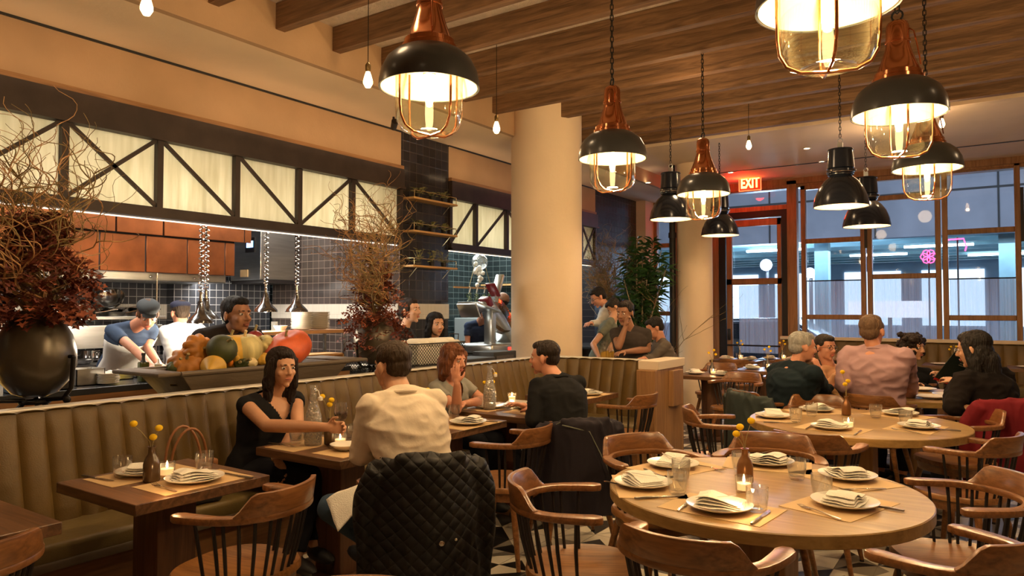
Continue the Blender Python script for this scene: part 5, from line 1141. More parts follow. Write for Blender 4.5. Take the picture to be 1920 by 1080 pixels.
def fork_p():
    t = thing('fork', 'fork', 'fork'); m_ = MB(); m_.loft([[(-.004, -.10, .002), (.004, -.10, .002), (.004, -.10, .005), (-.004, -.10, .005)], [(-.006, -.08, .002), (.006, -.08, .002), (.006, -.08, .0055), (-.006, -.08, .0055)], [(-.003, .02, .006), (.003, .02, .006), (.003, .02, .009), (-.003, .02, .009)], [(-.006, .045, .005), (.006, .045, .005), (.006, .045, .007), (-.006, .045, .007)], [(-.012, .06, .003), (.012, .06, .003), (.012, .06, .0048), (-.012, .06, .0048)]])
    for k in range(4): x = -.0105+k*.007; m_.tube([(x, .058, .004), (x, .08, .004), (x*.95, .103, .009)], [.0016, .0016, .0009], 6)
    m_.build('fork_body', cutlery_m, t); return t
def knife_p():
    t = thing('table_knife', 'knife', 'knife'); MB().loft([[(-.005, -.11, .001), (.005, -.11, .001), (.005, -.11, .007), (-.005, -.11, .007)], [(-.006, -.06, .001), (.006, -.06, .001), (.006, -.06, .008), (-.006, -.06, .008)], [(-.0045, -.01, .001), (.0045, -.01, .001), (.0045, -.01, .006), (-.0045, -.01, .006)]]).build('handle', cutlery_dark, t, bevel=.001)
    MB().loft([[(-.0045, -.01, .002), (.0045, -.01, .002), (.0045, -.01, .005), (-.0045, -.01, .005)], [(-.008, .03, .003), (.008, .03, .0025), (.008, .03, .004), (-.008, .03, .004)], [(-.008, .085, .003), (.007, .085, .0025), (.007, .085, .0038), (-.008, .085, .0038)], [(-.007, .11, .003), (-.002, .108, .0028), (-.002, .108, .0036), (-.007, .11, .0036)]]).build('blade', cutlery_m, t); return t
fork0, knife0 = fork_p(), knife_p()
def tumbler_p(fill):
    t = thing('water_tumbler' if fill else 'glass_tumbler', 'glass', 'glass'); MB().lathe([(0, 0), (.028, 0), (.034, .012), (.041, .055), (.041, .092), (.0392, .092), (.0388, .055), (.030, .016), (0, .013)], seg=36).build('glass_wall', glass, t)
    if fill: MB().lathe([(0, .014), (.029, .017), (.0375, .05), (0, .05)], seg=28).build('water', water, t)
    return t
tum, tumw = tumbler_p(False), tumbler_p(True)
def candle_p():
    t = thing('votive_candle', 'candle', 'candle'); MB().lathe([(0, 0), (.030, 0), (.033, .01), (.036, .068), (.034, .068), (.031, .012), (0, .010)], seg=32).build('glass_cup', glass, t)
    wx_ = MB().lathe([(0, .011), (.027, .011), (.028, .038), (.02, .036), (0, .036)], seg=28).build('wax', candle_w, t); MB().lathe([(0, .040), (.004, .045), (.005, .052), (.002, .062), (0, .067)], seg=12).build('flame', flame_m, wx_); return t
can = candle_p()
mat_b = [None]
def placemat(c, ang, w_=.42, d_=.29, label='', grp=None):
    o = MB().box((-w_/2, -d_/2, 0), (w_/2, d_/2, .0012)).build('paper_placemat', kraft, smooth=False); o.location = (c[0], c[1], TZ); o.rotation_euler = (0, 0, ang); return tag(o, label, 'placemat', grp)
PZ = TZ+.0014
def bud_vase(x, y, z, stems, lab, m=bottle_brown, s=1.):
    t = thing('bud_vase', lab, 'vase', (x, y, z)); MB().lathe([(0, 0), (.028*s, 0), (.031*s, .006), (.031*s, .065*s), (.024*s, .088*s), (.013*s, .105*s), (.012*s, .125*s), (.016*s, .133*s), (.012*s, .133*s), (.009*s, .11*s), (0, .10*s)], seg=32).build('bottle', m, t)
    f = thing('billy_button_flowers', 'yellow flowers in the %s' % lab, 'flowers', (x, y, z+.10*s))
    for (dx, dy, dz) in stems:
        e = Vector((dx, dy, dz-.10*s)); MB().tube([(0, 0, 0), (dx*.12, dy*.12, e.z*.45), (dx*.6, dy*.6, e.z*.8), e], .0016, 5).build('stem', stem_m, f); MB().sph(e+Vector((0, 0, .008)), (.0165, .0165, .014), 16, 12).build('flower_head', yellow_m, f)
    return t
rtv = Vector((math.cos(YAW), math.sin(YAW), 0))
def put(proto, u, v, z=PZ, rot=None, lab='', grp=None, scale=None): p = atz(u, v, z); return place(proto, p, random.random()*6 if rot is None else rot, lab, grp, scale)
def put2(proto, a, b_, lab, grp=None, z=PZ):
    # cutlery from handle end pixel a to tip pixel b
    p = atz(*a, z); q = atz(*b_, z); d = q-p; return place(proto, (p+q)/2, math.atan2(d.y, d.x)-math.pi/2, lab, grp)
def setting(T, deg, rr_, tn, side, k, r_scale=1., nap=True):
    a = R(deg); c = (T[0]+math.cos(a)*rr_, T[1]+math.sin(a)*rr_); placemat((T[0]+math.cos(a)*(rr_-.02), T[1]+math.sin(a)*(rr_-.02)), a-math.pi/2, .40, .28, 'kraft placemat %s of %s' % (side, tn))
    place(plate, (c[0], c[1], PZ), 0, 'white side plate %s of %s' % (side, tn), None, r_scale)
    if nap: place(naps[k % 3], (c[0], c[1], PZ+.013), a+random.uniform(-.4, .4)+math.pi/2, 'folded napkin on the plate %s of %s' % (side, tn), None, 1.2)
def polar(T, u, v): p = atz(u, v, PZ); return math.degrees(math.atan2(p.y-T[1], p.x-T[0])), math.hypot(p.x-T[0], p.y-T[1])
n1 = 'the big round table'; n2 = 'the second round table'
for k, (u, v, s) in enumerate([(1200, 911, 'at the left edge'), (1262, 875, 'at the upper left'), (1440, 868, 'at the far side'), (1589, 897, 'at the upper right'), (1349, 955, 'at the near left'), (1584, 948, 'at the near right')]):
    dg, r_ = polar(T1, u, v); setting(T1, dg, min(r_, .50), n1, s, k, .92)
for k, (u, v, s) in enumerate([(1450, 783, 'at the left edge'), (1531, 771, 'at the far left'), (1559, 804, 'at the near left'), (1690, 778, 'at the far right'), (1723, 803, 'at the near right')]):
    dg, r_ = polar(T2, u, v); setting(T2, dg, min(r_, .54), n2, s, k+1, .92)
for u, v, s in [(1270, 926, 'behind the left plate'), (1277, 900, 'over the upper left plate'), (1389, 884, 'beside the bronze flower vase'), (1494, 899, 'right of the far plate'), (1541, 932, 'between the right hand plates'), (1420, 959, 'in front of the candle')]: put(tum, u, v, lab='empty glass tumbler %s on %s' % (s, n1))
for u, v, s in [(1492, 791, 'between the left plates'), (1522, 780, 'in front of the far left plate'), (1642, 783, 'standing alone at the back'), (1698, 796, 'left of the near right plate')]: put(tum, u, v, lab='empty glass tumbler %s on %s' % (s, n2))
put(can, 1395, 923, lab='lit votive candle in a clear glass on the big round table'); put(can, 1591, 803, lab='lit votive candle in a clear glass on the second round table')
for (u, v) in ((1395, 923), (1591, 803)): p = atz(u, v, TZ+.085); light('POINT', p, .9, (1, .55, .22), .02)
bronze_v = mat('bronze_glaze', (.28, .13, .05), .28, .6)
p = atz(1397, 905, PZ); bud_vase(p.x, p.y, PZ, [(-.030, -.02, .205), (-.016, -.012, .235), (.024, .016, .262)], 'bronze bud vase at the centre of the big round table', bronze_v, 1.12)
p = atz(1587, 778, PZ); bud_vase(p.x, p.y, PZ, [(-.02, -.012, .30), (.012, .008, .235), (-.006, -.004, .212)], 'bronze bud vase on the second round table', bronze_v, 1.0)
for a, b_, s in [((1185, 936), (1290, 930), 'below the left plate'), ((1408, 985), (1446, 957), 'right of the near left plate'), ((1676, 956), (1600, 942), 'sticking out right of the near right plate'), ((1202, 878), (1262, 903), 'left of the upper left plate')]: put2(knife0, a, b_, 'table knife %s on %s' % (s, n1))
for a, b_, s in [((1262, 965), (1309, 931), 'left of the near left plate'), ((1595, 982), (1484, 944), 'left of the near right plate'), ((1668, 918), (1570, 920), 'below the upper right plate'), ((1305, 873), (1347, 882), 'right of the upper left plate'), ((1152, 908), (1180, 915), 'under the left plate')]: put2(fork0, a, b_, 'fork %s on %s' % (s, n1))
for a, b_, s in [((1425, 792), (1503, 794), 'below the left plate'), ((1600, 818), (1618, 806), 'right of the near left plate'), ((1780, 807), (1748, 804), 'right of the near right plate')]: put2(knife0, a, b_, 'table knife %s on %s' % (s, n2))
for a, b_, s in [((1505, 809), (1531, 795), 'left of the near left plate'), ((1738, 816), (1663, 803), 'left of the near right plate')]: put2(fork0, a, b_, 'fork %s on %s' % (s, n2))
# booth table at the front left
nA = 'the empty front left table'
def bset(cx, cy, tn, near_lab, k, knife_side=1, nap=True, sc_=.92, ml=''):
    placemat((cx, cy), math.pi/2, .42, .26, 'kraft placemat %s of %s' % (near_lab, tn)); place(plate, (cx, cy, PZ), 0, 'white plate %s of %s' % (near_lab, tn), None, sc_)
    if nap: place(naps[k % 3], (cx, cy, PZ+.013), R(80)+k, 'folded napkin on the plate %s of %s' % (near_lab, tn))
bset(-2.95, 1.85, nA, 'on the near side', 0); bset(-3.27, 1.80, nA, 'on the booth side', 1)
put(tum, 229, 894, lab='empty glass tumbler at the left on the empty front left table'); put(tum, 383, 884, lab='empty glass tumbler at the right on the empty front left table'); put(can, 313, 894, lab='lit votive candle on the empty front left table')
p = atz(313, 894, TZ+.085); light('POINT', p, .8, (1, .55, .22), .02)
p = atz(284, 902, PZ); bud_vase(p.x, p.y, PZ, [(-.062, -.05, .245), (.002, .004, .185), (.022, .018, .225)], 'brown bud vase on the empty front left table', bottle_brown, 1.15)
put2(fork0, (339, 926), (280, 907), 'fork beside the near plate on the empty front left table'); put2(knife0, (462, 896), (425, 889), 'knife handle right of the near plate on the empty front left table'); put2(knife0, (153, 893), (213, 903), 'dark knife at the left on the empty front left table')
# carafe, wine glass
def carafe(x, y, lab, level):
    t = thing('water_carafe', lab, 'carafe', (x, y, PZ)); t.scale = (1.1, 1.1, 1.2); MB().lathe([(0, .004), (.040, 0), (.044, .01), (.044, .10), (.040, .135), (.024, .19), (.016, .235), (.016, .262), (.020, .266), (.020, .276), (.014, .276), (.013, .235), (.02, .19), (.036, .13), (.040, .10), (.040, .014), (0, .012)], seg=40).build('textured_bottle', textured, t)
    MB().lathe([(0, .014), (.0385, .015), (.0385, .10), (.034, min(level, .135)), (0, min(level, .135))], seg=28).build('water', water, t)
    wf = MB(); wf.tube([(.018, 0, .262), (.034, .004, .25), (.042, .006, .225), (.036, .004, .21)], .0022, 5); wf.lathe([(0, .0), (.012, .004), (.013, .018), (0, .024)], (.045, .006, .205), 16); wf.build('swing_stopper', white_cer, t); return t
p = atz(587, 834, PZ); carafe(p.x, p.y, 'dimpled glass water carafe on the table of the man in the white shirt', .13)
p = atz(918, 768, PZ); carafe(p.x, p.y, 'dimpled glass water carafe on the table of the grey shirted woman', .075)
nB = 'the white shirted man\'s table'
put(tumw, 556, 831, lab='tumbler of water at the left on '+nB); put(tumw, 656, 826, lab='tumbler right of the brown vase on '+nB); put(can, 638, 836, lab='votive candle on '+nB)
p = atz(619, 833, PZ); bud_vase(p.x, p.y, PZ, [(-.036, -.028, .200+.06), (.004, .004, .24), (-.004, -.002, .215)], 'brown bud vase on '+nB, bottle_brown, 1.1)
p = atz(639, 818, PZ); wg = thing('wine_glass', 'glass of red wine held by the black topped woman', 'wine glass', (p.x, p.y, PZ))
MB().lathe([(0, .002), (.034, .0), (.034, .003), (.006, .008), (.0035, .02), (.0035, .075), (.010, .085), (.034, .105), (.042, .135), (.040, .165), (.034, .20), (.0328, .20), (.0385, .165), (.0405, .135), (.032, .107), (0, .088)], seg=40).build('bowl_and_stem', glass, wg)
MB().lathe([(0, .089), (.030, .108), (.0392, .134), (.0392, .142), (0, .142)], seg=32).build('red_wine', wine_m, wg)
placemat((-3.24, 2.72), math.pi/2, .40, .24, 'kraft placemat on the booth side of '+nB); placemat((-2.90, 2.76), math.pi/2, .40, .24, 'kraft placemat on the near side of '+nB)
o = MB().lathe([(0, .003), (.05, .003), (.085, .03), (.088, .034), (.082, .033), (.05, .010), (0, .008)], seg=36).build('shallow_bowl', white_cer); tag(o, 'small white plate between the wine glass and the white sleeve', 'plate'); o.location = (-2.93, 2.72, PZ)
put2(fork0, (655, 850), (613, 838), 'fork near the white sleeve on '+nB); put2(knife0, (503, 831), (556, 839), 'dark knife left of the tumbler on '+nB)
nC = 'the table behind the white shirt'
bset(-2.92, 3.78, nC, 'on the near side', 2); bset(-3.28, 3.74, nC, 'on the booth side', 1); put(tum, 851, 784, lab='empty glass tumbler left of the plate on '+nC); put2(knife0, (918, 791), (895, 789), 'knife right of the near plate on '+nC)
p = atz(802, 792, PZ); bud_vase(p.x, p.y, PZ, [(-.002, .002, .21), (.03, .02, .19)], 'brown bud vase half hidden on '+nC)
nD = 'the grey shirted woman\'s table'
place(plate, (-3.26, 4.50, PZ), 0, 'white plate in front of the grey shirted woman', None, .92); place(plate, (-2.95, 4.62, PZ), 0, 'white plate in front of the man in the black sweater', None, .92)
mp_ = MB().box((-.10, -.15, 0), (.10, .15, .004)).build('paper_menu', white_cer, bevel=.001); tag(mp_, 'white paper menu lying before the grey shirted woman', 'menu'); mp_.location = (-3.10, 4.66, PZ+.03); mp_.rotation_euler = (0, R(3), R(25))
put(tumw, 898, 765, lab='tumbler of water left of the carafe on '+nD); p = atz(960, 752, PZ); place(can, p, 0, 'lit votive candle on '+nD); light('POINT', (p.x, p.y, TZ+.085), .8, (1, .55, .22), .02)
p = atz(923, 753, PZ); bud_vase(p.x, p.y, PZ, [(.02, .014, .22), (.004, .004, .155), (-.05, -.04, .15)], 'brown bud vase behind the carafe on '+nD)
placemat((-2.93, 4.55), math.pi/2, .40, .24, 'kraft paper placemat on the near side of '+nD); placemat((-3.26, 4.5), math.pi/2, .40, .24, 'kraft paper placemat on the booth side of '+nD)
nE = 'the table nearest the booth corner'
bset(-3.02, 5.66, nE, 'on the near side', 0); bset(-3.36, 5.66, nE, 'on the booth side', 2)
# far tables
far_names = ['the far table behind the booth end post', 'the far table right of the booth post', 'the far table near the round column', 'the far table before the red door']
for (x, y, l), nm_, k in zip(FT, far_names, range(4)):
    for s_, sd in ((-.17, 'left'), (.17, 'right')):
        place(plate, (x+s_, y-.05, .7405), 0, 'white plate at the %s on %s' % (sd, nm_), None, .85); place(naps[k % 3], (x+s_, y-.05, .7545), k+s_*5, 'folded napkin at the %s on %s' % (sd, nm_))
    place(tum, (x-.05, y+.14, .7405), 0, 'glass tumbler on '+nm_); place(can, (x+.02, y+.02, .7405), 0, 'lit votive candle on '+nm_); light('POINT', (x+.02, y+.02, .83), .8, (1, .55, .22), .02)
    bud_vase(x-.02, y+.10, .7405, [(-.03, -.02, .24), (.02, .012, .27), (.035, .03, .22)], 'dark bud vase on '+nm_, rubber, 1.)
for (x, y, nm_) in ((.42, 11.55, 'the table at the right edge'), (-.55, 11.55, 'the table behind the curly haired woman')):
    place(plate, (x-.14, y-.08, .7405), 0, 'white plate on '+nm_, None, .85); place(tum, (x+.08, y-.14, .7405), 0, 'left tumbler on '+nm_); place(tum, (x+.18, y-.10, .7405), 0, 'right tumbler on '+nm_)
    bud_vase(x-.0, y+.02, .7405, [(-.03, -.02, .20), (-.01, -.01, .24), (.05, .03, .24)], 'bud vase on '+nm_)
# group table
for k, (dx, dy, l) in enumerate([(.22, -.30, 'white plate nearest the camera on the table of five guests'), (.34, -.06, 'white plate at the right on the table of five guests'), (-.3, -.1, 'white plate at the left on the table of five guests'), (.1, .34, 'white plate at the back on the table of five guests')]): place(plate, (T3[0]+dx, T3[1]+dy, PZ), 0, l, None, .95)
for dx, dy, l in [(.0, -.30, 'tumbler beside the pink sleeve'), (.06, -.22, 'second tumbler behind the pink sleeve'), (-.02, .05, 'tumbler in the middle of the table of five guests')]: place(tumw, (T3[0]+dx, T3[1]+dy, PZ), 0, l)
# handbag, coats on the booth seat
bagm = mat('black_bag_canvas', (.02, .02, .022), .6, bump=.3, bump_s=60); strapm = mat('tan_leather_strap', (.28, .11, .04), .45)
hb = thing('handbag', 'black handbag with tan leather handles on the booth seat beside the front left table', 'handbag', (-3.62, 2.22, .457), R(80))
MB().loft([[(-.17, -.07, 0), (.17, -.07, 0), (.17, .07, 0), (-.17, .07, 0)], [(-.19, -.08, .10), (.19, -.08, .10), (.19, .08, .10), (-.19, .08, .10)], [(-.15, -.03, .22), (.15, -.03, .22), (.15, .03, .22), (-.15, .03, .22)]]).build('bag_body', bagm, hb, bevel=.02, seg=3)
for y_ in (-.035, .035): MB().tube([(.095*math.cos(a_), y_*(1+.6*math.sin(a_)), .20+.21*math.sin(a_)) for a_ in [math.pi*j/14 for j in range(15)]], .007, 8).build('handle', strapm, hb)
MB().box((-.16, -.036, .19), (.16, .036, .225)).build('leather_trim', strapm, hb, bevel=.008)
# ---------------------------------------------------------------- people
SK = {}
def skin(c): 
    k = 'skin_%d' % int(c[0]*1000); return mat(k, c, .5, noise_s=14, amt=.06, bump=.05, bump_s=200)
def cloth(n, c, rough=.85, sheen=.0, bs=8): return mat(n, c, rough, spec=.18, bump=.25, bump_s=bs, noise_s=5, amt=.08, sheen=sheen)
def fr(yaw, pitch=0, roll=0):
    # frame with y forward at world yaw (degrees), pitch down positive
    return Matrix.Rotation(R(yaw)-math.pi/2, 3, 'Z') @ Matrix.Rotation(R(-pitch), 3, 'X') @ Matrix.Rotation(R(roll), 3, 'Y')
def add_head(mb, c, F, s=1., fem=False):
    def e(p, r, rot=None): mb.sph(c+F@(Vector(p)*s), tuple(x*s for x in r), 16, 12, rot=F if rot is None else F@rot)
    e((0, -.014, .032), (.074, .094, .082)); e((0, .030, .035), (.062, .055, .060)); e((0, .026, -.022), (.061, .066, .082)); e((0, .034, -.068), (.046 if fem else .052, .044, .034)); e((0, .066, -.094), (.019, .018, .016))
    mb.caps(c+F@Vector((0, .088*s, .020*s)), c+F@Vector((0, .107*s, -.020*s)), .0085*s, .0125*s, 10); e((-.011, .094, -.026), (.009, .010, .007)); e((.011, .094, -.026), (.009, .010, .007))
    mb.caps(c+F@Vector((-.036*s, .074*s, .030*s)), c+F@Vector((.036*s, .074*s, .030*s)), .011*s, .011*s, 10)
    for q in (-1, 1):
        e((q*.036, .062, -.022), (.022, .020, .020)); e((q*.079, -.010, -.004), (.009, .019, .031), Matrix.Rotation(q*-.35, 3, 'Z'))
def add_hand(mb, w, d, n, side, curl=.4, s=1., spread=.12):
    # w wrist, d direction of the hand, n palm normal (fingers curl toward it), side +1 = thumb toward d x n
    d = Vector(d).normalized(); n = Vector(n); n = (n-d*n.dot(d)).normalized(); l = d.cross(n)*side
    mb.caps(w-d*.01, w+d*.02, .024*s, .026*s, 10)
    rot = Matrix((l, d, n)).transposed(); mb.sph(w+d*.050*s, (.042*s, .050*s, .016*s), 14, 8, rot=rot)
    for i, (o, L_) in enumerate([(.030, .068), (.010, .077), (-.011, .072), (-.031, .056)]):
        b = w+d*(.088-.006*abs(i-1.2))*s+l*o*s; a = 0; p = b; dd = (d+l*(o*spread/.03)).normalized()
        for j in range(3):
            a += curl*(.55+.35*j)*1.1; v_ = (dd*math.cos(a)+n*math.sin(a)); q_ = p+v_*L_*s*(.42, .32, .26)[j]; mb.caps(p, q_, (.0098, .0088, .0080)[j]*s, (.0088, .0080, .0072)[j]*s, 8); p = q_
    b = w+d*.025*s+l*.030*s; q1 = b+(d*.55+l*.70+n*.25).normalized()*.040*s; q2 = q1+(d*.85+l*.25+n*.45).normalized()*.034*s; mb.caps(b, q1, .0135*s, .0108*s, 8); mb.caps(q1, q2, .0105*s, .0085*s, 8)
def torso_rings(hip, neck, yaw_h, yaw_s, infl=0., tw=1., fem=False, belly=0.):
    ax = neck-hip; rings = []
    prof = [(-.14, .13, .10), (-.08, .165, .115), (0, .178, .122), (.14, .168, .115), (.32, .140 if fem else .152, .100), (.50, .150 if fem else .168, .108), (.68, .168 if fem else .182, .118), (.80, .175 if fem else .192, .108), (.90, .150, .088), (.965, .095, .070), (1.02, .060, .056)]
    for t, wx, wy in prof:
        ya = yaw_h+(yaw_s-yaw_h)*max(0, min(1, t)); F = Matrix.Rotation(R(ya)-math.pi/2, 3, 'Z'); c = hip+ax*t; up = ax.normalized(); x = F@Vector((1, 0, 0)); x = (x-up*x.dot(up)*.5).normalized(); y = up.cross(x); y = y if y.dot(F@Vector((0, 1, 0))) > 0 else -y
        b = belly*math.exp(-((t-.2)/.25)**2)
        rings.append([c+x*((wx*tw+infl)*math.cos(a))+y*((wy*tw+infl+b)*math.sin(a)+b*.6) for a in [2*math.pi*k/24 for k in range(24)]])
    return rings
HAIR = {}
def hairmat(c): return mat('hair_%d_%d' % (int(c[0]*1000), int(c[2]*1000)), c, .55, spec=.25, bump=.7, bump_s=90, noise_s=30, amt=.3, stretch=(1, 1, .25))
def add_hair(o, c, F, style, col, s, skinm):
    mb = MB()
    def e(p, r, rot=None): mb.sph(c+F@(Vector(p)*s), tuple(x*s for x in r), 16, 12, rot=F if rot is None else F@rot)
    def cp(a, b, r0, r1): mb.caps(c+F@(Vector(a)*s), c+F@(Vector(b)*s), r0*s, r1*s, 12)
    disp = .005; vox = .006
    if style in ('short', 'grey', 'thin', 'cap'):
        e((0, -.026, .052), (.080, .092, .078)); e((0, -.050, .005), (.068, .060, .066)); e((0, .022, .088), (.056, .062, .036))
        if style != 'thin': e((-.066, .0, .042), (.014, .036, .030)); e((.066, .0, .042), (.014, .036, .030))
        disp = .004
    elif style == 'long':
        e((0, -.022, .050), (.088, .098, .082)); e((0, .010, .088), (.062, .072, .040)); e((0, -.052, -.04), (.090, .062, .12)); cp((0, -.065, -.08), (0, -.075, -.24), .075, .050)
        for q in (-1, 1): cp((q*.070, .020, .045), (q*.080, -.005, -.11), .024, .030); cp((q*.076, -.02, -.08), (q*.075, -.015, -.23), .036, .024)
        disp = .006
    elif style == 'bob':
        e((0, -.018, .052), (.092, .100, .082)); e((0, .018, .092), (.062, .062, .030)); e((0, -.050, -.035), (.098, .068, .11))
        for q in (-1, 1): cp((q*.074, .035, .05), (q*.086, .012, -.085), .030, .036); cp((q*.082, -.02, -.02), (q*.07, -.03, -.13), .040, .032)
        disp = .007
    elif style == 'curly':
        rnd = random.Random(3)
        e((0, -.02, .055), (.098, .105, .088)); e((0, -.045, -.02), (.10, .075, .09))
        for _ in range(46): a = rnd.uniform(0, 6.28); zz = rnd.uniform(-.08, .12); e((math.cos(a)*.095, math.sin(a)*.095-.03 if math.sin(a) < .5 else .05, zz), (.026, .026, .024))
        disp = .010
    elif style in ('bun', 'pony'):
        e((0, -.024, .048), (.082, .095, .080)); e((0, .018, .084), (.060, .066, .036)); e((0, -.052, -.0), (.074, .058, .072))
        e((0, -.115, -.012 if style == 'bun' else .0), (.036, .036, .034)); disp = .004
        if style == 'pony': cp((0, -.12, -.0), (0, -.135, -.10), .034, .018)
        for q in (-1, 1): e((q*.066, .004, .02), (.016, .038, .05))
    elif style == 'bald':
        e((0, -.035, .0), (.070, .060, .05)); disp = .001
    me = organic(mb, vox, hairmat(col), 'hair', o, 3, disp, 40, ridged=(60, 60, 14) if style != 'curly' else None)
    return me
def person(label, H, hy, hp, neck, hip, yaw, yaw_h=None, LE=None, LW=None, RE=None, RW=None, Lh=None, Rh=None, LK=None, LA=None, RK=None, RA=None, sk=(.50, .26, .15), hair=('short', (.02, .012, .008)), top=None, sleeve='long', pants=None, tw=1., hs=1., fem=False, vox=.009, glasses=None, roll=0, belly=0, shoulder=.165, seated=True, legs=True, eye=(.05, .03, .02), neckline=0, brow=None, fold=.004, hand_scale=1., seed=1, cap=None, apron=None, collar=None, vneck=0, top2=None, stripes=False, topname='shirt'):
    yaw_h = yaw if yaw_h is None else yaw_h
    root = thing('person', label, 'person', (hip.x, hip.y, 0)); o0 = Vector((hip.x, hip.y, 0))
    rel = lambda p: None if p is None else Vector(p)-o0
    H, neck, hip, LE, LW, RE, RW, LK, LA, RK, RA = map(rel, (H, neck, hip, LE, LW, RE, RW, LK, LA, RK, RA))
    F = fr(hy, hp, roll); S = Matrix.Rotation(R(yaw)-math.pi/2, 3, 'Z'); f = S@Vector((0, 1, 0)); r = S@Vector((1, 0, 0)); dn = (hip-neck).normalized()
    SL = neck-r*shoulder*tw+dn*.040; SR = neck+r*shoulder*tw+dn*.040
    Hf = Matrix.Rotation(R(yaw_h)-math.pi/2, 3, 'Z'); hf = Hf@Vector((0, 1, 0)); hr = Hf@Vector((1, 0, 0)); HL = hip-hr*.09; HR = hip+hr*.09
    if LE is None: LE = SL+Vector((0, 0, -.27))-r*.03+f*.05
    if RE is None: RE = SR+Vector((0, 0, -.27))+r*.03+f*.05
    if LW is None: LW = LE+f*.22+r*.06+Vector((0, 0, -.03))
    if RW is None: RW = RE+f*.22-r*.06+Vector((0, 0, -.03))
    if seated:
        if LK is None: LK = HL+hf*.42+Vector((0, 0, -.02))
        if RK is None: RK = HR+hf*.42+Vector((0, 0, -.02))
        if LA is None: LA = Vector((LK.x, LK.y, .09))-hf*.05
        if RA is None: RA = Vector((RK.x, RK.y, .09))-hf*.05
    else:
        if LK is None: LK = HL+Vector((0, 0, -.42))+hf*.03
        if RK is None: RK = HR+Vector((0, 0, -.42))+hf*.03
        if LA is None: LA = Vector((HL.x, HL.y, .09))
        if RA is None: RA = Vector((HR.x, HR.y, .09))
    b = MB(); add_head(b, H, F, hs, fem); nb = .050 if fem else .058
    b.caps(H+F@Vector((0, -.018, -.06))*hs, neck+dn*.01, nb*.95, nb*1.05, 16)
    b.loft(torso_rings(hip, neck, yaw_h, yaw, -.006, tw, fem, belly))
    for Sh, E, W_ in ((SL, LE, LW), (SR, RE, RW)):
        b.caps(neck+Vector((0, 0, .0)), Sh, .044, .036*tw, 14); b.sph(Sh, (.050*tw,)*3, 14, 10); b.caps(Sh, E, .047*tw if not fem else .044*tw, .037*tw, 14); b.caps(E, E.lerp(W_, .35), .037*tw, .038*tw, 14); b.caps(E.lerp(W_, .35), W_, .038*tw, .025, 14)
    for W_, E, hd, sd in ((LW, LE, Lh, 1), (RW, RE, Rh, -1)):
        d = (W_-E).normalized() if not hd else Vector(hd[0]); n = Vector((0, 0, -1)) if not hd else Vector(hd[1]); add_hand(b, W_, d, n, (sd if not hd or len(hd) < 4 else hd[3]), .35 if not hd else hd[2], hand_scale*(.92 if fem else 1.))
    if legs:
        for Hp, K, A in ((HL, LK, LA), (HR, RK, RA)): b.caps(Hp, K, .078, .055, 14); b.caps(K, K.lerp(A, .3), .054, .052, 14); b.caps(K.lerp(A, .3), A, .052, .034, 14)
    sm = skin(sk); body = organic(b, vox*.75, sm, 'body', root, 2)
    # face
    for q in (-1, 1):
        ey_ = MB().sph(H+F@(Vector((q*.030, .0775, .010))*hs), tuple(x*hs for x in (.0135, .009, .0085)), 12, 8, rot=F).build('eye', mat('eye_white', (.55, .48, .42), .25), root)
        MB().sph(H+F@(Vector((q*.030, .0845, .010))*hs), tuple(x*hs for x in (.0062, .004, .0062)), 10, 8, rot=F).build('iris', mat('eye_dark', eye, .15), ey_)
        bc_ = hair[1] if brow is None else brow
        MB().caps(H+F@(Vector((q*.016, .0865, .030))*hs), H+F@(Vector((q*.046, .0755, .031))*hs), .0038*hs, .0028*hs, 8).build('eyebrow', hairmat(bc_), root)
    MB().sph(H+F@(Vector((0, .0905, -.052))*hs), tuple(x*hs for x in (.023, .009, .0052)), 14, 8, rot=F).sph(H+F@(Vector((0, .0885, -.0605))*hs), tuple(x*hs for x in (.019, .009, .0058)), 14, 8, rot=F).build('lips', mat('lip_%d' % int(sk[0]*1000), (sk[0]*.85, sk[1]*.55, sk[2]*.60), .4), root)
    if cap:
        cm = mat('cap_%d' % int(cap[2]*1000), cap, .8); k = MB(); k.sph(H+F@(Vector((0, -.012, .082))*hs), tuple(x*hs for x in (.092, .108, .048)), 20, 12, rot=F@Matrix.Rotation(.12, 3, 'X')); k.sph(H+F@(Vector((0, -.016, .058))*hs), tuple(x*hs for x in (.082, .100, .040)), 20, 12, rot=F); k.sph(H+F@(Vector((0, .085, .060))*hs), tuple(x*hs for x in (.060, .045, .010)), 16, 8, rot=F); organic(k, .007, cm, 'flat_cap', root, 3)
    if hair: add_hair(root, H, F, hair[0], hair[1], hs, sm)
    if glasses:
        g = MB()
        for q in (-1, 1): g.tube([H+F@(Vector((q*.031+math.cos(a)*.022, .098-.15*abs(math.cos(a)*.022+q*.0)*0, .008+math.sin(a)*.015))*hs) for a in [j*math.pi/6 for j in range(12)]], .0022, 6, closed=True); g.tube([H+F@(Vector((q*.053, .097, .012))*hs), H+F@(Vector((q*.078, .06, .012))*hs), H+F@(Vector((q*.078, -.01, .006))*hs)], .002, 6)
        g.tube([H+F@(Vector((-.009, .100, .011))*hs), H+F@(Vector((.009, .100, .011))*hs)], .002, 6); g.build('glasses', mat('glasses_frame_%d' % int(glasses[0]*100), glasses, .3), root)
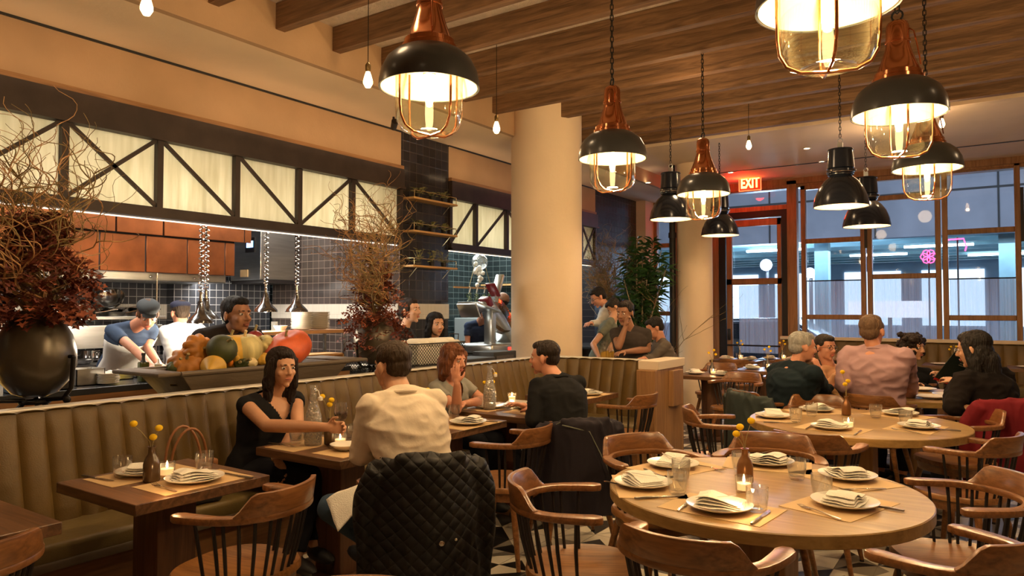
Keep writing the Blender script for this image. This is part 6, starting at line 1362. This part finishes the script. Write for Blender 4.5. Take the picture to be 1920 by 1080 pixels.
    # clothing
    if top:
        t = MB(); t.loft(torso_rings(hip, neck, yaw_h, yaw, .018, tw, fem, belly)[1:-1])
        se = {'long': 1., 'short': .55, 'none': 0, 'cap': .16, 'rolled': .9}[sleeve]
        t.sph(neck+dn*.040, (.070*max(1, tw*.9),)*3, 14, 10)
        for Sh, E, W_ in ((SL, LE, LW), (SR, RE, RW)):
            t.caps(neck+dn*.004, Sh, .060*max(1, tw*.95), .053*tw, 14); t.sph(Sh, (.055*tw,)*3, 14, 10)
            if se < 1: t.tube([Sh, Sh.lerp(E, se)], [.058*tw, .052*tw], 16)
            else:
                t.caps(Sh, E, .060*tw, .050*tw, 14); t.sph(E, (.052*tw,)*3, 12, 8); t.tube([E, E.lerp(W_, .5), E.lerp(W_, .94)], [.051*tw, .047*tw, .035], 16)
        mts = [top] if not top2 else [top, top2]
        rc = None
        if stripes: rc = lambda c_: 1 if (c_.z % .028) < .008 else 0
        so = organic(t, vox, mts, topname, root, 4, fold*1.6, 6, ridged=(9, 9, 16), seed=seed, recolor=rc)
        if vneck:
            bm_ = bmesh.new(); bm_.from_mesh(so.data); kill = []
            for fc in bm_.faces:
                p_ = fc.calc_center_median()-neck; z_ = p_.z+vneck
                if p_.dot(f) > -.01 and z_ > 0 and abs(p_.dot(r)) < .012+z_*.62: kill.append(fc)
            bmesh.ops.delete(bm_, geom=kill, context='FACES'); bm_.to_mesh(so.data); bm_.free()
        if collar: 
            k = MB(); k.tube([neck+dn*.005+(S@Vector((math.cos(a)*.068, math.sin(a)*.062-.004, .0)))+Vector((0, 0, .022-.012*math.sin(a))) for a in [2*math.pi*j/16 for j in range(16)]], .014 if collar is True else .010, 8, closed=True); k.build('collar', top if collar is True else collar, so)
    if pants and legs:
        t = MB(); t.loft(torso_rings(hip, neck, yaw_h, yaw, .013, tw, fem, 0)[:4]); 
        for Hp, K, A in ((HL, LK, LA), (HR, RK, RA)): t.caps(Hp, K, .088, .066, 14); t.sph(K, (.066,)*3, 12, 8); t.tube([K, K.lerp(A, .4), K.lerp(A, .96)], [.064, .060, .048], 14)
        organic(t, vox*1.1, pants, 'trousers', root, 3, .004, 7, ridged=(12, 12, 12), seed=seed+2)
        for K, A in ((LK, LA), (RK, RA)):
            MB().sph(A+hf*.07+Vector((0, 0, -.045)), (.045, .13, .04), 14, 8, rot=Hf).sph(A+hf*.0+Vector((0, 0, -.04)), (.040, .055, .045), 12, 8, rot=Hf).build('shoe', rubber, root)
    if apron:
        k = MB(); rr_ = torso_rings(hip, neck, yaw_h, yaw, .028, tw, fem, 0); vs = []; fs = []
        for ri in range(1, 8):
            for ci in range(1, 12): vs.append(rr_[ri][ci])
        for i in range(6):
            for j in range(10): a = i*11+j; fs.append((a, a+1, a+12, a+11))
        k.add(vs, fs); lo = MB()
        vs = []; fs = []
        for i, dz in enumerate((0, -.2, -.42)):
            for ci in range(0, 13): p = rr_[1][ci]; vs.append(p+Vector((0, 0, dz))+hf*(.02*i)+hf*.004*math.sin(ci*1.7+i))
        for i in range(2):
            for j in range(12): a = i*13+j; fs.append((a, a+1, a+14, a+13))
        k.add(vs, fs); oo = k.build('apron', apron, root, angle=80); md = oo.modifiers.new('t', 'SOLIDIFY'); md.thickness = .004
        st = MB(); st.tube([rr_[7][4], SR+Vector((0, 0, .03))-r*.06-f*.0, neck-f*.07, SL+Vector((0, 0, .03))+r*.06, rr_[7][8]], .008, 6); st.build('apron_strap', apron, oo)
    return root, dict(H=H, F=F, S=S, SL=SL, SR=SR, HL=HL, HR=HR, o=o0, LW=LW, RW=RW, LE=LE, RE=RE, LK=LK, RK=RK)
P = at
Zd = Vector((0, 0, 1))
def hipd(u, d, z=.55): r_ = ray(u, 540); return Vector((r_.x*d, r_.y*d, z))
tan_ = (.52, .27, .155); pale = (.60, .34, .22); brown = (.30, .14, .075); ruddy = (.56, .25, .15)
blk = cloth('black_blouse_cloth', (.010, .010, .012)); jeans = cloth('blue_denim', (.045, .075, .12), .9); dpants = cloth('dark_trousers', (.012, .013, .018), .9)
# 1 woman in black at the booth
r1, q1 = person('dark haired woman in a black top on the booth, reaching for a wine glass', P(529, 690, 4.30), -12, 4, P(512, 742, 4.34), hipd(486, 4.28, .56), -8, -12,
    RE=P(500, 798, 4.02), RW=P(612, 801, 3.93), LE=P(558, 800, 4.20), LW=P(520, 862, 4.05), Rh=((.83, .50, .0), (.3, -.5, -.1), .7), Lh=((.5, .2, -.9), (0, -1, 0), .5), RK=P(592, 893, 4.02), RA=P(556, 1040, 3.85), LK=P(600, 870, 4.2), LA=P(590, 1020, 4.0),
    sk=tan_, hair=('long', (.016, .009, .007)), top=blk, sleeve='cap', pants=dpants, fem=True, vox=.008, vneck=.13, tw=1.0, hs=.98, seed=2, topname='black_top', fold=.003)
# 2 man in white shirt
wht_c = cloth('off_white_knit', (.66, .56, .44), .9, bs=14)
r2, q2 = person('man in an off white long sleeved shirt seen from behind, elbow on the booth table', P(735, 688, 3.50), 172, 6, P(752, 742, 3.42), hipd(806, 3.32, .56), 160, 165,
    LE=P(676, 852, 3.36), LW=P(738, 838, 3.52), RE=P(790, 830, 3.85), RW=P(730, 815, 3.98), Lh=((.3, .2, -.8), (-.3, .6, -.3), .5), LK=P(622, 952, 3.26), LA=P(735, 1040, 3.42), RK=P(690, 930, 3.75), RA=P(690, 1030, 3.7),
    sk=tan_, hair=('short', (.035, .020, .010)), top=wht_c, pants=jeans, vox=.008, tw=1.04, seed=5, topname='white_shirt', fold=.006, collar=wht_c)
# 3 woman grey tee
gry = cloth('grey_tee_cloth', (.26, .25, .22), .9)
r3, q3 = person('woman in a grey t-shirt with auburn bob resting her cheek on her hand', P(850, 676, 5.42), -2, 8, P(842, 714, 5.50), hipd(838, 5.55, .56), 0, -5,
    RE=P(856, 768, 5.22), RW=P(857, 720, 5.14), Rh=((-.22, .0, 1), (-.1, .6, 0), .2, -1), vneck=.11, LE=P(908, 752, 5.62), LW=P(874, 756, 5.30), Lh=((-.4, -.6, -.1), (0, 0, -1), .3), sk=ruddy, hair=('bob', (.14, .048, .018)), top=gry, sleeve='short', pants=dpants, fem=True, vox=.009, seed=7, topname='grey_tshirt')
# 4 man black sweater
bsw = cloth('black_wool', (.009, .009, .010), .95)
r4, q4 = person('man in a black sweater seen in profile from behind at the booth table', P(1021, 672, 5.02), 192, 2, P(1045, 712, 4.95), hipd(1062, 4.72, .56), 160, 155,
    LE=P(1000, 788, 4.70), LW=P(996, 770, 4.95), RE=P(1010, 770, 5.35), RW=P(985, 762, 5.30), sk=ruddy, hair=('short', (.020, .012, .008)), top=bsw, pants=dpants, vox=.009, tw=1.06, seed=9, topname='black_sweater', fold=.005, collar=bsw)
# group of five
navy = cloth('dark_navy_wool', (.010, .018, .024), .95)
r16, _ = person('grey haired man in a dark navy sweater leaning his chin on his hand', P(1505, 652, 6.05), 38, 6, P(1490, 690, 6.05), hipd(1474, 6.10, .58), 52, 55,
    RE=P(1542, 735, 6.2), RW=P(1535, 700, 6.30), Rh=((-.2, .1, 1), (-.6, .3, 0), .4), LE=P(1530, 740, 6.5), LW=P(1560, 725, 6.6), sk=ruddy, hair=('grey', (.30, .29, .27)), brow=(.2, .19, .17), top=navy, pants=dpants, vox=.010, tw=1.36, seed=11, hs=1.08, topname='navy_sweater', fold=.006)
peach = cloth('peach_sweater', (.50, .27, .15), .9)
r17, _ = person('man with black glasses and a peach sweater gesturing with both hands', P(1548, 652, 6.95), -35, 5, P(1556, 690, 6.98), hipd(1560, 7.05, .56), -25, -30,
    LE=P(1604, 728, 7.0), LW=P(1592, 690, 6.75), RE=P(1545, 735, 6.7), RW=P(1572, 700, 6.6), Lh=((.2, .1, 1), (-.5, -.3, 0), .35), Rh=((.3, .2, .8), (.5, 0, 0), .4), sk=ruddy, hair=('short', (.025, .018, .014)), glasses=(.01, .01, .01), top=peach, pants=dpants, vox=.010, seed=13, hs=1.03, topname='peach_sweater')
pink = cloth('pink_mauve_cotton', (.40, .25, .27), .85, bs=10)
r18, _ = person('broad man in a mauve pink shirt with thinning sandy hair seen from behind', P(1635, 622, 5.98), 78, 0, P(1641, 658, 5.95), hipd(1640, 6.02, .62), 80, 80,
    LE=P(1580, 722, 6.02), LW=P(1592, 745, 6.32), RE=P(1706, 716, 6.05), RW=P(1706, 748, 6.25), sk=ruddy, hair=('grey', (.13, .075, .042)), top=pink, pants=dpants, vox=.010, tw=1.30, hs=1.14, seed=17, topname='pink_shirt', fold=.009, collar=pink, shoulder=.17)
r19, _ = person('woman in black with short dark curly hair and glasses pushed up', P(1712, 652, 7.55), -28, 6, P(1702, 694, 7.6), hipd(1700, 7.7, .56), -60, -70,
    LE=P(1755, 740, 7.5), LW=P(1725, 722, 7.25), RE=P(1680, 740, 7.4), RW=P(1705, 728, 7.2), sk=tan_, hair=('curly', (.020, .010, .007)), top=bsw, pants=dpants, fem=True, vox=.010, hs=1.1, seed=19, topname='black_blouse', tw=1.15)
furry = cloth('dark_brown_fleece', (.009, .006, .0055), 1.0)
r20, q20 = person('woman with long dark hair and glasses in dark brown holding a menu', P(1826, 656, 5.55), 162, 10, P(1843, 702, 5.55), hipd(1862, 5.32, .56), 150, 150,
    LE=P(1790, 765, 5.25), LW=P(1788, 716, 5.55), RE=P(1800, 750, 6.0), RW=P(1774, 706, 6.15), Lh=((-.4, .5, .2), (0, .3, -1), .5), Rh=((-.5, -.3, .3), (0, -.3, -1), .5), sk=tan_, hair=('long', (.012, .009, .008)), glasses=(.3, .3, .3), top=furry, pants=dpants, fem=True, vox=.010, tw=1.45, hs=1.16, seed=23, topname='brown_top', fold=.010)
mc = P(1800, 690, 5.85); mn = thing('menu', 'open black menu held by the long haired woman', 'menu', mc); mn.rotation_euler = (R(32), R(18), R(40))
MB().box((-.13, -.003, -.15), (.13, .003, .15)).build('cover', mat('black_menu_card', (.008, .018, .014), .5), mn, smooth=False); MB().box((-.125, .004, -.175), (.11, .007, -.04)).build('red_insert', mat('red_card', (.65, .02, .015), .5), mn, smooth=False)
for k in range(4): MB().box((-.03, -.006, .02+k*.018), (.06-.01*(k % 2), -.0035, .026+k*.018)).build('grey_lettering', mat('grey_print', (.25, .25, .22), .6), mn, smooth=False)
# kitchen staff
blue_s = cloth('slate_blue_cotton', (.045, .070, .125), .85); wap = cloth('white_apron_cotton', (.75, .73, .70), .85)
r5, _ = person('cook in a dark flat cap, slate blue shirt and white apron leaning over the pass', P(277, 590, 6.15), -22, 38, P(250, 613, 6.25), Vector((P(226, 690, 6.55).x, P(226, 690, 6.55).y, .98)), -10, -20,
    RE=P(252, 655, 6.0), RW=P(284, 686, 5.80), LE=P(275, 650, 6.35), LW=P(300, 686, 5.95), Rh=((.6, .1, -.1), (0, 0, -1), .25), Lh=((.6, .1, -.1), (0, 0, -1), .25), sk=ruddy, hair=('pony', (.10, .05, .025)), cap=(.025, .032, .040), top=blue_s, sleeve='short', pants=dpants, vox=.009, seed=31, seated=False, apron=wap, topname='blue_shirt', hs=1.02)
r6, _ = person('cook in a white jacket and navy cap turned away at the range', P(338, 588, 6.9), 170, 8, P(342, 612, 6.85), Vector((P(350, 700, 6.8).x, P(350, 700, 6.8).y, .92)), 175,
    LE=P(318, 655, 6.8), LW=P(312, 680, 7.0), RE=P(385, 650, 6.9), RW=P(350, 675, 7.05), sk=ruddy, hair=('short', (.04, .025, .015)), cap=(.012, .016, .045), top=cloth('white_chef_cotton', (.68, .66, .63), .85), pants=dpants, seed=33, seated=False, topname='white_jacket')
r7, _ = person('man in a dark t-shirt with black hair standing behind the trough of gourds', P(444, 592, 5.75), 5, 0, P(428, 622, 5.8), Vector((P(430, 700, 5.8).x, P(430, 700, 5.8).y, .88)), -5,
    sk=brown, hair=('short', (.008, .007, .008)), top=cloth('black_tee_cloth', (.018, .014, .014), .9), sleeve='short', pants=dpants, seed=35, seated=False, hs=1.26, tw=1.35, shoulder=.17, topname='dark_tshirt')
r8, _ = person('cook in white at the left edge, mostly behind the big vase', P(-8, 580, 5.6), 200, 5, P(-12, 608, 5.6), Vector((P(-14, 700, 5.6).x, P(-14, 700, 5.6).y, .92)), 190,
    sk=ruddy, hair=('short', (.03, .02, .015)), top=MATS['white_chef_cotton'], pants=cloth('navy_apron', (.02, .03, .07)), seed=37, seated=False, topname='white_jacket')
gsh = cloth('charcoal_work_shirt', (.035, .034, .036), .85)
r9, _ = person('woman with dark hair in a bun and charcoal shirt in profile, turned right', P(769, 583, 7.5), 8, -2, P(757, 618, 7.5), Vector((P(755, 700, 7.5).x, P(755, 700, 7.5).y, .90)), 25,
    sk=pale, hair=('bun', (.018, .010, .008)), top=gsh, pants=dpants, fem=True, seed=41, seated=False, hs=1.12, topname='charcoal_shirt', collar=True)
r10, _ = person('young woman with long black hair looking left beside the woman with a bun', P(817, 609, 7.6), -20, 4, P(813, 640, 7.65), Vector((P(812, 720, 7.7).x, P(812, 720, 7.7).y, .80)), -35,
    sk=tan_, hair=('long', (.008, .007, .008)), top=gsh, pants=dpants, fem=True, seed=43, seated=False, hs=1.05, legs=True, topname='charcoal_shirt')
r11, _ = person('cook with dark hair in a navy shirt bent behind the meat slicer', P(907, 590, 10.2), -30, 30, P(898, 606, 10.3), Vector((P(893, 660, 10.5).x, P(893, 660, 10.5).y, .95)), -30,
    sk=ruddy, hair=('short', (.02, .014, .01)), top=cloth('navy_work_shirt', (.03, .045, .09), .85), sleeve='short', pants=dpants, seed=45, seated=False, hs=1.1, topname='navy_shirt')
r12, _ = person('bald man in a black and white striped t-shirt beside the column, arms crossed', P(940, 566, 10.4), 190, 5, P(941, 597, 10.4), Vector((P(941, 670, 10.4).x, P(941, 670, 10.4).y, .95)), 195,
    LE=P(918, 642, 10.3), LW=P(941, 646, 10.1), RE=P(964, 640, 10.4), RW=P(941, 640, 10.2), sk=brown, hair=('bald', (.02, .015, .012)), top=cloth('black_knit', (.02, .018, .02), .9), top2=cloth('white_knit_stripe', (.6, .56, .52), .9), stripes=True, sleeve='short', pants=dpants, seed=47, seated=False, hs=1.2, tw=1.1, topname='striped_tshirt')
r13, _ = person('waiter with glasses in a white shirt reading at the far dark tiled pier', P(1122, 558, 9.9), 225, 30, P(1138, 574, 9.9), Vector((P(1140, 640, 9.9).x, P(1140, 640, 9.9).y, .95)), 205,
    LE=P(1122, 606, 9.7), LW=P(1108, 606, 9.5), RE=P(1150, 606, 9.9), RW=P(1112, 608, 9.7), sk=ruddy, hair=('short', (.015, .010, .008)), glasses=(.02, .02, .02), top=cloth('white_waiter_shirt', (.62, .60, .55), .8), pants=dpants, seed=49, seated=False, hs=1.1, topname='white_shirt', collar=rubber)
grn_s = cloth('grey_green_shirt_cloth', (.13, .14, .11), .85)
r14, _ = person('man in a dark grey t-shirt leaning his chin on his fist behind the booth', P(1172, 588, 8.1), -95, 8, P(1182, 618, 8.15), Vector((P(1184, 700, 8.2).x, P(1184, 700, 8.2).y, .86)), -75,
    RE=P(1160, 650, 7.9), RW=P(1173, 612, 7.9), Rh=((.1, 0, 1), (.3, .3, 0), 1.1), LE=P(1214, 655, 8.1), LW=P(1170, 660, 7.85), sk=brown, hair=('short', (.012, .010, .008)), top=cloth('dark_grey_tee', (.05, .040, .035), .9), sleeve='short', pants=dpants, seed=51, seated=False, hs=1.15, tw=1.1, topname='dark_grey_tshirt')
r15, _ = person('seated man in a grey sweater with dark hair looking down to the left', P(1228, 616, 8.4), 215, 25, P(1240, 640, 8.4), hipd(1243, 8.45, .70), 220,
    LE=P(1222, 672, 8.2), LW=P(1208, 672, 8.0), RE=P(1262, 668, 8.5), RW=P(1240, 675, 8.2), sk=ruddy, hair=('short', (.012, .010, .008)), top=cloth('grey_brown_sweater', (.12, .10, .085), .9), pants=dpants, seed=53, hs=1.05, topname='grey_sweater')
r21, _ = person('person in a grey green shirt bending forward left of the man in dark grey', P(1152, 577, 9.5), 215, 45, P(1146, 602, 9.4), Vector((P(1124, 690, 9.4).x, P(1124, 690, 9.4).y, .86)), 200,
    LE=P(1112, 646, 9.0), LW=P(1122, 668, 8.8), RE=P(1150, 643, 9.3), RW=P(1137, 668, 9.0), sk=tan_, hair=('short', (.02, .014, .01)), top=grn_s, sleeve='short', pants=dpants, seed=55, seated=False, hs=1.0, topname='grey_green_shirt')
st = thing('low_stool', 'plain dark stool under the seated man in the grey sweater', 'stool', (r15.location.x, r15.location.y, 0)); MB().cyl((0, 0, .54), (0, 0, .58), .17, seg=24).build('seat', walnut, st)
for k in range(4): a = k*math.pi/2+.7; MB().cyl((math.cos(a)*.12, math.sin(a)*.12, .54), (math.cos(a)*.17, math.sin(a)*.17, 0), .014, seg=8).build('leg', black_steel, st)
# ---------------------------------------------------------------- coats over chairs
def coat(name, label, x, y, deg, m, w_=.30, drop=.50, quilt=False, seed=1, trim=None, hood=False, tilt=0, topz=.83):
    t = thing(name, label, 'jacket', (x, y, 0), R(deg)); mb = MB(); rings = []
    # body of the coat: a sleeve of cloth around the chair back, built as closed thick slab (local: back of the chair is -Y)
    n = 30
    for j, z in enumerate([topz, topz-.015, topz-.06, topz-.18, topz-.32, topz-.45, topz-drop+.0]):
        ring = []; k = j/6; spread = w_*(1.0+.10*k)-(.03 if j == 0 else 0); th_ = .018 if j == 0 else .03+.01*k
        for i in range(n):
            a = 2*math.pi*i/n; c_ = math.cos(a); s_ = math.sin(a); u_ = c_
            yb = -.270-.035*k+.17*(u_**2)   # wraps around the curved rail
            ring.append((spread*u_, yb+s_*th_-.012, z-.02*u_*u_*(1 if j < 2 else 0)+(.02*math.sin(i*.9+seed) if j == 6 else 0)))
        rings.append(ring)
    mb.loft(rings)
    mb.caps((-.13, -.25, topz-.01), (.13, -.25, topz-.01), .026, .026, 10)   # collar
    for q in (-1, 1):
        mb.tube([(q*w_*.86, -.165, topz-.06), (q*(w_+.015), -.13, topz-.18), (q*(w_+.03), -.12, topz-.33), (q*(w_+.01), -.11, topz-drop*.98)], [.058, .060, .052, .044], 14)
    if hood: mb.sph((0, -.20, topz-.02), (.13, .06, .05), 14, 8)
    o = organic(mb, .010, m, 'coat_body', t, 3, .011, 5, ridged=(14, 14, 5), seed=seed)
    if quilt: MB().sph((.03, -.350, topz-.34), (.012, .006, .012), 10, 8).build('snap_button', cutlery_m, o); MB().sph((.09, -.345, topz-.33), (.007, .005, .007), 10, 8).build('snap_button', cutlery_m, o)
    if trim:
        MB().tube([(-.16, -.29, topz-.02), (.0, -.325, topz-.06), (.10, -.34, topz-.26), (.19, -.315, topz-.44)], .004, 6).tube([(-w_*.95, -.16, topz-.08), (-.15, -.255, topz-.005), (.15, -.255, topz-.005), (w_*.95, -.16, topz-.08)], .004, 6).build('seam_piping', trim, t)
    return t
qm = bpy.data.materials.new('black_quilted_nylon'); qm.use_nodes = True; N, L = nt(qm); b = N['Principled BSDF']; b.inputs['Base Color'].default_value = (.012, .011, .011, 1); b.inputs['Roughness'].default_value = .6; b.inputs['Specular IOR Level'].default_value = .25
tc = N.new('ShaderNodeTexCoord'); sp = N.new('ShaderNodeSeparateXYZ'); L.new(tc.outputs['Object'], sp.inputs[0])
def M2(op, a, bb=None):
    n = N.new('ShaderNodeMath'); n.operation = op
    for i, q in enumerate((a, bb)):
        if q is None: continue
        if isinstance(q, (int, float)): n.inputs[i].default_value = q
        else: L.new(q, n.inputs[i])
    return n.outputs[0]
a1 = M2('ABSOLUTE', M2('SINE', M2('MULTIPLY', M2('ADD', sp.outputs[0], sp.outputs[2]), 52))); a2 = M2('ABSOLUTE', M2('SINE', M2('MULTIPLY', M2('SUBTRACT', sp.outputs[0], sp.outputs[2]), 52)))
bp_ = N.new('ShaderNodeBump'); bp_.inputs['Strength'].default_value = .55; bp_.inputs['Distance'].default_value = .02; L.new(M2('POWER', M2('MULTIPLY', a1, a2), .4), bp_.inputs['Height']); L.new(bp_.outputs[0], b.inputs['Normal'])
coat('quilted_jacket', 'black quilted jacket hanging on the chair of the man in white', MANCH[0], MANCH[1], MANCH[2], qm, .235, .64, True, 3, topz=.88)
coat('denim_jacket', 'dark grey jacket with pale seams on the chair of the man in black', BLKCH[0], BLKCH[1], BLKCH[2], cloth('charcoal_denim', (.022, .018, .024), .9), .26, .56, False, 8, trim=cloth('pale_piping', (.16, .17, .13)))
# jackets on the chairs of the group
p = hipd(1430, 6.22, 0); chair(p.x, p.y, (.60, .80), 'chair of the grey haired man, covered by a dark green grey jacket'); coat('waxed_jacket', 'dark green grey jacket over the chair of the grey haired man', p.x, p.y, math.degrees(math.atan2(.80, .60))-90, cloth('waxed_green_grey', (.035, .045, .042), .6), .28, .5, False, 12, topz=.80)
p = hipd(1640, 6.0, 0); chair(p.x, p.y, (.17, .98), 'chair of the broad man in the mauve pink shirt')
p = hipd(1900, 5.20, 0); chair(p.x, p.y, (-.35, .93), 'chair of the long haired woman, covered by a red coat'); coat('red_coat', 'dark red coat hanging on the chair of the long haired woman', p.x, p.y, math.degrees(math.atan2(.93, -.35))-90, cloth('dark_red_wool', (.16, .012, .018), .9), .33, .62, False, 15, topz=.88)
p = hipd(1562, 7.1, 0); chair(p.x, p.y, (.9, -.4), 'chair of the man with the black glasses'); p = hipd(1702, 7.75, 0); chair(p.x, p.y, (-.3, -.95), 'chair of the curly haired woman')
# napkins on laps
def lap(lab, pts, seed):
    n = 16; vs = []; fs = []; A, B, C_, D_ = [Vector(p) for p in pts]
    for j in range(n+1):
        for i in range(n+1):
            u_, v_ = i/n, j/n; p = (A*(1-u_)+B*u_)*(1-v_)+(D_*(1-u_)+C_*u_)*v_; vs.append(p+Vector((0, 0, .035*math.sin(u_*math.pi)+.012*noise.noise(p*14+Vector((seed, 0, 0))))))
    for j in range(n):
        for i in range(n): a = j*(n+1)+i; fs.append((a, a+1, a+n+2, a+n+1))
    o = MB().add(vs, fs).build('lap_napkin', napkin_m, angle=80); md = o.modifiers.new('t', 'SOLIDIFY'); md.thickness = .004; return tag(o, lab, 'napkin')
lap('white napkin draped over the thigh of the man in white', [P(612, 938, 3.16), P(718, 915, 3.25), P(700, 962, 3.10), P(634, 998, 3.05)], 1)
lap('folded white napkin on the lap of the man in black', [P(985, 825, 4.85), P(1030, 815, 4.95), P(1018, 838, 4.7), P(978, 846, 4.7)], 4)
wt = MB().tube([Vector((math.cos(a)*.029, math.sin(a)*.029, 0)) for a in [j*math.pi/8 for j in range(16)]], .005, 6, closed=True).cyl((.028, 0, 0), (.036, 0, 0), .013).build('wristwatch', mat('gold_metal', (.6, .40, .16), .25, 1.0)); tag(wt, 'gold bracelet watch on the lowered wrist of the black topped woman', 'watch'); wt.location = P(519, 858, 4.06); wt.rotation_euler = (R(25), R(20), 0)
